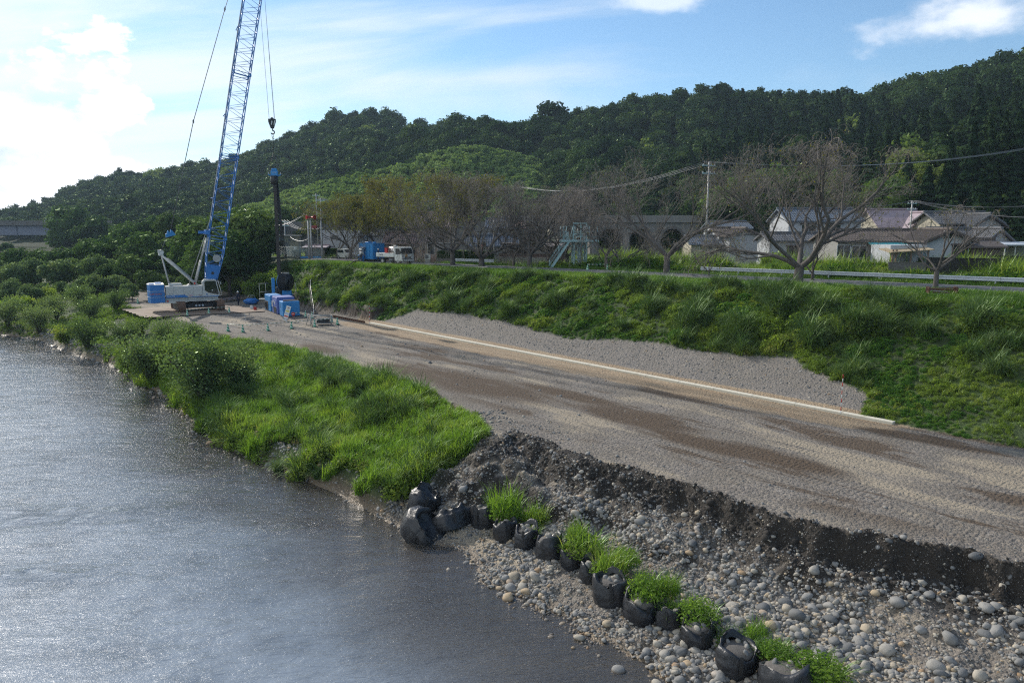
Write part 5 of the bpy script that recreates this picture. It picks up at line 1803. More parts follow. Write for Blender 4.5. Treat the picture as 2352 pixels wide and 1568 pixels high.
def build_piler():
    px, py = PILE
    e = empty('pile_driver', (px, py, 0), R(22), 'blue press-in pile driver with a large black hose reel at the levee foot', 'pile driver')
    L, Bk = MAT['ltblue'], MAT['black']
    MB().box((.3, .1, .45), (2.6, 1.8, .7), ch=.08).box((1.6, .2, 1.25), (2.2, .5, .35), ry=.18, ch=.04).build('clamp_body', L, e)
    MB().box((.75, .0, 1.35), (1.1, 1.0, 1.3), ch=.1).build('chuck', L, e)
    MB().box((-.75, -.3, 2.0), (.35, .3, 2.9), ch=.04).build('guide_mast', L, e)
    MB().tube([(-.35, -.25, .9), (-.35, -.25, 2.4)], .13, 10).tube([(-.1, -.3, .9), (-.1, -.3, 2.2)], .09, 10).build('hydraulic_ram', Bk, e)
    # reel with seven grooves
    rc = Vector((.62, -.25, 2.95))
    rl = MB()
    prof = []
    for k in range(7):
        x0 = -.45 + k * .135
        prof += [(.98, x0), (1.0, x0 + .02), (.98, x0 + .04), (.86, x0 + .055), (.86, x0 + .115)]
    prof = [(.2, -.46)] + prof + [(1.0, .5), (.2, .52)]
    rl.lathe(prof, n=36)
    TW = Matrix.Translation(rc) @ Matrix.Rotation(R(-42), 4, 'Z') @ Matrix.Translation(-rc)
    me = rl.mesh('hose_reel', Bk); me.transform(TW @ Matrix.Translation(rc) @ Matrix.Rotation(math.pi / 2, 4, 'Y')); reel = link('hose_reel', me, e)
    ck = MB(); pr = [(.35 * 0 + .0, .98)] + [(.95 * math.sin(a), .95 * math.cos(a)) for a in np.linspace(0, 2 * math.pi, 20)][1:-1]
    ck.prism([(a, b) for a, b in pr] , -.06, 0, 'X')
    me = ck.mesh('reel_cheek', L); me.transform(TW @ Matrix.Translation(rc + Vector((-.47, 0, 0)))); link('reel_cheek', me, e)
    ar = MB().prism([(-.28, .95), (.28, .95), (.5, -.75), (.12, -1.25), (-.42, -.9), (-.5, -.4)], -.16, -.07, 'X')
    me = ar.mesh('reel_arm', L); me.transform(TW @ Matrix.Translation(rc + Vector((-.42, 0, 0)))); link('reel_arm', me, e)
    tb = MB().tube([rc + Vector((-.62, 0, 1.02)), rc + Vector((.6, 0, 1.02))], .05, 8)
    for k in range(7): tb.cyl(rc + Vector((-.4 + k * .14, 0, 1.08)), .04, .14, 8)
    me = tb.mesh('hose_bar', MAT['pale']); me.transform(TW); link('hose_bar', me, e)
    hz = MB()
    for k in range(7):
        x = rc.x - .4 + k * .14
        hz.tube([(x, rc.y, 4.05), (.28 + x * .28, -.1, 9.5), (.02 + k * .05, 0, 14.6)], .028, 5)
    hz.build('hose', Bk, e)
    rp = MB()
    for x in (-2.3, -1.6):
        rp.tube([(x, -.3, 1.1), (x, -.3, 2.9)], .025, 5)
    for z in (1.2, 1.9, 2.85): rp.tube([(-2.3, -.3, z), (-1.2, -.3, z)], .022, 5)
    rp.box((-1.7, -.3, 1.05), (1.4, .7, .06)); rp.build('platform_rail', MAT['pale'], e)
    r2 = MB()
    for y in (-.8, .2): r2.tube([(1.75, y, 1.2), (1.75, y, 2.8)], .022, 5)
    for z in (1.9, 2.75): r2.tube([(1.75, -.8, z), (1.75, .2, z)], .02, 5)
    r2.build('platform_rail', MAT['pale'], e)
    for i in (0, 1): MB().tube([(-1.2 + .3 * i, -.6, .9), (-.9 + .2 * i, -.8, 1.6), (-.5, -.5, 1.9)], .025, 5).build('hydraulic_hose', Bk, e)

    e1 = Vector((math.cos(R(30)), math.sin(R(30)), 0)); e2 = Vector((-math.sin(R(30)), math.cos(R(30)), 0))
    def cab(name, pxy, w, d, h, mat, label, cat):
        k = P(pxy[0], pxy[1], 0)
        o = empty(name, (k[0], k[1], 0), R(30), label, cat)
        MB().box((w / 2, d / 2, h / 2 + .05), (w, d, h), ch=.03).build('casing', mat, o)
        return o
    # blue generator with two doors, nearest
    o = cab('generator', (650.7, 728.2), 1.75, 1.5, 1.55, MAT['ltblue'], 'bright blue generator cabinet nearest the camera, behind the leaning sign board', 'generator')
    for x in (.02, .89): MB().box((x + .42, -.008, .82), (.83, .03, 1.42), ch=.008).build('door', MAT['ltblue'], o)
    MB().box((-.008, .75, .82), (.03, 1.4, 1.42), ch=.008).build('end_panel', MAT['ltblue'], o)
    for z in (1.25, 1.05, .95): MB().box((-.03, .9, z), (.02, .2, .06)).build('vent', Bk, o)
    MB().box((.95, .5, 1.66), (1.6, .16, .09)).box((.85, .75, 1.67), (1.3, .1, .09), rz=.1).build('timber', MAT['wood'], o)
    o = cab('generator', (637.3, 722.5), 1.9, 2.4, 1.75, MAT['violet'], 'faded violet blue generator standing between the two bright blue boxes', 'generator')
    MB().box((-.01, 1.0, .45), (.04, 1.3, .62)).build('dark_grille', Bk, o)
    MB().box((-.012, .7, 1.25), (.03, .9, .6), ch=.01).build('door', MAT['violet'], o)
    MB().box((-.04, .9, 1.2), (.02, .16, .3)).box((-.04, 1.5, 1.35), (.02, .14, .26)).build('notice', MAT['cwht'], o)
    MB().box((-.05, 2.1, 1.0), (.03, .32, .62), rx=.1).build('notice', MAT['white'], o)
    MB().box((.95, 1.2, 1.83), (1.8, 2.3, .05), ch=.01).build('roof_panel', MAT['violet'], o)
    o = cab('power_unit', (622, 716.2), 1.3, 2.9, 1.72, MAT['ltblue'], 'long blue power unit with a round fan opening left of the violet generator', 'power unit')
    MB().box((-.012, 1.9, .62), (.04, 1.5, .95)).build('dark_opening', Bk, o)
    MB().lathe([(.34, 0), (.38, .03), (.42, 0), (.38, -.03), (.34, 0)], n=20)
    rg = MB().tube([(-.05, 2.1 + .36 * math.cos(a), .62 + .36 * math.sin(a)) for a in np.linspace(0, 6.28, 20)], .05, 5, cap=False); rg.build('coiled_hose', MAT['rubber'], o)
    MB().box((.65, 1.45, 1.8), (1.2, 2.7, .06)).build('roof_panel', MAT['ltblue'], o)
    # tarp heap, cans
    p0 = P(577, 699, 0)
    v = ICO3[0].copy(); r = np.random.RandomState(4)
    n = np.sin(v @ np.array((7., 3, 5))) * .08 + np.sin(v @ np.array((-5., 9, 4)) + 1) * .08 + r.randn(len(v)) * .02
    v = v * (1 + n[:, None]) * np.array((.85, .5, .42)); v[:, 2] = np.maximum(v[:, 2], -.35) + .35
    o = empty('covered_machine', (p0[0], p0[1], 0), R(25), 'small machine wrapped in crumpled blue tarpaulin beside the worker', 'tarpaulin')
    link('tarpaulin', mesh_np('tarpaulin', v, ICO3[1], pmat('blue_tarpaulin', (.02, .17, .5), .35, var=.2), False), o)
    MB().tube([(.2 + .3 * math.cos(a), 0, .7 + .42 * math.sin(a)) for a in np.linspace(.2, 2.9, 9)], .025, 5).tube([(-.1 + .26 * math.cos(a), .2, .7 + .42 * math.sin(a)) for a in np.linspace(.2, 2.9, 9)], .025, 5).build('handle_bow', MAT['pale'], o)
    MB().cyl((.55, -.25, .22), .2, .12, 14, 'Y').build('wheel', MAT['rubber'], o)
    for nm, (a, b), mt, lab in (('fuel_can', (586.3, 713.5), 'red', 'red plastic fuel can on the gravel beside the blue power unit'), ('water_can', (578, 710.5), 'cwht', 'white plastic can on the gravel left of the red fuel can')):
        q = P(a, b, 0)
        o = empty(nm, (q[0], q[1], 0), .3, lab, 'can')
        MB().box((0, 0, .2), (.34, .2, .4), ch=.04).build('can_body', MAT[mt], o)
        MB().tube([(-.1, 0, .4), (-.08, 0, .47), (.08, 0, .47), (.1, 0, .4)], .018, 5).build('handle', MAT[mt], o)
        MB().cyl((.13, 0, .42), .03, .05, 8).build('cap', MAT['black'], o)


build_piler()


def build_plates():
    a = R(30)
    u = Vector((math.cos(a), math.sin(a), 0)); v = Vector((-math.sin(a), math.cos(a), 0))
    c = Vector((CC[0] - .2, CC[1] - .4, 0))
    me = MB().box((0, 0, 0), (5.95, 1.46, .03)).mesh('steel_plate', MAT['plate'])
    for i in range(7):
        for j in (-1, 1):
            o = link('steel_plate', me, GOBJ['gravel_yard'])
            q = c + u * (j * 3.02 + rnd.uniform(-.08, .08) + (.5 if i == 0 else -.25 * i + .4)) + v * (-4.9 + i * 1.52)
            o.location = (q.x, q.y, .075 + rnd.uniform(0, .012)); o.rotation_euler = (0, 0, a + rnd.uniform(-.012, .012))
build_plates()


# ------------------------------------------------------------------ cones and bars
def cone_proto():
    e = empty('traffic_cone', (0, 0, 0))
    MB().box((0, 0, .02), (.38, .38, .04), ch=.01).build('base', MAT['rubber'], e)
    m, nt, out = newmat('striped_cone')
    b = nt.nodes.new('ShaderNodeBsdfPrincipled'); b.inputs['Roughness'].default_value = .5
    tc = nt.nodes.new('ShaderNodeTexCoord'); sp = nt.nodes.new('ShaderNodeSeparateXYZ'); nt.links.new(tc.outputs['Object'], sp.inputs[0])
    s = mth(nt, 'FRACT', mth(nt, 'ADD', mth(nt, 'MULTIPLY', sp.outputs[2], 3.9), mth(nt, 'MULTIPLY', sp.outputs[0], 2.6)))
    c = mixc(nt, smooth_n(nt, s, .52, .56), (.0, .26, .10), (.55, .62, .56))
    nt.links.new(c, b.inputs[0]); nt.links.new(b.outputs[0], out.inputs[0])
    MB().lathe([(.155, .04), (.15, .06), (.035, .68), (.03, .70), (0, .70)], n=20).build('cone_body', m, e)
    return e


def build_cones():
    pr = cone_proto(); used = [0]
    def cone(p, lab, rz=0):
        o = pr if not used[0] else copy_tree(pr); used[0] = 1
        o.location = (p[0], p[1], p[2]); o.rotation_euler = (0, 0, rz)
        tag(o, lab, 'cone', 'green and white traffic cones')
    m, nt, out = newmat('striped_bar')
    b = nt.nodes.new('ShaderNodeBsdfPrincipled'); b.inputs['Roughness'].default_value = .5
    tc = nt.nodes.new('ShaderNodeTexCoord'); sp = nt.nodes.new('ShaderNodeSeparateXYZ'); nt.links.new(tc.outputs['Object'], sp.inputs[0])
    s = mth(nt, 'FRACT', mth(nt, 'MULTIPLY', sp.outputs[0], 2.6))
    nt.links.new(mixc(nt, smooth_n(nt, s, .48, .52), (.0, .14, .08), (.62, .64, .62)), b.inputs[0]); nt.links.new(b.outputs[0], out.inputs[0])
    def bar(p, q, lab, z=.66):
        d = np.array(q) - np.array(p); l = float(np.linalg.norm(d[:2])) + .12
        o = link('cone_bar', MB().cyl((0, 0, 0), .024, l, 8, 'X').mesh('cone_bar', m))
        c = (np.array(p) + np.array(q)) / 2
        o.location = (c[0], c[1], c[2] + z); o.rotation_euler = (0, -math.atan2(d[2], np.linalg.norm(d[:2])), math.atan2(d[1], d[0]))
        tag(o, lab, 'barrier bar', 'green and white bars laid between cones')
    A = [((430.6, 725.5), 'cone in front of the left crawler track of the crane'), ((479.9, 721.4), 'cone in front of the middle of the crane'), ((526.8, 718.9), 'cone at the right front corner of the crane plates'),
         ((317, 697.4), 'lone cone at the far left edge of the gravel yard behind the crane'), ((523.9, 760.9), 'leftmost cone of the front row at the grass edge'), ((558, 763.3), 'second cone from the left in the front row, half hidden by grass'),
         ((615.4, 760.2), 'cone of the front row below the middle of the yard'), ((669.6, 754.8), 'cone of the front row below the leaning sign board'), ((722.8, 750.4), 'cone of the front row at the grey steel rack'),
         ((775, 746.3), 'rightmost cone of the front row beside the excavated earth'), ((702, 729.2), 'cone right of the nearest blue generator'), ((717.2, 731.6), 'cone behind the left end of the grey steel rack'), ((761.9, 740.2), 'cone behind the right end of the grey steel rack')]
    pts = []
    for (a, lab) in A:
        p = P(*a, 0); p[2] = H(p[0], p[1]); pts.append(p); cone(p, lab, rnd.random())
    for i, j, lab in ((0, 1, 'bar between the two cones left of the crane cab'), (1, 2, 'bar under the crane cab ending at the steel plate corner'), (4, 5, 'short bar at the left end of the front row'), (5, 6, 'bar over the half hidden cone of the front row'),
                      (6, 7, 'bar in the middle of the front row'), (7, 8, 'bar in front of the grey rack from the sign side'), (8, 9, 'bar at the right end of the front row')):
        bar(pts[i], pts[j], lab)
    bar(P(664, 729, 0), pts[10], 'bar in front of the nearest blue generator', .5)
    L = []
    for (a, lab) in (((1349.4, 622), 'cone on the levee right of the steel tower'), ((1380, 619.4), 'middle cone of the three on the levee'), ((1394.5, 622), 'right cone of the three on the levee')):
        p = P(*a, 4.8); L.append(p); cone(p, lab)
    bar(L[0], L[2], 'bar joining the outer two cones on the levee')
    q = P(1352, 616, 4.8)
    bar(q, L[1], 'rear bar on the levee beside the steel tower')


build_cones()


def build_site_bits():
    # leaning sign board
    q = P(654, 737, 0)
    o = empty('sign_board', (q[0], q[1], 0), R(-5), 'tall narrow white notice board with yellow and red bands leaning by the blue generator', 'sign')
    M = Matrix.Translation((0, 0, 0)) @ Matrix.Rotation(R(16), 4, 'Y') @ Matrix.Rotation(R(-8), 4, 'X')
    def part(mb, name, mat):
        me = mb.mesh(name, mat); me.transform(M); return link(name, me, o)
    bd = part(MB().box((0, 0, .8), (.46, .03, 1.5)), 'board', MAT['white'])
    for z, h, c, nm in ((1.02, .16, (.5, .45, .1), 'yellow_band'), (.50, .14, (.5, .04, .03), 'red_band'), (.78, .1, (.25, .35, .55), 'blue_band')):
        me = MB().box((0, -.018, z), (.38, .006, h)).mesh(nm, pmat(nm, c, .5)); me.transform(M); link(nm, me, bd)
    for z, h, t in ((1.36, .13, '工事中'), (1.2, .07, 'お願い'), (.22, .16, '頭上注意')):
        me = text_mesh(t, h, MAT['dred'] if z > 1.3 else MAT['navy'], 'lettering')
        me.transform(M @ Matrix.Translation((0, -.022, z)) @ Matrix.Rotation(math.pi / 2, 4, 'X')); link('lettering', me, bd)
    part(MB().tube([(.1, .0, 1.3), (.1, .75, 0)], .015, 5).tube([(-.1, 0, 1.3), (-.1, .75, 0)], .015, 5), 'prop', MAT['grey'])
    # small red oval sign on a stand
    q = P(674, 735, 0)
    o = empty('stand_sign', (q[0], q[1], 0), 0, 'small red oval sign on a thin folding stand beside the leaning board', 'sign')
    MB().cyl((0, 0, .62), .19, .03, 20, (0, 1, .1)).build('plate', MAT['red'], o)
    MB().box((0, -.02, .62), (.22, .01, .05)).build('white_mark', MAT['cwht'], o)
    MB().tube([(-.2, 0, 0), (0, 0, .55), (.2, 0, 0)], .013, 5).tube([(0, .25, 0), (0, 0, .5)], .013, 5).build('stand', MAT['dred'], o)
    # rack
    q = P(738, 746, 0)
    o = empty('steel_rack', (q[0], q[1], 0), R(12), 'grey steel frame rack with mesh sides between the cones at the earth cut', 'rack')
    m = MB()
    for x in (-.95, .95):
        for y in (-.45, .45): m.tube([(x, y, 0), (x, y, .95)], .04, 6)
    m.build('post', MAT['pale'], o)
    m = MB()
    for z in (.2, .9):
        for y in (-.45, .45): m.tube([(-.95, y, z), (.95, y, z)], .03, 5)
        for x in (-.95, .95): m.tube([(x, -.45, z), (x, .45, z)], .03, 5)
    m.build('rail', MAT['pale'], o)
    m = MB()
    for k in range(12): m.tube([(-.9 + .163 * k, -.45, .2), (-.9 + .163 * k, -.45, .9)], .008, 3)
    for k in range(5): m.tube([(-.95, -.45, .3 + k * .13), (.95, -.45, .3 + k * .13)], .008, 3)
    m.build('mesh_panel', MAT['wire'], o)
    MB().box((.2, 0, .4), (1.2, .7, .45)).build('dark_load', MAT['black'], o)
    # ladder leaning on the rack
    o2 = empty('step_ladder', (q[0] - 1.25, q[1] - .1, 0), R(10), 'short grey ladder leaning against the left end of the steel rack', 'ladder')
    m = MB().tube([(-.15, -.2, 0), (.1, -.2, 1.1)], .025, 5).tube([(-.15, .2, 0), (.1, .2, 1.1)], .025, 5); m.build('rail', MAT['pale'], o2)
    for k in range(4): MB().tube([(-.12 + .055 * k, -.2, .2 + .25 * k), (-.12 + .055 * k, .2, .2 + .25 * k)], .02, 5).build('rung', MAT['pale'], o2)
    # survey pins
    for (a, b, h, mt, lab) in ((563.5, 742, .95, 'cwht', 'thin white survey rod standing alone in the gravel yard'), (590.7, 749, .4, 'rust2', 'short rusty stake by the front row of cones')):
        q = P(a, b, 0)
        o = empty('survey_pin', (q[0], q[1], 0), 0, lab, 'stake')
        MB().tube([(0, 0, 0), (0.01, 0, h)], .018, 6).build('rod', MAT[mt], o)
        MB().box((0, 0, h), (.12 if h < .5 else .04, .04, .04)).build('head', MAT[mt], o)
    # ranging poles, red and white
    for (a, b, z, lab) in ((1930.5, 952, 0.1, 'red and white ranging pole on the concrete kerb in front'), (849, 744, .1, 'distant red and white ranging pole at the far end of the kerb')):
        q = P(a, b, z)
        o = empty('ranging_pole', q, 0, lab, 'pole', 'ranging poles on the kerb')
        for k in range(10):
            MB().cyl((0, 0, .1 + .2 * k), .020, .2, 8).build('pole_band', MAT['cwht'] if k % 2 == 0 else MAT['red'], o)
    # stacked sheet piles behind the worker
    def sheet(name, loc, rz, L, lab, n=2):
        o = empty(name, loc, rz, lab, 'sheet piles')
        for k in range(n):
            pr = [(-.3, .0), (-.2, .0), (-.14, .17), (.14, .17), (.2, 0), (.3, 0), (.3, .015), (.21, .015), (.15, .185), (-.15, .185), (-.21, .015), (-.3, .015)]
            m = MB().prism([(a_ + (k - (n - 1) / 2) * .66, b_ + .02 * k) for a_, b_ in pr], -L / 2, L / 2)
            m.build('sheet_pile', pmat('steel_mauve', (.30, .25, .25), .55, var=.2, dirt=.4, dcol=(.15, .09, .07), metal=.3) if k == 0 else bpy.data.materials['steel_mauve'], o)
        return o
    q = P(520, 694, 0)
    sheet('sheet_piles', (q[0], q[1] + 1.5, .25), R(28) - math.pi / 2 + .9, 3.0, 'stack of folded steel sheet piles behind the crane cab')
    q0 = P(733, 597, 4.95); q1 = P(822, 600, 4.95)
    c = (q0 + q1) / 2; d = q1 - q0
    sheet('sheet_piles', (c[0], c[1], H(c[0], c[1]) + .15), math.atan2(d[1], d[0]) - math.pi / 2 + .12, 8.0, 'long steel sheet piles lying on the levee left of the blue tank', 3)
    q = P(716, 593, 4.9)
    o = empty('blue_beam', (q[0], q[1], q[2]), .1, 'flat blue steel beam on the levee grass under the siren poles', 'beam')
    MB().box((0, 0, .12), (3.2, .5, .2), ch=.02).build('beam', MAT['ltblue'], o)
    MB().box((-1.2, 0, .26), (.2, .4, .06)).box((1.0, 0, .26), (.2, .4, .06)).build('bracket', MAT['ltblue'], o)
    # hoses over the slope
    def hose(name, S, mat, r, lab, off=0):
        p = [hit(a + off, b) for a, b in S]
        o = link(name, MB().tube([(x, y, z + .30 + .12 * math.sin(3 * i)) for i, (x, y, z) in enumerate(p)], r, 6).mesh(name, mat))
        tag(o, lab, 'hose')
    H1 = [(717, 728), (718, 712), (715, 694), (712, 675), (710, 660), (711, 650), (716, 642), (733, 637), (748, 632), (770, 628), (795, 619), (812, 609), (822, 601), (831, 594)]
    hose('cable', H1, MAT['rubber'], .06, 'black cable running up the grassy slope to the blue tank')
    hose('cable', H1[:10], MAT['pale'], .045, 'pale hose beside the black cable on the slope', 3)
    hose('cable', [(700, 735), (716, 729), (726, 716), (737, 700), (747, 684), (762, 672), (778, 662)], MAT['grey'], .035, 'grey cable sagging over the dark earth cut')
    hose('cable', [(735, 646), (745, 640), (752, 634), (770, 638), (786, 633)], MAT['rubber'], .05, 'short loop of black hose lying in the slope grass')
    # row of sheet pile heads at the cut
    k0 = KB + UL * .6
    for k in range(16):
        p = KB + UL * (.9 + k * .42) + NL * (-.15)
        o = link('sheet_pile_head', MB().prism([(-.2, 0), (-.1, 0), (-.06, .12), (.06, .12), (.1, 0), (.2, 0), (.2, .03), (.12, .03), (.07, .15), (-.07, .15), (-.12, .03), (-.2, .03)], 0, .22, 'Z').mesh('sheet_pile_head', MAT['rust2']), GOBJ['levee'])
        o.location = (p[0], p[1], -.02); o.rotation_euler = (0, 0, math.atan2(UL[1], UL[0]))
    # the new concrete kerb
    a = KA - UL * 1.5; L = KLEN + 1.5
    ke = tag(empty('concrete_kerb', (a[0], a[1], 0), math.atan2(UL[1], UL[0])), kind='structure')
    n = 20; l = L / n
    for k in range(n):
        MB().box((l * (k + .5), 0, .03), (l - .012, .34, .20), ch=.015).build('kerb_stone', MAT['kerbc'], ke)


build_site_bits()


# ------------------------------------------------------------------ people
def skin_body(name, joints, edges, radii, mat, parent):
    me = bpy.data.meshes.new(name)
    me.from_pydata(joints, edges, [])
    o = bpy.data.objects.new(name + '_tmp', me); C.objects.link(o)
    md = o.modifiers.new('s', 'SKIN'); md.use_smooth_shade = True
    me.skin_vertices[0].data.foreach_get if False else None
    for i, rr_ in enumerate(radii):
        sv = me.skin_vertices[0].data[i]
        sv.radius = (rr_, rr_) if isinstance(rr_, float) else rr_
        sv.use_root = i == 0
    o.modifiers.new('d', 'SUBSURF').levels = 1
    dg = bpy.context.evaluated_depsgraph_get()
    m2 = bpy.data.meshes.new_from_object(o.evaluated_get(dg))
    bpy.data.objects.remove(o)
    m2.name = name; m2.materials.clear(); m2.materials.append(mat)
    return link(name, m2, parent)


def person(loc, rz, lab, top, legs, helmet='white', arm=(.12, -.22), stride=.1, bend=0.0):
    e = empty('person', loc, rz, lab, 'person')
    J = [(0, 0, .95), (0, 0, 1.2), (0, bend * .5, 1.42), (0, bend * .8, 1.53),                # pelvis, waist, chest, neck
         (-.19, bend * .6, 1.42), (-.27, .02 + bend, 1.15), (-.2, arm[1] + bend, .95 + arm[0]),
         (.19, bend * .6, 1.42), (.27, .02 + bend, 1.15), (.2, arm[1] + bend, .95 + arm[0]),
         (-.1, 0, .88), (-.12, -stride * .6, .5), (-.12, -stride, .1), (-.12, -stride - .14, .05),
         (.1, 0, .88), (.12, stride * .4, .5), (.12, stride, .1), (.12, stride - .14, .05), (0, bend * .9 - .01, 1.63)]
    E = [(0, 1), (1, 2), (2, 3), (2, 4), (4, 5), (5, 6), (2, 7), (7, 8), (8, 9), (0, 10), (10, 11), (11, 12), (12, 13), (0, 14), (14, 15), (15, 16), (16, 17), (3, 18)]
    Rr = [.15, (.16, .12), (.18, .12), .06, .075, .055, .04, .075, .055, .04, .10, .07, .05, .045, .10, .07, .05, .045, .085]
    b = skin_body('body', J, E, Rr, legs, e)
    # jacket over the torso and arms
    J2 = [J[0], J[1], J[2], J[4], J[5], (J[6][0], J[6][1] * .9, J[6][2] + .03), J[7], J[8], (J[9][0], J[9][1] * .9, J[9][2] + .03)]
    skin_body('jacket', J2, [(0, 1), (1, 2), (2, 3), (3, 4), (4, 5), (2, 6), (6, 7), (7, 8)], [(.18, .145), (.185, .145), (.205, .145), .09, .07, .055, .09, .07, .055], top, e)
    hz = Vector((0, bend * .9, 1.66))
    hd = MB(); hd.lathe([(0, -.12), (.05, -.115), (.075, -.05), (.085, .02), (.08, .08), (.05, .12), (0, .13)], c=hz, n=14)
    hd.box(hz + Vector((0, -.09, -.01)), (.025, .04, .05))
    h = hd.build('head', MAT['skin'], e)
    MB().box(hz + Vector((-.03, -.078, .02)), (.02, .012, .01)).box(hz + Vector((.03, -.078, .02)), (.02, .012, .01)).box(hz + Vector((0, -.074, -.06)), (.04, .01, .01)).build('face_features', MAT['black'], h)
    for i in (5, 6):
        pass
    for j in (6, 9):
        q = Vector(J[j])
        hm = MB().box(q + Vector((0, -.03, -.04)), (.035, .08, .09), ch=.012)
        for k in range(4): hm.tube([q + Vector((0, -.06 + k * .022, -.08)), q + Vector((0, -.07 + k * .022, -.12)), q + Vector((0, -.05 + k * .022, -.15 + .006 * abs(k - 1)))], .010, 5)
        hm.tube([q + Vector((0, -.07, -.03)), q + Vector((0, -.10, -.07))], .011, 5)
        hm.build('hand', MAT['skin'], e)
    if helmet:
        MB().lathe([(.155, -.0), (.115, .015), (.112, .06), (.09, .11), (.05, .14), (0, .15)], c=hz + Vector((0, 0, .03)), n=18).build('helmet', MAT[helmet], e)
    for i in (12, 16):
        q = Vector(J[i]); MB().box(q + Vector((0, -.05, -.05)), (.1, .27, .1), ch=.03).build('boot', MAT['black'], e)
    return e


q = P(548, 703.5, 0)
person((q[0], q[1], 0), R(70), 'worker in dark navy clothes and white helmet standing between crane and blue machines', MAT['cloth'], MAT['cloth'], arm=(.18, -.22))
q = P(864, 604, 4.8)
person((q[0], q[1] + 1.5, 4.8), R(100), 'worker in dark jacket and white helmet between the blue tank and the truck bed', MAT['cloth2'], MAT['cloth'], bend=-.05)
q = P(829, 604, 4.8)
person((q[0], q[1], 4.78), R(150), 'worker in pale shirt bending over the hoses at the corner of the blue tank', MAT['pale'], MAT['cloth2'], bend=-.18, arm=(.05, -.4))


# ------------------------------------------------------------------ sand bags at the water
BAGM = None


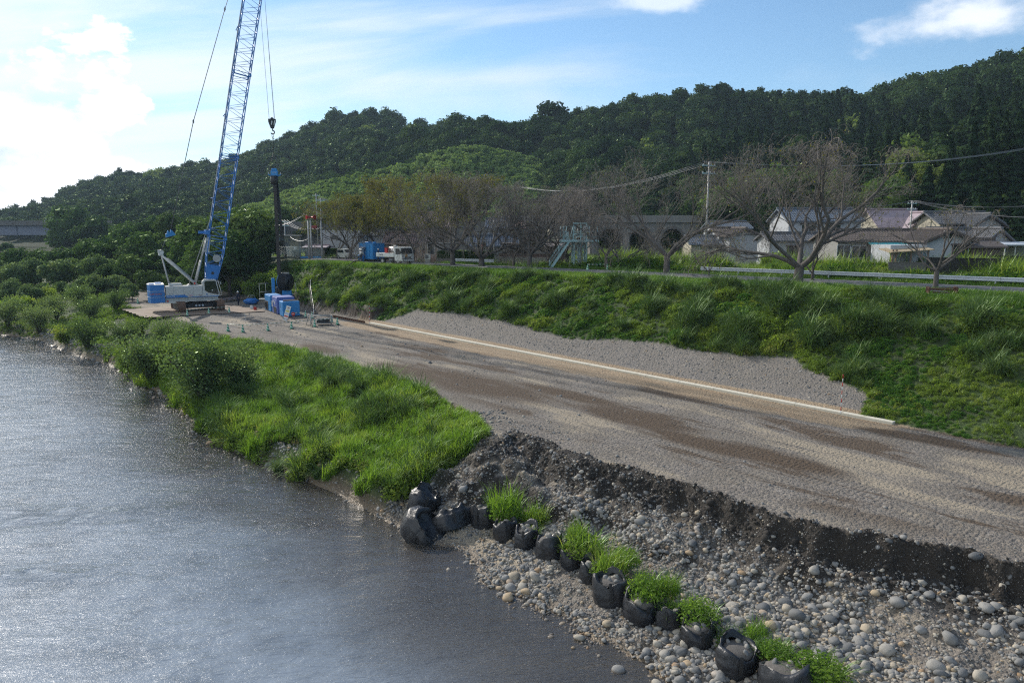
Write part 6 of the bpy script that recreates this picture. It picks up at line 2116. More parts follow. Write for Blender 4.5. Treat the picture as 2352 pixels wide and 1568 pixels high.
def build_bags():
    m, nt, out = newmat('black_woven_bag')
    b = nt.nodes.new('ShaderNodeBsdfPrincipled')
    tc = nt.nodes.new('ShaderNodeTexCoord')
    n1 = noise(nt, tc.outputs['Object'], 3, 5, .6)
    nt.links.new(mixc(nt, n1, (.010, .011, .013), (.035, .037, .042)), b.inputs[0])
    b.inputs['Roughness'].default_value = .4
    b.inputs['Specular IOR Level'].default_value = .5
    mp = nt.nodes.new('ShaderNodeMapping'); mp.inputs['Scale'].default_value = (1, 1, .35); nt.links.new(tc.outputs['Object'], mp.inputs[0])
    bp = nt.nodes.new('ShaderNodeBump'); bp.inputs['Distance'].default_value = .05; bp.inputs['Strength'].default_value = .6
    nt.links.new(noise(nt, mp.outputs[0], 6, 4, .65, .8), bp.inputs['Height']); nt.links.new(bp.outputs[0], b.inputs['Normal'])
    nt.links.new(b.outputs[0], out.inputs[0])
    FILL = pmat('bag_gravel', (.11, .10, .09), .9, var=.5, scale=12, bump=.6)
    def bag(S, wpx, hpx, lab, tilt=0, ta=0, fill=True, lie=False, seed=0, open_=True):
        p = hit(*S)
        d = float(np.hypot(p[0], p[1]))
        dd = math.sqrt(p[0] ** 2 + p[1] ** 2 + (HC - p[2]) ** 2)
        r = wpx * dd / 1700 / 2 * 1.10; h = .82 * hpx * dd / 1700 / (math.cos(math.atan2(HC - p[2], d)))
        h = min(h, .9)
        e = empty('sandbag', (p[0], p[1], p[2] - .12), seed, lab, 'sandbag', 'black sandbags along the water')
        rs = np.random.RandomState(500 + seed)
        n, k = 36, 14
        v = []; ph = rs.rand(6) * 6.28
        for i in range(k):
            t = i / (k - 1)
            rr_ = r * (.94 + .12 * math.sin(math.pi * (t * .8 + .15)) ** .6 - .05 * t ** 4)
            for j in range(n):
                a = 2 * math.pi * j / n
                wr = 1 + .09 * math.sin(2 * a + ph[0]) + .05 * math.sin(3 * a + ph[1] + t * 3) + .035 * math.sin(9 * a + ph[2] + 4 * t) * (.3 + t) + .025 * math.sin(17 * a + 5 * t + ph[5]) * t + .02 * rs.randn()
                zz = h * t + (.11 * math.sin(a + ph[3]) + .07 * math.sin(3 * a + ph[4]) + .035 * math.sin(7 * a + ph[5])) * t ** 2
                v.append((rr_ * wr * math.cos(a), rr_ * wr * math.sin(a), zz))
        # rim folded in, the fill inside
        for t, f_, dz in ((1, .9, .02), (1, .82, -.08), (1, .74, -.16)):
            for j in range(n):
                a = 2 * math.pi * j / n
                v.append((r * f_ * .93 * math.cos(a), r * f_ * .93 * math.sin(a), h + dz + .11 * math.sin(a + ph[3]) + .07 * math.sin(3 * a + ph[4])))
        f = []
        for i in range(k + 2):
            for j in range(n): f.append((i * n + j, i * n + (j + 1) % n, (i + 1) * n + (j + 1) % n, (i + 1) * n + j))
        if not open_:
            v = [(x * (1 if z < h * .9 else .8), y * (1 if z < h * .9 else .8), z) for x, y, z in v]
            c0 = len(v); v.append((0, 0, h * 1.02))
            for j in range(n): f.append(((k + 2) * n + j, (k + 2) * n + (j + 1) % n, c0))
            # crumple the closed top
            v = [(x, y, z + .05 * math.sin(13 * x + ph[0]) * math.sin(11 * y + ph[1]) * (z / h)) for x, y, z in v]
        me = bpy.data.meshes.new('bag_shell'); me.from_pydata(v, [], f); me.materials.append(m)
        me.polygons.foreach_set('use_smooth', [True] * len(f)); me.update()
        o = link('bag_shell', me, e)
        if open_:
            st = MB(); fl = ICO3[0] * np.array((r * .78, r * .78, .12)) * (1 + rs.randn(len(ICO3[0]), 1) * .05) + np.array((0, 0, h - .14))
            link('fill', mesh_np('fill', fl, ICO3[1], FILL, False), e)
            for q in range(5):
                a = rs.rand() * 6.28; q_ = r * .6 * math.sqrt(rs.rand())
                so = link('stone', STM[q % 9], e); s_ = .07 + .07 * rs.rand(); so.scale = (s_,) * 3; so.location = (q_ * math.cos(a), q_ * math.sin(a), h - .04); so.rotation_euler = (rs.rand(), rs.rand(), rs.rand() * 6)
        # lifting straps hanging down the side
        for a in (rs.rand() * 1.2 - 2.2, rs.rand() * 1.0 - .9):
            a -= seed
            x, y = math.cos(a), math.sin(a)
            sp = [(x * r * f_, y * r * f_, z_) for f_, z_ in ((.93, h * 1.0), (1.0, h * 1.02), (1.09, h * .85), (1.12, h * .5), (1.1, h * .3))]
            tg = Vector((-y, x, 0)) * .045
            vv = []
            for q_ in sp: vv += [Vector(q_) - tg, Vector(q_) + tg]
            MB().add(vv, [(2 * i, 2 * i + 1, 2 * i + 3, 2 * i + 2) for i in range(4)]).build('strap', MAT['rubber'], e)
        if tilt:
            e.rotation_euler = (tilt * math.cos(ta), tilt * math.sin(ta), seed)
            e.location.z += .1 * tilt + (.35 if tilt > 1.2 else 0)
        return e
    bag((968, 1170), 62, 58, 'open crumpled sandbag standing highest at the upper end of the row', tilt=.28, ta=.5, seed=1, open_=False)
    bag((965, 1226), 84, 52, 'slumped shiny sandbag lying half in the water', tilt=.75, ta=-1.2, seed=2, open_=False)
    bag((1040, 1207), 78, 44, 'wide slumped sandbag lying right of the one in the water', tilt=.35, ta=.9, seed=3, open_=False)
    bag((1108, 1204), 44, 52, 'sandbag partly hidden behind the first big grass clump', seed=4)
    L = [(1163, 1232, 46, 46, 'sandbag under the left edge of the first big grass clump'), (1208, 1252, 48, 52, 'sandbag with dry stalks and a small plant on top'), (1262, 1272, 54, 50, 'open sandbag with bare stones on top'),
         (1312, 1294, 46, 46, 'sandbag below the left end of the long grass clump'), (1352, 1330, 42, 50, 'narrow sandbag hidden under hanging grass'), (1405, 1378, 64, 64, 'tall sandbag at the middle of the row beside the muddy water'),
         (1470, 1416, 66, 54, 'sandbag with two rounded stones at its right shoulder'), (1534, 1436, 42, 44, 'small crumpled sandbag between two larger ones'), (1604, 1474, 64, 46, 'sandbag below the broad bright grass clump'),
         (1690, 1528, 74, 56, 'torn sandbag with a white drawstring and stones spilling'), (1800, 1590, 92, 66, 'last sandbag at the bottom edge of the photo with white strap ends')]
    for i, (a, b, w_, h_, lab) in enumerate(L):
        bag((a, b), w_, h_, lab, tilt=.08, ta=i * 1.3, seed=5 + i)
    # plants growing on and behind them
    PL = [(1165, 1178, 1.0, 1.0, 0, 'large bright grass clump behind the first sandbags'), (1235, 1180, .8, .6, 0, 'spreading grass patch right of the large clump'), (1228, 1228, .55, .6, 3, 'small leafy plant on top of the second upright sandbag'),
          (1345, 1268, .95, .8, 0, 'wide grass clump over the middle sandbags'), (1330, 1245, .6, .8, 3, 'upper left end of the wide grass clump'), (1405, 1320, .95, .9, 0, 'tall pale grass clump above the tall middle sandbag'), (1440, 1300, .6, .7, 3, 'grass at the upper right of the tall pale clump'),
          (1490, 1372, .9, .85, 3, 'dark green leafy clump right of the tall middle sandbag'), (1540, 1368, .55, .9, 3, 'narrow upright leafy plant among the cobbles'), (1555, 1405, .6, .6, 3, 'leafy plant behind the small crumpled sandbag'),
          (1610, 1428, 1.0, .7, 3, 'broad rounded bright leafy clump behind the row'), (1690, 1460, .7, .5, 0, 'sparse grass among cobbles right of the broad clump'), (1745, 1442, .5, .6, 0, 'thin upright grass tuft farthest to the right among cobbles'),
          (1790, 1510, .8, .55, 3, 'low leafy clump above the torn sandbag'), (1880, 1560, .9, .5, 3, 'low spreading clump at the bottom edge beside the last sandbag'), (1740, 1500, .5, .4, 0, 'small grass tuft behind the torn sandbag')]
    bt = [blades(230, .85, .020, .7, 1.1, 620 + i, base=.45, seg=3, mats=G_BANK, name='grass_clump') for i in range(2)]
    lf = [leafclump(900, .62, .62, .07, 625 + i, G_BANK) for i in range(2)]
    for i, (a, b, s, h_, k, lab) in enumerate(PL):
        p = hit(a - 6, b + 21); p[2] += .3 if i not in (1, 11, 12, 9) else 0
        e = empty('grass_clump' if k == 0 else 'leafy_clump', (p[0], p[1], p[2]), i * 1.1, lab, 'plant', 'plants growing along the sandbags')
        s *= 1.5 + .25 * math.sin(i * 2.3)
        o = link('blades', bt[i % 2], e); o.scale = (s * .92, s * .72, s * h_ * (1.3 + .35 * math.sin(i * 1.7)))
        o = link('leaves', lf[i % 2], e); o.scale = (s * .85, s * .8, s * h_ * (1.15 if k else .8))


build_bags()
# ------------------------------------------------------------------ road, rails, village
MAT['asphalt'] = pmat('asphalt', (.115, .112, .115), .85, var=.15, scale=.8, dirt=.3, dcol=(.16, .15, .13), bump=.2, bscale=60)
MAT['line'] = pmat('road_paint', (.62, .62, .6), .7, var=.1, dirt=.3, dcol=(.3, .3, .28))
MAT['wallw'] = pmat('white_plaster', (.40, .42, .44), .8, var=.06, scale=.4, dirt=.3, dcol=(.36, .37, .36), dscale=.5)
MAT['wallc'] = pmat('cream_plaster', (.38, .35, .27), .8, var=.06, scale=.4, dirt=.3, dcol=(.3, .27, .21), dscale=.5)
MAT['wallb'] = pmat('beige_siding', (.37, .31, .26), .8, var=.06, scale=.4, dirt=.2, dcol=(.25, .21, .18))
MAT['wallp'] = pmat('pinkish_brick_siding', (.34, .22, .17), .8, var=.15, scale=9)
MAT['wallg'] = pmat('grey_mortar_wall', (.27, .265, .25), .85, var=.12, scale=.5, dirt=.4, dcol=(.16, .15, .14))
MAT['wallbr'] = pmat('brown_sheet_wall', (.11, .07, .06), .7, var=.2, scale=2)
MAT['tileg'] = pmat('grey_roof_tile', (.10, .105, .115), .5, var=.35, scale=3, dirt=.35, dcol=(.2, .2, .2))
MAT['tileb'] = pmat('blue_grey_roof_tile', (.10, .125, .16), .45, var=.35, scale=3, dirt=.3, dcol=(.2, .22, .24))
MAT['tilep'] = pmat('mauve_metal_roof', (.30, .24, .26), .5, var=.1, scale=1, dirt=.3, dcol=(.2, .15, .14))
MAT['tiler'] = pmat('pinkish_roof_tile', (.33, .23, .20), .6, var=.2, scale=3)
MAT['tilebr'] = pmat('brown_sheet_roof', (.105, .085, .075), .65, var=.25, scale=1.5, dirt=.4, dcol=(.16, .12, .1))
MAT['trim'] = pmat('dark_trim', (.05, .035, .03), .6)
MAT['frame'] = pmat('aluminium_frame', (.5, .5, .5), .4, metal=.3)
MAT['fence'] = pmat('black_mesh_fence', (.018, .019, .018), .9, var=.3, scale=2)
MAT['hedge'] = leafmat('hedge_leaves', [(0, (.018, .045, .014)), (1, (.04, .08, .02))], trans=.2, gloss=.08)


def strip(name, pts_l, pts_r, mat, z, seg=1):
    v = []; f = []
    for i, (a, b) in enumerate(zip(pts_l, pts_r)):
        v += [(a[0], a[1], z), (b[0], b[1], z)]
        if i: f.append((2 * i - 2, 2 * i - 1, 2 * i + 1, 2 * i))
    return mesh_np(name, v, np.array(f), mat)


def roadpt(t, off):
    """t metres along the road from RN, off metres beyond its near edge"""
    p = RN + UR * t + NR * off
    return p


def build_road():
    ts = np.linspace(-45, 85, 60)
    L = [roadpt(t, 0) for t in ts]; Rr = [roadpt(t, ROADW) for t in ts]
    road = tag(link('road', strip('road', L, Rr, MAT['asphalt'], 4.90)), kind='structure')
    # a thin real slab: sides down to the ground
    v = []; f = []
    for i, (a, b) in enumerate(zip(L, Rr)): v += [(a[0], a[1], 4.90), (a[0], a[1], 4.6), (b[0], b[1], 4.90), (b[0], b[1], 4.6)]
    for i in range(1, len(L)):
        k = 4 * i; f += [(k - 4, k - 3, k + 1, k), (k - 2, k - 1, k + 3, k + 2)]
    link('road_edge', mesh_np('road_edge', v, np.array(f), MAT['asphalt']), road)
    for off in (.28, ROADW - .28):
        link('edge_line', strip('edge_line', [roadpt(t, off - .07) for t in ts], [roadpt(t, off + .07) for t in ts], MAT['line'], 4.905), road)
    # guard rails
    def rail(t0, t1, off, lab, z=4.78, step=4.0):
        a = roadpt(t0, off); b = roadpt(t1, off)
        L_ = float(np.linalg.norm(b - a))
        e = empty('guardrail', (a[0], a[1], z), math.atan2(UR[1], UR[0]) + (0 if t1 > t0 else math.pi), lab, 'guardrail')
        prof = [(0, .42), (.05, .46), (.05, .52), (0, .56), (0, .61), (.05, .65), (.05, .71), (0, .75), (-.015, .75), (.03, .71), (.03, .65), (-.02, .61), (-.02, .56), (.03, .52), (.03, .46), (-.015, .42)]
        n = max(1, int(L_ // step))
        for k in range(n):
            l = L_ / n
            me = MB().prism(prof, k * l + .01, (k + 1) * l - .01, 'X').build('rail_panel', MAT['galv2'], e)
            MB().cyl((k * l + .3, -.1, .35), .055, .8, 8).build('post', MAT['galv2'], e)
        return e
    rail(-30, 26.3, ROADW + 1.0, 'long pale steel guardrail along the far side of the road')
    rail(60, 53, ROADW + 1.2, 'short tilted guardrail piece below the houses behind the cherry trees')
    # blue marker posts
    for (a, b, tilt, lab) in ((1635, 619, .22, 'leaning navy blue post at the left end of the long guardrail'), (1951, 622, 0, 'upright navy blue post behind the guardrail right of the big bare cherry')):
        q = P(a, b, 4.75)
        o = empty('marker_post', q, 0, lab, 'post')
        me = MB().box((0, 0, .8), (.34, .08, 1.7), ch=.02).mesh('board', MAT['navy']); me.transform(Matrix.Rotation(tilt, 4, 'Y')); link('board', me, o)
        me = MB().cyl((0, .06, .7), .04, 1.5, 8).mesh('pipe', MAT['pale']); me.transform(Matrix.Rotation(tilt, 4, 'Y')); link('pipe', me, o)
    # red rusty post
    q = P(1107.5, 609, 4.8)
    o = empty('sign_post', q, 0, 'thin red post with a round disc seen edge on by the hedge', 'sign post')
    MB().cyl((0, 0, 1.3), .05, 2.7, 8).build('post', MAT['dred'], o); MB().cyl((.22, 0, 2.5), .3, .03, 20, (.6, 1, 0)).build('disc', MAT['trim'], o)


build_road()


def house(name, x0, x1, yr, ye, d, depth, roof, wall, lab, gable='side', wins=(), base=None, yaw=0.0, over=.5, ribs=True, ybase=None, trim=True, skirt=None, cat='house', ridge='X'):
    """x0,x1: wall ends, yr ridge row, ye eave row as seen from the viewpoint; d distance; ridge X = along the front"""
    a = PY(x0, ye, d); b = PY(x1, ye, d + math.tan(yaw) * (x1 - x0) / 1700 * d)
    w_ = float(np.hypot(*(b - a)[:2])); yw = math.atan2(b[1] - a[1], b[0] - a[0])
    g = H((a[0] + b[0]) / 2, (a[1] + b[1]) / 2) if base is None else base
    ze = float(a[2]) - g
    dr_ = d + depth / 2
    zr = float(PY((x0 + x1) / 2, yr, dr_ if ridge == 'X' else d)[2]) - g
    o = empty(name, (a[0], a[1], g), yw, lab, cat)
    m = MB(); m.box((w_ / 2, depth / 2, ze / 2 - .5), (w_, depth, ze + 1))
    if ridge == 'X' and roof is not None and gable != 'hip':
        for x in (0.0, w_): m.prism([(0.02, ze - .01), (depth - .02, ze - .01), (depth / 2, zr - .12)], x - .06 if x else 0.0, x if x else .06, 'X')
    elif roof is not None and ridge == 'Y':
        for y in (0.0, depth): m.prism([(.02, ze - .01), (w_ - .02, ze - .01), (w_ / 2, zr - .12)], y - .06 if y else 0.0, y if y else .06, 'Y')
    wl = m.build('wall', wall, o)
    if skirt: MB().box((w_ / 2, -.02, skirt[0] / 2), (w_ + .04, .06, skirt[0])).build('lower_cladding', skirt[1], wl)
    if roof is not None:
        t = .14
        if ridge == 'X':
            for s in (0, 1):
                r = MB(); yo = -over if s == 0 else depth + over
                sl = (zr - ze) / (depth / 2); zo = ze - sl * over
                prof = [(yo, zo), (depth / 2, zr), (depth / 2, zr + t), (yo, zo + t)]
                r.prism(prof, -over * .8, w_ + over * .8, 'X')
                if ribs:
                    n = int((w_ + over * 1.6) / .32)
                    for k in range(n + 1):
                        x = -over * .8 + .06 + k * .32
                        r.prism([(yo, zo + t), (depth / 2, zr + t), (depth / 2, zr + t + .06), (yo, zo + t + .06)], x - .05, x + .05, 'X')
                    for k in range(1, int(depth / 2 / .5)):
                        yy = yo + (depth / 2 - yo) * k / int(depth / 2 / .5); zz = zo + (zr - zo) * k / int(depth / 2 / .5)
                        r.box((w_ / 2, yy, zz + t + .01), (w_ + over * 1.5, .05, .05))
                r.build('roof', roof, o)
            MB().box((w_ / 2, depth / 2, zr + t + .09), (w_ + over * 1.7, .34, .24), ch=.05).build('ridge', roof, o)
        else:
            for s in (0, 1):
                r = MB(); xo = -over if s == 0 else w_ + over
                sl = (zr - ze) / (w_ / 2); zo = ze - sl * over
                r.prism([(xo, zo), (w_ / 2, zr), (w_ / 2, zr + t), (xo, zo + t)], -over, depth + over, 'Y')
                if ribs:
                    for k in range(int((depth + 2 * over) / .32)):
                        y = -over + .06 + k * .32
                        r.prism([(xo, zo + t), (w_ / 2, zr + t), (w_ / 2, zr + t + .06), (xo, zo + t + .06)], y - .05, y + .05, 'Y')
                r.build('roof', roof, o)
            MB().box((w_ / 2, depth / 2, zr + t + .09), (.34, depth + over * 2, .24), ch=.05).build('ridge', roof, o)
            if trim:
                tr = MB(); tr.prism([(-over, zo - .02), (w_ / 2, zr - .02), (w_ + over, zo - .02), (w_ + over, zo - .2), (w_ / 2, zr - .2), (-over, zo - .2)], -over - .03, -over + .03, 'Y'); tr.build('barge_board', MAT['trim'], o)
    # windows: (fraction x centre, row centre, width m, height m, style)
    for (fx, py_, ww, wh, st) in wins:
        z = float(PY(x0 + (x1 - x0) * fx, py_, d)[2]) - g
        x = w_ * fx
        fr = MB()
        for (cx, cz, sx, sz) in ((0, wh / 2, ww, .07), (0, -wh / 2, ww, .07), (-ww / 2, 0, .07, wh), (ww / 2, 0, .07, wh), (0, 0, .05, wh)):
            if st in ('s',) and cx == 0 and sx == .05: continue
            fr.box((x + cx, -.03, z + cz), (sx, .1, sz))
        f_ = fr.build('window', MAT['frame'] if st != 'd' else MAT['trim'], o)
        MB().box((x, .0, z), (ww - .04, .04, wh - .04)).build('pane', MAT['winglass'], f_)
        if st == 'l':
            lt = MB()
            for k in range(-3, 4): lt.tube([(x, -.06, z), (x + math.cos(k * .5) * ww * .48, -.06, z + math.sin(k * .5) * wh * .48)], .015, 4).tube([(x, -.06, z), (x - math.cos(k * .5) * ww * .48, -.06, z - math.sin(k * .5) * wh * .48)], .015, 4)
            lt.build('lattice', MAT['frame'], f_)
        if st in ('r', 'd'): MB().box((x, -.22, z + wh / 2 + .14), (ww + .4, .5, .05), rx=.2).build('hood', MAT['tilebr'], f_)
    return o


def build_village():
    T = MAT
    # --- right group
    house('house', 1812, 1978, 482, 506, 96, 7, T['tileb'], T['wallw'], 'tall white two storey house with grey roof behind the big bare cherry', wins=[(.28, 528, 1.9, 1.3, 'r'), (.62, 528, 1.9, 1.3, 'r'), (.3, 565, 2.2, 1.6, 'n')])
    house('low_house', 1768, 1985, 538, 552, 90, 4.5, T['tileg'], T['wallw'], 'single storey white wing with dark tiled roof in front of the tall white house', wins=[(.25, 578, 1.4, 1.2, 'd'), (.8, 575, 2.2, 1.3, 'n')])
    house('house', 1925, 2200, 531, 553, 80, 6.5, T['tilebr'], T['wallg'], 'long low grey house with brown sheet roof and latticed window', wins=[(.18, 578, 1.6, 1.3, 'n'), (.47, 578, 2.0, 1.3, 'l'), (.05, 578, 1.4, 1.4, 'n')], ribs=True)
    house('house', 2128, 2232, 530, 552, 76, 5.5, T['tilebr'], T['wallw'], 'white gable ended house front facing the river with a small awning', ridge='Y', wins=[(.75, 580, 1.5, 1.4, 'd'), (.48, 540, 1.0, .8, 'n')])
    house('house', 2046, 2130, 560, 563, 74, 4.0, None, T['wallw'], 'low white annex wall below the turquoise roof edge', wins=[(.85, 598, .7, .6, 's')])
    house('house', 2020, 2128, 484, 519, 102, 7, T['tilep'], T['wallc'], 'cream house with a wide mauve pitched roof and triangular dormer', wins=[(.3, 528, 1.4, .9, 'n')], ribs=False)
    house('house', 2092, 2172, 490, 520, 100, 7, T['tilep'], T['wallg'], 'greyish gable end adjoining the mauve roofed house', ridge='Y', ribs=False, wins=[(.45, 508, .9, .9, 'd')])
    house('house', 2160, 2294, 490, 511, 94, 6, T['tileg'], T['wallc'], 'cream two storey house with dark tiled roof at the right', wins=[(.2, 521, 2.4, .9, 'n'), (.86, 523, 2.0, 1.0, 'r')], over=.7)
    house('house', 2238, 2300, 494, 515, 92, 7, T['tileg'], T['wallw'], 'white gable of the cream two storey house', ridge='Y', over=.6)
    house('low_house', 2170, 2262, 527, 553, 86, 6, T['tileg'], T['wallc'], 'lower dark tiled roof in front of the cream two storey house', over=.7)
    house('house', 2262, 2322, 528, 554, 84, 5, T['tileg'], T['wallw'], 'small white gabled wing with black tiled roof near the right edge', ridge='Y', over=.6)
    house('shed', 2168, 2262, 556, 562, 79, 3.5, T['tilebr'], T['wallbr'], 'brown metal shed below the tiled roofs', wins=[(.35, 584, 1.0, .5, 'n')], cat='shed', ribs=False)
    house('shed', 2226, 2300, 553, 566, 76, 3.5, T['tilebr'], T['wallbr'], 'reddish brown shed with low pitched roof left of the carport', cat='shed', ribs=False)
    # carport with posts
    c = PY(2305, 560, 80); g = H(c[0], c[1]); e = empty('carport', (c[0], c[1], g), 0, 'white carport with metal posts at the right edge of the village', 'carport')
    h = float(c[2]) - g
    MB().box((2.2, 1.5, h), (5.2, 4, .12), rx=.06).build('roof', T['galv2'], e)
    for x in (.2, 1.3, 2.4, 3.6): MB().box((x, 0, h / 2), (.09, .09, h)).build('post', T['white'], e)
    MB().box((2.2, 3.2, h / 2), (5, .1, h)).build('back_wall', T['wallc'], e)
    # lean-to with pale roof
    c = PY(2044, 573, 73); g = H(c[0], c[1]); e = empty('lean_to', (c[0], c[1], g), .05, 'rickety lean-to with tan sheet roof on wooden posts before the white house', 'lean-to')
    h = float(c[2]) - g
    MB().box((2.0, .6, h), (4.4, 2.2, .08), rx=.14, ry=-.06).build('roof', T['tan'], e)
    for x in (.15, .5, 2.0, 3.7): MB().box((x, -.25, h / 2), (.13, .13, h), ry=.03).build('post', T['wood'], e)
    MB().box((2.6, .9, h / 2 - .1), (1.9, .06, h - .6)).build('shutter', T['wallg'], e)
    MB().box((1.4, -.2, .8), (1.2, .5, .07)).box((1.4, -.2, 1.1), (1.2, .06, .3)).build('balcony_rail', T['wood'], e)
    # turquoise eave sheet
    c = PY(2010, 560, 79.2); g = H(c[0], c[1])
    e = empty('awning', c, .02, 'turquoise eave sheet on the long low house', 'awning'); MB().box((1.6, 0, 0), (4.4, 1.0, .12), rx=.3).build('sheet', pmat('turquoise_sheet', (.05, .28, .30), .6), e)
    MB().box((1.6, .3, -.15), (4.2, .08, .12)).build('bracket', T['wood'], e)
    # small houses in the middle right
    house('house', 1676, 1746, 527, 540, 98, 5.5, T['tilebr'], T['wallw'], 'small white house with gable to the river left of the big bare cherry', ridge='Y', wins=[], over=.6)
    house('house', 1652, 1712, 526, 541, 101, 6, T['tilebr'], T['wallw'], 'white side wing of the small gabled house', wins=[(.3, 552, 1.2, .9, 'n')])
    house('house', 1640, 1722, 511, 524, 112, 6, T['tileb'], T['wallw'], 'house with blue grey tiled roof behind the small white one', wins=[(.4, 532, 1.5, .8, 'n')])
    house('house', 1588, 1655, 545, 560, 100, 5, T['tileb'], T['wallc'], 'low house with tiled roof half hidden behind the utility pole', wins=[(.5, 566, 1.8, .8, 'n')])
    # --- behind the cherry row
    house('house', 940, 1032, 491, 519, 108, 8, T['tiler'], T['wallb'], 'beige two storey house with pinkish roof behind the truck', wins=[(.66, 532, 1.0, 1.3, 's'), (.1, 532, 1.6, 1.3, 'n')], over=.6, skirt=(2.0, T['wallp']))
    o = house('low_house', 886, 985, 536, 556, 104, 4.5, T['tiler'], T['wallb'], 'low beige wing with pink tiled roof in front of the beige house', wins=[(.86, 572, 1.0, 1.8, 's')], skirt=(1.7, T['wallp']), over=.6)
    o = house('house', 975, 1032, 556, 558, 101, 4, None, T['wallb'], 'beige ground floor wall with three white framed windows right of the truck', wins=[(.26, 572, .9, 1.7, 's'), (.66, 571, .85, 1.6, 's'), (.95, 571, .85, 1.6, 's')], skirt=(1.3, T['wallp']))
    q = PY(982, 595, 99.5); e = empty('air_conditioner', (q[0], q[1], H(q[0], q[1]) + .05), 0, 'white outdoor air conditioner unit at the foot of the beige wall', 'air conditioner')
    MB().box((0, 0, .75), (.8, .35, .75), ch=.03).build('casing', T['white'], e); MB().cyl((-.1, -.18, .75), .28, .02, 20, 'Y').build('fan_grille', T['grey'], e); MB().box((0, 0, .2), (.7, .3, .4)).build('stand', T['concrete'], e)
    house('warehouse', 738, 826, 526, 529, 122, 9, None, T['wallw'], 'white flat roofed building behind the siren poles', wins=[(.35, 545, 1.2, .8, 's')], cat='building')
    house('house', 790, 880, 532, 540, 128, 6, T['tileg'], T['wallw'], 'low white building between the flat roofed one and the blue tank', wins=[(.5, 552, 1.6, 1, 'n')])
    house('shed', 700, 745, 566, 569, 116, 4, T['tilep'], T['wallg'], 'low shed with pinkish roof behind the fence', cat='shed', ribs=False)
    house('house', 1120, 1168, 505, 523, 106, 7, T['tileb'], T['wallw'], 'two storey house with blue grey roof behind the bare cherries', wins=[(.75, 536, 1.1, 1.3, 'd'), (.3, 536, 1.3, 1.2, 'n')])
    house('low_house', 1072, 1186, 543, 563, 101, 5, T['tileb'], T['wallg'], 'ground floor with wide blue grey tiled roof behind the hedge', wins=[(.2, 574, 1.2, 1.1, 'n'), (.5, 574, 1.6, 1.2, 'n'), (.83, 576, 1.5, 1.8, 'd')])
    house('house', 1170, 1204, 512, 524, 112, 7, T['tiler'], T['wallc'], 'cream upper storey right of the blue grey roofed house', wins=[(.5, 533, 1.4, .9, 'n')])
    house('house', 1186, 1256, 547, 568, 103, 6, T['tilebr'], T['wallg'], 'low house with brownish gable roof beside the steel tower', ridge='Y', wins=[(.3, 582, 1.8, 1.0, 'd')])
    house('house', 1230, 1300, 560, 566, 106, 5, T['tilebr'], T['wallbr'], 'dark red walled shed behind the steel tower stairs', ribs=False)
    # far roofs in rows
    for i, (a, b, yr, ye, d, m_, w_) in enumerate([(596, 640, 540, 547, 150, 'tileg', 'wallw'), (1262, 1330, 512, 520, 150, 'tiler', 'wallc')]):
        house('house', a, b, yr, ye, d, 7, T[m_], T[w_], ['far house with grey roof glimpsed left of the pile', 'far house roof glimpsed above the steel tower'][i], wins=[(.5, ye + 8, 1.5, 1, 'n')])
    # switch house
    q = PY(652, 586, 112); g = H(q[0], q[1]); top = float(PY(652, 543, 112)[2])
    e = empty('switch_house', (q[0], q[1], g), R(8), 'pale concrete switch house with a door and notice behind the hanging pile', 'building')
    h = top - g
    b = MB().box((1.1, 1.3, h / 2), (2.2, 2.6, h)).build('wall', T['wallc'], e)
    MB().box((1.1, 1.3, h + .08), (2.6, 3.0, .18), ch=.02).build('roof_slab', T['concrete'], e)
    MB().box((.45, -.02, h * .42), (.8, .05, h * .6)).build('door', T['wallg'], e)
    for x in (.9, 1.6): MB().box((x, -.03, h - .55), (.3, .06, .38)).build('vent_hood', T['grey'], b)
    MB().box((1.7, -.03, 1.5), (.45, .03, .5)).build('notice', T['white'], b)
    # siren poles
    g = H(*PY(713, 590, 104)[:2])
    c = PY(713, 590, 104); e = empty('siren_tower', (c[0], c[1], g), 0, 'pair of concrete poles carrying red warning horns', 'siren')
    zt = float(PY(713, 505, 104)[2]) - g; z2 = float(PY(713, 527, 104)[2]) - g
    for x in (-.15, .2, 1.65): MB().tube([(x, 0, 0), (x, 0, zt)], [.14, .11], 10).build('pole', T['pale'], e)
    MB().box((.8, 0, zt), (2.2, .2, .1)).box((.8, 0, z2), (2.4, .2, .1)).build('cross_arm', T['trim'], e)
    for x, z, r_ in ((-.1, zt + .35, .32), (.6, zt + .35, .34)):
        MB().lathe([(.06, -.3), (.1, -.1), (.2, .1), (r_, .25), (r_, .28), (.05, .05)], n=20)
        me = MB().lathe([(.0, -.35), (.1, -.33), (.12, -.1), (.2, .1), (r_, .25), (r_ - .02, .27), (.08, .0), (0, 0)], n=20).mesh('horn', T['red']); me.transform(Matrix.Translation((x, 0, z)) @ Matrix.Rotation(R(65 if x > 0 else -50), 4, 'Z') @ Matrix.Rotation(math.pi / 2, 4, 'X')); link('horn', me, e)
    MB().box((.75, 0, z2 + .35), (.75, .5, .38), ch=.06).box((.75, 0, z2 + .1), (.15, .1, .2)).build('horn', T['dred'], e)
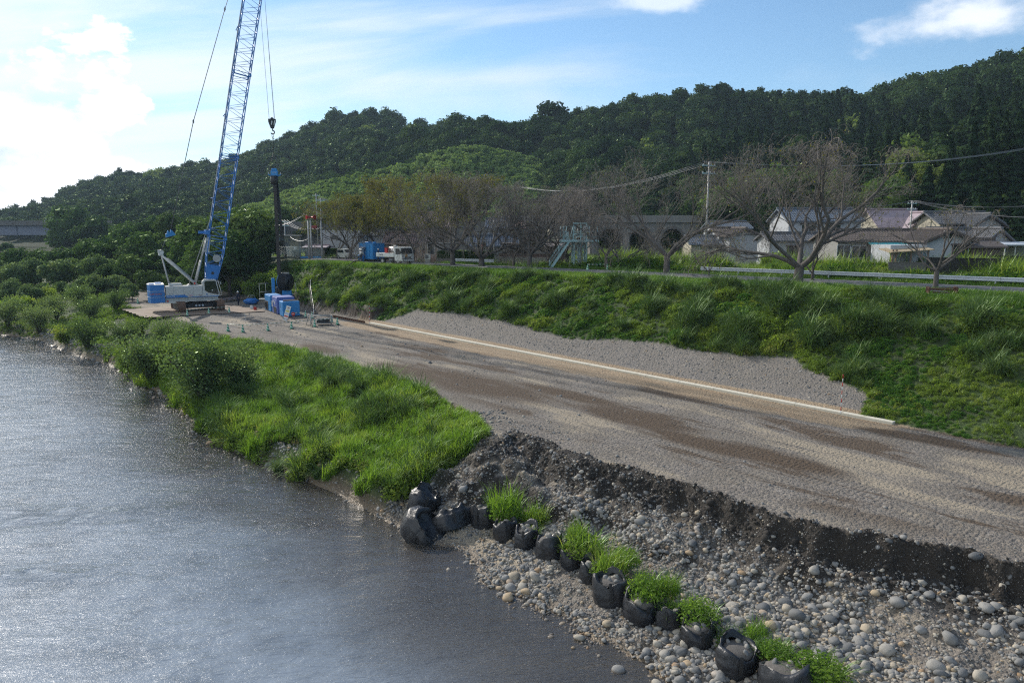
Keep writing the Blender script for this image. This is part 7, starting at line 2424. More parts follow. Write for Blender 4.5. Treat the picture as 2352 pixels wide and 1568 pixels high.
    # utility poles and wires
    def pole(pa, pb, ya, d, lab, arms=2, tr=False):
        b = PY(pa, pb, d); g = H(b[0], b[1]); t = PY(pa, ya, d)
        e = empty('utility_pole', (b[0], b[1], g), R(20), lab, 'utility pole')
        h = float(t[2]) - g
        MB().tube([(0, 0, -.2), (0, 0, h)], [.13, .08], 10).build('pole', T['pale'], e)
        for k in range(arms):
            z = h - .35 - .75 * k
            MB().box((0, 0, z), (1.5, .09, .09)).build('cross_arm', T['galv'], e)
            for x in (-.65, -.2, .25, .65): MB().lathe([(.0, .04), (.05, .05), (.03, .1), (.05, .14), (0, .2)], c=(x, 0, z), n=8).build('insulator', T['white'], e)
        if tr: MB().cyl((.35, 0, h - 2.4), .25, .7, 12).build('transformer', T['pale'], e)
        return (b[0], b[1], g + h)
    A = pole(1620, 600, 372, 74, 'tall concrete utility pole right of the forked bare tree', 2)
    Bp = pole(2089, 545, 461, 98, 'slim utility pole in front of the mauve roof', 2)
    Cp = pole(741, 590, 455, 112, 'thin tall utility pole beside the siren poles', 1)
    Dp = pole(728, 500, 445, 150, 'far utility pole below the terraced hill', 1)
    Ep = pole(1010, 560, 452, 118, 'utility pole behind the yellowish cherry crown', 1)
    Fp = pole(1135, 600, 505, 97, 'utility pole between the cherry trunks before the tiled house', 1)
    Gp = pole(655, 545, 505, 140, 'distant pole behind the switch house', 2)
    def wire(p, q, sag, lab, n=1, r=.018, sp=.5, mat='wire'):
        for k in range(n):
            o_ = (k - (n - 1) / 2) * sp
            a = Vector(p) + Vector((o_, 0, 0)); b = Vector(q) + Vector((o_, 0, 0))
            pts = [a.lerp(b, t) - Vector((0, 0, 4 * sag * t * (1 - t))) for t in np.linspace(0, 1, 15)]
            tag(link('overhead_wire', MB().tube(pts, r, 4).mesh('overhead_wire', MAT[mat])), (['left', 'right'] if n == 2 else ['left', 'middle', 'right'])[k] + ' strand of the ' + lab if n > 1 else lab, 'wire', 'overhead wires')
    R_ = PY(2420, 330, 84)
    wire(A, R_, 1.2, 'overhead wires from the tall pole to the right edge', 3, mat='wirelight', r=.016)
    wire(Bp, PY(2420, 468, 84), .6, 'overhead wires from the slim pole over the tiled roofs', 3)
    wire(Bp, PY(2420, 500, 80), .6, 'lower overhead wires over the tiled roofs', 2)
    wire(A, Bp, 2.2, 'overhead wires between the two poles at the big bare cherry', 2)
    wire(A, PY(1200, 430, 120), 1.5, 'overhead wires leading left from the tall pole', 3, r=.02)
    wire(Cp, PY(560, 480, 140), 3.5, 'pale sagging wires behind the hanging pile', 2, r=.028, mat='wirelight', sp=.3)
    wire(Cp, Ep, 2.0, 'wires rising right behind the yellowish cherry crown', 3, r=.03, sp=.3, mat='wirelight')
    wire((float(PY(741, 520, 104)[0]), 104, float(PY(741, 520, 104)[2])), Gp, 1.0, 'wires from the siren poles to the distant pole', 3, r=.022)
    wire((float(PY(713, 545, 104)[0]), 104, float(PY(713, 545, 104)[2])), tuple(PY(665, 543, 112)), .6, 'light cable from the siren poles to the switch house', 1, r=.035, mat='wirelight')
    # hedge and block walls
    def wall(p0, p1, ztop0, d0, d1, th, mat, lab, name='block_wall', cat='wall', blocks=True, hgt_=None):
        a = PY(p0, ztop0, d0); b = PY(p1, ztop0, d1)
        g = min(H(a[0], a[1]), H(b[0], b[1]))
        top = float(a[2])
        L_ = float(np.hypot(*(b - a)[:2]))
        e = empty(name, (a[0], a[1], g), math.atan2(b[1] - a[1], b[0] - a[0]), lab, cat)
        h = top - g if hgt_ is None else hgt_
        n = max(1, int(L_ / 1.8))
        for k in range(n):
            l = L_ / n
            MB().box((l * (k + .5), 0, h / 2 - .2), (l - .015, th, h + .4), ch=.01).build('wall_panel', mat, e)
        MB().box((L_ / 2, 0, h + .02), (L_, th + .06, .06)).build('coping', mat, e)
        return e
    wall(1002, 1134, 594, 96, 94, .15, T['dconc'], 'dark block wall under the clipped hedge')
    a = PY(1006, 577, 97); b = PY(1132, 577, 95)
    g = H(a[0], a[1]); L_ = float(np.hypot(*(b - a)[:2])); h = float(a[2]) - g
    e = empty('hedge', (a[0], a[1], g), math.atan2(b[1] - a[1], b[0] - a[0]), 'long clipped dark green hedge behind the cherry trunks', 'hedge')
    MB().box((L_ / 2, 0, h / 2), (L_, .8, h - .1)).build('stems', T['hedge'], e)
    r = np.random.RandomState(3); n = 9000
    c = np.stack([r.rand(n) * L_, (r.rand(n) - .5) * .9, r.rand(n) * h], 1); fc = r.randint(0, 3, n)
    c[fc == 0, 1] = -.45; c[fc == 1, 2] = h; c += r.randn(n, 3) * .03
    nn = np.where((fc == 1)[:, None], (0, 0, 1.), (0, -1., .2)) + r.randn(n, 3) * .5
    v, f = leaf_quads(c, nn, .14, r); link('foliage', mesh_np('foliage', v, f, T['hedge']), e)
    a = PY(705, 571, 118); b = PY(792, 571, 116); g = H(a[0], a[1]); L2 = float(np.hypot(*(b - a)[:2])); h2 = float(a[2]) - g
    e = empty('hedge', (a[0], a[1], g), math.atan2(b[1] - a[1], b[0] - a[0]), 'shorter hedge behind the siren poles left of the parked car', 'hedge')
    c2 = c * np.array((L2 / L_, 1, h2 / h)); v, f = leaf_quads(c2, nn, .16, r); link('foliage', mesh_np('foliage', v, f, T['hedge']), e)
    MB().box((L2 / 2, 0, h2 / 2), (L2, .8, h2 - .1)).build('stems', T['hedge'], e)
    wall(1146, 1256, 591, 97, 95, .15, T['concrete'], 'grey concrete wall below the red brown fence')
    wall(1146, 1300, 583, 97.3, 95.3, .06, T['wallbr'], 'red brown panel fence on top of the concrete wall', 'panel_fence', 'fence')
    wall(735, 800, 590, 114, 112, .15, T['dconc'], 'low block wall in front of the parked white car')
    wall(2128, 2300, 592, 69, 66, .12, T['fence'], 'black netting fence below the white gable ended house', 'net_fence', 'fence')
    wall(2264, 2420, 587, 74, 70, .15, T['fence'], 'black retaining wall at the right edge below the carport', 'retaining_wall', 'wall')
    wall(2040, 2130, 603, 70, 69, .12, T['dconc'], 'dark wooden fence below the lean-to', 'fence', 'fence')
    # rope fence
    q = [PY(2145, 585, 64), PY(2250, 628, 60), PY(2352, 605, 58)]
    # chain link at the switch house
    a = PY(640, 566, 109); b = PY(735, 566, 109); g = H(a[0], a[1]); e = empty('wire_fence', (a[0], a[1], g), 0, 'wire mesh fence with slanted arms round the switch house', 'fence'); h = float(a[2]) - g; L_ = float(b[0] - a[0])
    for k in range(7):
        x = L_ * k / 6; MB().tube([(x, 0, 0), (x, 0, h - .4), (x + .25, 0, h)], .03, 5).build('post', T['pale'], e)
    wm = MB()
    for z in np.linspace(.4, h - .4, 8): wm.tube([(0, 0, z), (L_, 0, z)], .012, 3)
    for z in (h - .25, h - .1, h): wm.tube([(.1, 0, z), (L_ + .1, 0, z)], .012, 3)
    for k in range(50): wm.tube([(L_ * k / 49, 0, .1), (L_ * k / 49, 0, h - .4)], .008, 3)
    wm.build('mesh', T['galv'], e)


build_village()


def build_viaduct():
    # arched railway viaduct, grey concrete, across the valley behind the houses
    d = 132
    x0, x1 = PY(1150, 520, d)[0], PY(1655, 520, d)[0]
    top = float(PY(1400, 511, d)[2]); g = 3.0
    e = empty('viaduct', (x0, d, g), .02, 'grey concrete railway viaduct with round arches behind the cherry trees', 'viaduct')
    h = top - g; L = float(x1 - x0); n = 7; l = L / n
    m = pmat('old_viaduct_concrete', (.20, .195, .185), .9, var=.25, scale=.3, dirt=.6, dcol=(.09, .085, .08), dscale=.3)
    for k in range(n):
        xa, xb = k * l, (k + 1) * l; r_ = l * .36; zc = h - 1.1 - r_
        arch = [(xa + l / 2 + r_ * math.cos(a), zc + r_ * math.sin(a)) for a in np.linspace(0, math.pi, 13)]
        prof = [(xa, -1), (xa, h), (xb, h), (xb, -1), (xa + l / 2 + r_, -1)] + arch + [(xa + l / 2 - r_, -1)]
        MB().prism(prof, -.0, 4.5).build('arch', m, e)
        ring = [(xa + l / 2 + (r_ + .45) * math.cos(a), zc + (r_ + .45) * math.sin(a)) for a in np.linspace(0, math.pi, 13)]
        rp = ring + list(reversed([(xa + l / 2 + (r_ + .02) * math.cos(a), zc + (r_ + .02) * math.sin(a)) for a in np.linspace(0, math.pi, 13)]))
        MB().prism(rp, -.1, -.003).build('arch_ring', MAT['dconc'], e)
        MB().box((xa, -.25, zc / 2), (l * .2, .5, zc + .4), ch=.05).build('pier', m, e)
    MB().box((L / 2, 2.2, h + .15), (L + 1, 5.4, .3)).box((L / 2, -.35, h + .7), (L + 1, .2, 1.1)).build('parapet', m, e)
    # low plain elevated line further left
    d = 165
    x0, x1 = PY(590, 509, d)[0], PY(1130, 509, d)[0]
    t = float(PY(800, 509, d)[2]); b = float(PY(800, 524, d)[2])
    e = empty('elevated_line', (x0, d, 3.0), -.02, 'long dark concrete retaining wall of the railway at the foot of the terraced hill', 'retaining wall')
    n = 14; l = float(x1 - x0) / n
    for k in range(n): MB().box((l * (k + .5), 0, (t - 3) / 2), (l - .05, .6, t - 3.0), ch=.03).build('wall_panel', MAT['dconc'], e)
    # road bridge far left
    d = 265
    x0, x1 = PY(-420, 507, d)[0], PY(262, 507, d)[0]
    zt = float(PY(0, 507, d)[2]); zd = float(PY(0, 515.5, d)[2]); zb = float(PY(0, 540, d)[2])
    e = empty('road_bridge', (x0, d, 0), 0, 'long grey girder bridge crossing the river at the left', 'bridge')
    L = float(x1 - x0)
    gm = pmat('bridge_girder_paint', (.16, .18, .24), .6, var=.12, scale=.1, dirt=.3, dcol=(.1, .1, .13), dscale=.2)
    n = 9
    for k in range(n):
        l = L / n
        pf = [(k * l, zd - .3), ((k + 1) * l, zd - .3), ((k + 1) * l, zb + (.9 if k > 6 else 0)), (k * l, zb + (.9 if k > 7 else 0))]
        gi_ = MB().prism(pf, 0, .3).build('girder', gm, e)
        MB().box((k * l + .2, -.1, (zd + zb) / 2), (.25, .25, zd - zb - .4)).build('stiffener', gm, gi_)
        MB().box((l * (k + .5), -1.2, (zt + zd) / 2), (l - .08, .25, zt - zd)).build('parapet', MAT['dconc'], e)
    MB().box((L / 2, 3.0, zd - .15), (L, 8.6, .3)).build('deck', MAT['dconc'], e)
    for x in (L * .18, L * .55, L * .93): MB().box((x, 3, zb / 2 - 2), (2.2, 6, zb + 4), ch=.2).build('pier', MAT['concrete'], e)
    # van on the bridge
    c = PY(117, 507, d + 1)
    v = empty('parked_car' if False else 'car', (c[0], d + 1.0, zd + .0), 0, 'small pale boxy car driving over the grey girder bridge', 'car')
    make_car(v, MAT['white'], 3.9, 1.9)


def make_car(e, paint, L=3.6, Hh=1.55):
    k = L / 3.6; z = Hh / 1.55
    pr = [(-1.78 * k, .3), (1.75 * k, .3), (1.8 * k, .55), (1.72 * k, .85 * z), (1.05 * k, 1.0 * z), (.5 * k, 1.48 * z), (-1.45 * k, 1.52 * z), (-1.75 * k, 1.0 * z), (-1.82 * k, .6)]
    b = MB().prism(pr, -.76, .76).build('body', paint, e)
    for y in (-.765, .765):
        for x0, x1 in ((-1.4, -.55), (-.48, .35)): MB().prism([(x0 * k, .98 * z), (x1 * k + .1, .98 * z), (x1 * k - .02, 1.38 * z), (x0 * k + .05, 1.4 * z)], y - .008, y + .008).build('side_window', MAT['glass'], b)
    MB().add([(1.03 * k, -.66, 1.03 * z), (1.03 * k, .66, 1.03 * z), (.56 * k, .62, 1.45 * z), (.56 * k, -.62, 1.45 * z)], [(0, 1, 2, 3)]).build('windscreen', MAT['glass'], b)
    for x in (-1.1 * k, 1.15 * k):
        for y in (-.7, .7):
            w_ = MB().cyl((x, y, .29), .29, .18, 18, 'Y').build('tyre', MAT['rubber'], e); MB().cyl((x, y + (.1 if y > 0 else -.1), .29), .17, .02, 14, 'Y').build('rim', MAT['pale'], w_)
    for y in (-.55, .55): MB().box((1.77 * k, y, .68), (.06, .26, .16), ch=.02).build('headlight', MAT['chrome'], e)


build_viaduct()
q = PY(797, 596, 110)
v = empty('car', (q[0], q[1], H(q[0], q[1])), R(-50), 'small white hatchback parked under the carport roof behind bare trees', 'car')
make_car(v, MAT['white'])


# ------------------------------------------------------------------ truck, tank, tower
def build_truck():
    q = P(905, 609, 4.8)
    yw = R(-42)
    e = empty('truck', (q[0], q[1] + .9, 4.9), yw, 'white flatbed truck with a shiny drum on its bed, facing the river', 'truck')
    W = MAT['white']
    # chassis
    MB().box((0, 0, .62), (4.5, .8, .18)).build('chassis', MAT['black'], e)
    cab = MB().prism([(1.05, .45), (2.35, .45), (2.42, .8), (2.36, 1.2), (2.08, 2.0), (1.9, 2.08), (1.05, 2.08)], -.92, .92).build('cab', W, e)
    MB().add([(2.375, -.82, 1.28), (2.375, .82, 1.28), (2.11, .78, 1.95), (2.11, -.78, 1.95)], [(0, 1, 2, 3)]).build('windscreen', MAT['glass'], cab)
    for y in (-.93, .93): MB().prism([(1.25, 1.2), (2.2, 1.25), (1.98, 1.9), (1.25, 1.9)], y - .008, y + .008).build('side_window', MAT['glass'], cab)
    MB().box((2.42, 0, .52), (.14, 1.84, .28), ch=.04).build('bumper', W, cab)
    MB().box((2.42, 0, .86), (.06, .9, .12)).box((2.44, 0, .68), (.05, 1.2, .07)).build('grille', MAT['black'], cab)
    for y in (-.74, .74): MB().box((2.41, y, .80), (.1, .34, .2), ch=.03).build('headlight', MAT['chrome'], cab)
    MB().box((2.43, -.25, 1.1), (.03, .3, .3)).build('orange_plate', MAT['yellow'], cab)
    MB().box((2.51, 0, .5), (.02, .33, .16)).build('number_plate', MAT['cwht'], cab)
    MB().tube([(2.3, -.6, 1.27), (2.22, .1, 1.32)], .012, 4).tube([(2.3, .1, 1.27), (2.22, .7, 1.32)], .012, 4).build('wiper', MAT['black'], cab)
    for y in (-1.06, 1.06): MB().tube([(2.2, y * .87, 1.75), (2.42, y, 1.7)], .015, 5).box((2.42, y, 1.5), (.05, .17, .36), ch=.02).build('mirror', MAT['black'], cab)
    bed = MB().box((-.75, 0, .92), (3.35, 1.9, .1)).build('bed', W, e)
    for y in (-.95, .95): MB().box((-.75, y, 1.14), (3.35, .05, .42), ch=.01).build('side_board', W, bed)
    MB().box((-2.42, 0, 1.14), (.05, 1.86, .42), ch=.01).build('tail_board', W, bed)
    MB().box((.95, 0, 1.45), (.06, 1.8, 1.1)).build('head_board', W, bed)
    put_text('(有)高島運送', .16, MAT['navy'], bed, (-1.5, -.985, 1.14), Matrix.Rotation(math.pi / 2, 3, 'X'))
    for x in (-1.3, 1.65):
        for y in (-.78, .78):
            w_ = MB().cyl((x, y, .38), .38, .24, 22, 'Y').build('tyre', MAT['rubber'], e); MB().cyl((x, y + (.13 if y > 0 else -.13), .38), .2, .02, 16, 'Y').build('rim', MAT['pale'], w_)
    MB().box((.3, -.8, .55), (.7, .3, .3), ch=.03).build('side_box', MAT['grey'], e)
    d = empty('metal_drum', (q[0], q[1] + .9, 4.9), yw, 'shiny metal drum tank lying on the truck bed behind the cab', 'tank')
    MB().cyl((.1, 0, 1.62), .52, 1.5, 26, 'X').build('drum_body', MAT['silver'], d)
    for x in (-.5, .1, .75): MB().cyl((x, 0, 1.62), .535, .05, 26, 'X').build('band', MAT['pale'], d)
    MB().box((.2, 0, 2.2), (.5, .4, .12), ch=.03).build('hatch', MAT['pale'], d)
    MB().box((.1, 0, 1.08), (1.3, .9, .18)).build('cradle', MAT['black'], d)
    r = empty('red_box', (q[0], q[1] + .9, 4.9), yw, 'red tool box on the truck bed beside the metal drum', 'box')
    MB().box((-.95, -.2, 1.48), (.45, .9, .9), ch=.03).build('box_body', MAT['red'], r); MB().box((-.95, -.2, 1.96), (.48, .94, .06)).build('lid', MAT['dred'], r)
    # blue tank on its carrier
    k = P(856, 603, 4.8)
    e = empty('blue_tank', (k[0], k[1] + .3, 4.85), yw, 'sky blue steel tank unit with ribs standing behind the white truck', 'tank')
    L = MAT['ltblue']
    MB().box((-1.5, 1.0, 1.35), (3.0, 1.9, 2.0), ch=.03).build('tank_body', L, e)
    for x in np.linspace(-2.9, -.1, 5): MB().box((x, .04, 1.35), (.09, .05, 1.95)).build('rib', L, e)
    for y in (.3, 1.0, 1.7): MB().box((.02, y, 1.35), (.05, .09, 1.95)).build('rib', L, e)
    MB().box((-1.5, 1.0, 2.38), (3.1, 2.0, .08)).build('top_rim', L, e)
    MB().box((-2.2, 1.0, 2.5), (.7, .6, .2), ch=.04).cyl((-.8, .9, 2.5), .22, .2, 14).build('hatch', L, e)
    MB().box((-1.5, 1.0, .25), (3.2, 1.9, .2)).build('skid', MAT['black'], e)
    MB().box((-1.9, -.4, 1.35), (.55, .5, .7), ch=.05).box((-1.9, -.66, 1.4), (.3, .02, .4)).build('pump_box', MAT['pale'], e)
    MB().box((-1.9, -.3, 1.85), (.9, .5, .05), rx=.2).build('hood', MAT['grey'], e)
    for i in range(4): MB().tube([(-2.0 + .15 * i, -.5, 1.1), (-1.9 + .15 * i, -.9, .7), (-2.3 + .1 * i, -1.6, .2), (-3.2, -2.4 - .1 * i, -.1)], .05, 6).build('hose', MAT['rubber'], e)
    MB().box((-1.9, -.5, .5), (.6, .6, .9), ch=.03).build('valve_box', L, e)


build_truck()


def build_gate_tower():
    c = P(1330, 615, 4.8)
    d = float(c[1])
    e = empty('gate_tower', (c[0], c[1], 4.75), R(4), 'blue grey steel tower with a winch platform, railings and a steep stair', 'steel tower')
    G = MAT['galv']
    hd = float(PY(1330, 554.5, d)[2]) - 4.75; hr = 1.65; ht = float(PY(1330, 513, d)[2]) - 4.75
    m = d / 1700
    X = [-14 * m, 0, 14 * m]
    for x in X:
        for y in ((-.55, .55) if x == 0 else (-.7, .7)):
            MB().box((x, y, hd / 2), (.16 if x else .22, .16, hd)).build('column', G, e)
    br = MB()
    zz = [0, hd * .33, hd * .68, hd - .1]
    for i in range(3):
        for xa, xb in ((X[0], X[1]), (X[1], X[2])):
            br.tube([(xa, -.66, zz[i]), (xb, -.66, zz[i + 1])], .035, 4, smooth=False); br.tube([(xb, -.66, zz[i]), (xa, -.66, zz[i + 1])], .035, 4, smooth=False)
        br.box((0, -.66, zz[i + 1]), (X[2] * 2, .08, .1))
    br.build('cross_brace', G, e)
    k = MB()
    for s in (-1, 1): k.tube([(s * .7, -.4, hd * .72), (s * 1.5, -.4, hd - .1)], .06, 5)
    k.build('knee_brace', G, e)
    x0, x1 = (1287 - 1330) * m, (1370 - 1330) * m
    MB().box(((x0 + x1) / 2, -.1, hd + .06), (x1 - x0, 2.4, .22), ch=.02).build('platform', G, e)
    r = MB()
    for x in (x0 + .1, x0 + .5, (1316 - 1330) * m, 0.9, x1 - .2):
        for y in (-1.2, 1.0): r.tube([(x, y, hd + .1), (x, y, hd + hr)], .03, 5)
    for z in (hr * .33, hr * .66, hr):
        for y in (-1.2, 1.0):
            if True: r.tube([((1318 - 1330) * m if y < 0 else x0, y, hd + z), (x1, y, hd + z)], .022, 5)
        r.tube([(x1, -1.2, hd + z), (x1, 1.0, hd + z)], .022, 5)
        r.tube([(x0 + .05, -1.2, hd + z), (x0 + .6, -1.2, hd + z)], .022, 5)
    r.tube([(x0 + .15, -1.2, hd + .1), (x0 + .5, -1.2, hd + hr)], .03, 5).tube([(x0 + .75, -1.2, hd + .1), (x0 + 1.2, -1.2, hd + hr)], .03, 5)
    r.build('railing', G, e)
    f = MB(); fx0, fx1 = (1315 - 1330) * m, (1345 - 1330) * m
    for x in (fx0, .1, fx1): f.box((x, -.3, (hd + ht) / 2), (.12, .12, ht - hd))
    for z in (ht, hd + .85): f.box(((fx0 + fx1) / 2, -.3, z), (fx1 - fx0 + .12, .14, .14))
    f.tube([(fx0, -.3, hd + .1), (.1, -.3, hd + .85)], .04, 4).tube([(fx1, -.3, hd + .1), (.1, -.3, hd + .85)], .04, 4)
    f.build('winch_frame', G, e)
    w_ = MB(); w_.lathe([(.04, -.05), (.34, -.05), (.36, 0), (.34, .05), (.04, .05)], n=24)
    me = w_.mesh('winch_wheel', MAT['pale']); me.transform(Matrix.Translation((.62, -.5, ht - .68)) @ Matrix.Rotation(math.pi / 2, 4, 'X')); wh = link('winch_wheel', me, e)
    for a in range(5): MB().cyl((.62 + .2 * math.cos(a * 1.257), -.56, ht - .68 + .2 * math.sin(a * 1.257)), .06, .015, 10, 'Y').build('hole', MAT['black'], wh)
    MB().cyl((.62, -.6, ht - .68), .05, .08, 10, 'Y').build('hub', MAT['grey'], wh)
    MB().box((.6, 0, hd + .5), (.5, .4, .7), ch=.05).cyl((-.25, -.35, hd + 1.0), .05, .9, 8).build('gear_box', MAT['pale'], e)
    # stair down to the left
    sx0, sz0 = (1303 - 1330) * m, hd; sx1, sz1 = (1262 - 1330) * m, 0.0
    st = MB()
    for y in (-1.25, -.55): st.box(((sx0 + sx1) / 2, y, (sz0 + sz1) / 2), (math.hypot(sx0 - sx1, hd), .05, .2), ry=-math.atan2(hd, sx0 - sx1))
    st.build('stair_stringer', G, e)
    for k in range(9):
        t = (k + .5) / 9; MB().box((sx0 + (sx1 - sx0) * t, -.9, sz0 + (sz1 - sz0) * t), (.26, .7, .04)).build('tread', G, e)
    hr_ = MB()
    for y in (-1.25, -.55):
        for o_ in (.5, 1.0): hr_.tube([(sx0 - .1, y, sz0 + o_), (sx1 - .1, y, sz1 + o_)], .02, 5)
        for t in (0, .5, 1): hr_.tube([(sx0 + (sx1 - sx0) * t - .1, y, sz0 + (sz1 - sz0) * t), (sx0 + (sx1 - sx0) * t - .1, y, sz0 + (sz1 - sz0) * t + 1.0)], .025, 5)
    hr_.build('stair_rail', G, e)
    # rusty frame by the small tree
    q = P(2163, 679, 4.8)
    e = empty('rusty_frame', (q[0], q[1], 4.85), R(-6), 'rusty brown steel frame lying on the grass below the small bare tree', 'steel frame')
    for i, (z, y) in enumerate(((.42, 0), (.3, .25), (.18, -.2))): MB().box((0, y, z), (1.75 - .2 * i, .08, .08), ry=.03 * (i - 1)).build('bar', MAT['rust2'], e)
    for x in (-.85, .85): MB().box((x, .05, .28), (.08, .5, .5)).build('end_frame', MAT['rust2'], e)
    MB().box((-.2, .1, .24), (1.2, .1, .05), ry=.1).box((.1, -.1, .1), (.9, .12, .05), ry=-.1).build('loose_bar', MAT['pale'], e)


build_gate_tower()
# ------------------------------------------------------------------ bare cherry trees on the levee
CBARK = pmat('cherry_bark', (.10, .088, .078), .85, var=.45, scale=3, bump=.5, bscale=10, dirt=.5, dcol=(.2, .2, .185))
TWIG = pmat('cherry_twigs', (.20, .172, .15), .8, var=.3, scale=1.5)
C_LEAF = leafmat('autumn_leaves', [(0, (.09, .10, .022)), (.5, (.14, .13, .025)), (.85, (.155, .13, .03)), (1, (.10, .13, .03))], trans=.35, gloss=.05)


class Tubes:
    """fast collector of tapered thin tubes"""
    def __init__(s): s.v = []; s.f = []; s.n = 0
    def add(s, pts, rad, n):
        pts = np.asarray(pts, float)
        k = len(pts)
        d = np.gradient(pts, axis=0); d /= (np.linalg.norm(d, axis=1, keepdims=True) + 1e-9)
        a = np.array((0, 0, 1.)) if abs(d[0][2]) < .9 else np.array((1., 0, 0))
        u = np.cross(d, a); u /= (np.linalg.norm(u, axis=1, keepdims=True) + 1e-9); w_ = np.cross(d, u)
        an = np.arange(n) * 2 * np.pi / n
        ring = pts[:, None] + (u[:, None] * np.cos(an)[None, :, None] + w_[:, None] * np.sin(an)[None, :, None]) * np.asarray(rad)[:, None, None]
        s.v.append(ring.reshape(-1, 3))
        i = np.arange(k - 1)[:, None] * n; j = np.arange(n)[None]
        jn = (j + 1) % n
        f = np.stack([i + j, i + jn, i + n + jn, i + n + j], -1).reshape(-1, 4) + s.n
        s.f.append(f); s.n += k * n
    def mesh(s, name, mat):
        return mesh_np(name, np.vstack(s.v), np.vstack(s.f), mat, True)


def cherry(loc, W, Hh, seed, lab, stems=4, r0=.28, leafn=0, dens=1.0, lean=(0, 0), fork=.16, yellow=0.0, flat=.5):
    """vase shaped cherry: W crown width, Hh height"""
    r = np.random.RandomState(seed)
    big = Tubes(); tw = Tubes(); tips = []
    rx = W / 2
    def grow(p, d, L, rad, lvl):
        n = 5 if lvl < 2 else 4
        pts = [p]; dirs = d / np.linalg.norm(d)
        for i in range(n):
            dirs = dirs + r.randn(3) * (.16 if lvl < 3 else .22)
            # spread outward, arch gently up or level near the envelope
            rel = (pts[-1] / np.array((rx, rx, Hh)))
            out = np.hypot(rel[0], rel[1])
            if lvl >= 1:
                dirs[2] += .10 - .28 * max(0, out - .55) - (.5 if rel[2] > .93 else 0)
            if out > .95: dirs[:2] *= .7
            dirs /= np.linalg.norm(dirs)
            pts.append(pts[-1] + dirs * L / n)
        pts = np.array(pts); k = len(pts)
        end = rad * (.52 if lvl < 2 else .4)
        rr_ = rad + (end - rad) * np.linspace(0, 1, k)
        (big if lvl < 3 else tw).add(pts, np.maximum(rr_, .007), 7 if lvl < 1 else (5 if lvl < 3 else 3))
        if lvl >= 5 or L < .28:
            tips.append(pts[-1]); tips.append(pts[len(pts) // 2]); return
        nb = [3, 4, 4, 3, 2][min(lvl, 4)]
        nb = max(2, int(round(nb * dens + r.rand() - .5)))
        for b in range(nb):
            t = .30 + .70 * (b + r.rand() * .6) / nb
            i = min(k - 1, int(t * (k - 1) + .5))
            base = pts[i]
            dd = pts[min(i + 1, k - 1)] - pts[max(i - 1, 0)]; dd /= np.linalg.norm(dd)
            sd = r.randn(3); sd -= sd.dot(dd) * dd; sd /= np.linalg.norm(sd)
            ang = r.uniform(.35, .85)
            nd = dd * math.cos(ang) + sd * math.sin(ang)
            nd[2] = nd[2] * .85 + .08
            grow(base, nd, L * r.uniform(.50, .74), rr_[i] * r.uniform(.5, .68), lvl + 1)
        # leader goes on
        if lvl < 4: grow(pts[-1], dirs, L * .55, end, lvl + 1)
    # trunk
    hf = Hh * fork
    tp = np.array([(0, 0, -.35), (lean[0] * .3, lean[1] * .3, hf * .45), (lean[0], lean[1], hf)])
    big.add(tp, [r0 * 1.25, r0, r0 * .92], 9)
    a0 = r.rand() * 6.28
    for s in range(stems):
        a = a0 + 6.28 * s / stems + r.uniform(-.35, .35)
        sp = r.uniform(.55, 1.25)
        d = np.array((math.cos(a) * sp, math.sin(a) * sp, 1.0 if s % 2 else .75))
        L = math.hypot(rx, Hh) * r.uniform(.42, .52)
        grow(tp[-1] + np.array((0, 0, -.05)), d, L, r0 * r.uniform(.45, .62), 0 if W > 6 else 1)
    e = empty('cherry_tree', loc, 0, lab, 'tree', 'bare cherry trees on the levee')
    link('trunk', big.mesh('trunk', CBARK), e)
    if tw.v: link('twigs', tw.mesh('twigs', TWIG), e)
    if leafn and tips:
        t = np.array(tips)
        if yellow: t = t[t[:, 2] > Hh * .42]
        k = r.randint(0, len(t), leafn)
        c = t[k] + r.randn(leafn, 3) * .12
        v, f = leaf_quads(c, r.randn(leafn, 3), .11 if not yellow else .14, r)
        link('autumn_leaves', mesh_np('autumn_leaves', v, f, C_LEAF), e)
    return e, len(tips)


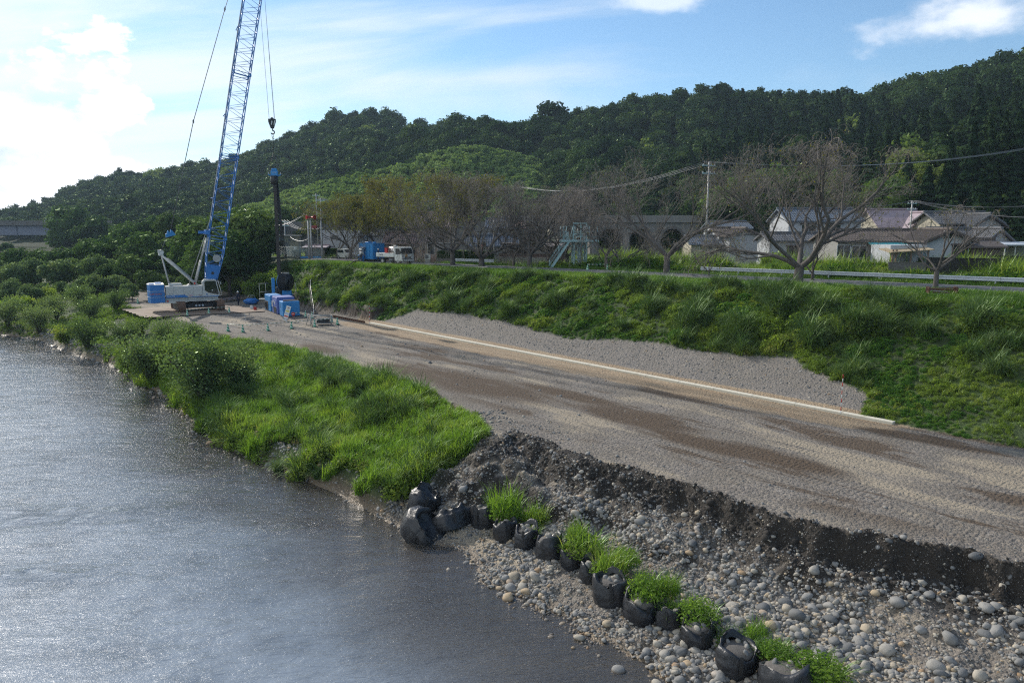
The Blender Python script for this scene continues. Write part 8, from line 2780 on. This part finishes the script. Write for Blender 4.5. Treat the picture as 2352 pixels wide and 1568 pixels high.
def build_cherries():
    # base px,py, crown width px, top py, label, options
    L = [(1832, 650, 455, 335, 'largest bare cherry with a thick dark leaning trunk right of centre', dict(stems=6, r0=.38, leafn=1500, dens=.95, lean=(.1, 0), fork=.12)),
         (1866, 646, 130, 520, 'thin young trunk standing close behind the largest bare cherry', dict(stems=3, r0=.14, dens=.7, leafn=30)),
         (1531, 629, 300, 325, 'tall forked bare cherry left of the utility pole', dict(stems=5, r0=.30, leafn=600, dens=.9, fork=.14)),
         (2148, 664, 190, 478, 'small bare cherry with pale trunk near the right edge', dict(stems=5, r0=.17, leafn=120, dens=.75, fork=.24)),
         (1628, 636, 120, 500, 'sapling with thin upright shoots at the utility pole foot', dict(stems=4, r0=.07, leafn=20, dens=.5, fork=.1)),
         (1392, 620, 150, 440, 'slender bare tree just right of the steel tower cones', dict(stems=3, r0=.17, dens=.85, leafn=60, fork=.2)),
         (1420, 617, 170, 470, 'low crooked bare tree leaning right beside the slender one', dict(stems=4, r0=.18, dens=.8, leafn=60, fork=.12, lean=(.3, 0))),
         (1302, 614, 170, 425, 'bare cherry behind the steel tower stair', dict(stems=5, r0=.24, dens=1.0, leafn=60)),
         (1262, 613, 190, 420, 'bare cherry at the left foot of the tower stair', dict(stems=5, r0=.22, dens=1.0, leafn=80)),
         (1216, 616, 200, 418, 'bare cherry with a stout trunk behind the tall tussock', dict(stems=6, r0=.28, dens=.95, leafn=400)),
         (1180, 613, 120, 480, 'smaller bare cherry between two stout trunks by the low wall', dict(stems=3, r0=.16, dens=.75, leafn=40)),
         (1106, 613, 230, 398, 'broad bare cherry in front of the hedge end', dict(stems=6, r0=.34, dens=.98, leafn=1800, fork=.1)),
         (1040, 610, 210, 395, 'bare cherry with dark arching limbs before the beige house', dict(stems=6, r0=.3, dens=.97, leafn=9152, yellow=1)),
         (948, 604, 190, 405, 'cherry right beside the truck cab with a yellowing top', dict(stems=5, r0=.26, dens=.95, leafn=14784, yellow=1)),
         (868, 600, 170, 440, 'cherry behind the blue tank with yellow brown leaves on top', dict(stems=5, r0=.24, dens=.9, leafn=14784, yellow=1)),
         (806, 598, 150, 455, 'leftmost broad cherry with yellow tinted crown', dict(stems=6, r0=.24, dens=.95, leafn=14080, yellow=1)),
         (775, 596, 110, 480, 'slim bare tree at the left end of the cherry row', dict(stems=4, r0=.15, dens=.8, leafn=2464, yellow=1))]
    for i, (a, b, wpx, top, lab, kw) in enumerate(L):
        p = P(a, b, 4.8)
        d = float(p[1])
        if a < 960 or a in (1302, 1262): d += 4; p = PY(a, b, d)
        z = H(p[0], p[1]) - .05
        hh = float(PY(a, top, d)[2]) - z
        cherry((p[0], p[1], z), wpx * d / 1700, hh, 900 + i, lab, **kw)


build_cherries()

# tussocks of silver grass that stand out on the slope
def build_tussocks():
    big = blades(230, 2.1, .035, .75, 1.5, 700, base=.35, seg=5, mats=G_REED, name='tussock')
    big2 = blades(200, 1.9, .032, .7, 1.4, 701, base=.3, seg=5, mats=G_REED, name='tussock')
    for i, (a, b, s, lab) in enumerate([(2120, 770, 1.0, 'large pale silver grass tussock high on the slope below the rusty frame'), (2290, 860, .9, 'tussock of silver grass near the right edge of the slope'), (1590, 720, .8, 'dark rounded tussock on the middle of the slope'),
                                        (1480, 655, .75, 'tall rounded tussock at the crest left of the forked tree'), (1625, 690, .75, 'tall tussock at the crest near the utility pole'), (1215, 640, .9, 'upright reedy tussock at the crest before the low wall'), (1700, 800, .7, 'arching tussock at the lower edge of the slope weeds'),
                                        (2235, 820, .7, 'bright tussock in the right part of the slope'), (760, 1000, .55, 'blue green tussock on the river bank grass'), (790, 1010, .5, 'second blue green tussock on the river bank grass'), (640, 1085, .7, 'brownish tussock overhanging the water'),
                                        (730, 1100, .5, 'yellowish tussock at the waterline below the bank')]):
        p = hit(a, b)
        e = empty('grass_tussock', p, i * 1.3, lab, 'grass tussock', 'grass tussocks')
        o = link('blades', big if i % 2 else big2, e); o.scale = (s, s, s)


build_tussocks()
# ------------------------------------------------------------------ light river haze
def build_haze():
    m, nt, out = newmat('river_haze')
    v = nt.nodes.new('ShaderNodeVolumePrincipled')
    v.inputs['Color'].default_value = (.62, .82, 1.0, 1)
    v.inputs['Density'].default_value = HAZE
    v.inputs['Anisotropy'].default_value = .1
    nt.links.new(v.outputs[0], out.inputs['Volume'])
    o = link('haze', MB().box((0, 100, 85), (2400, 2000, 182)).mesh('haze', m))
    tag(o, kind='stuff')


HAZE = .00018
build_haze()
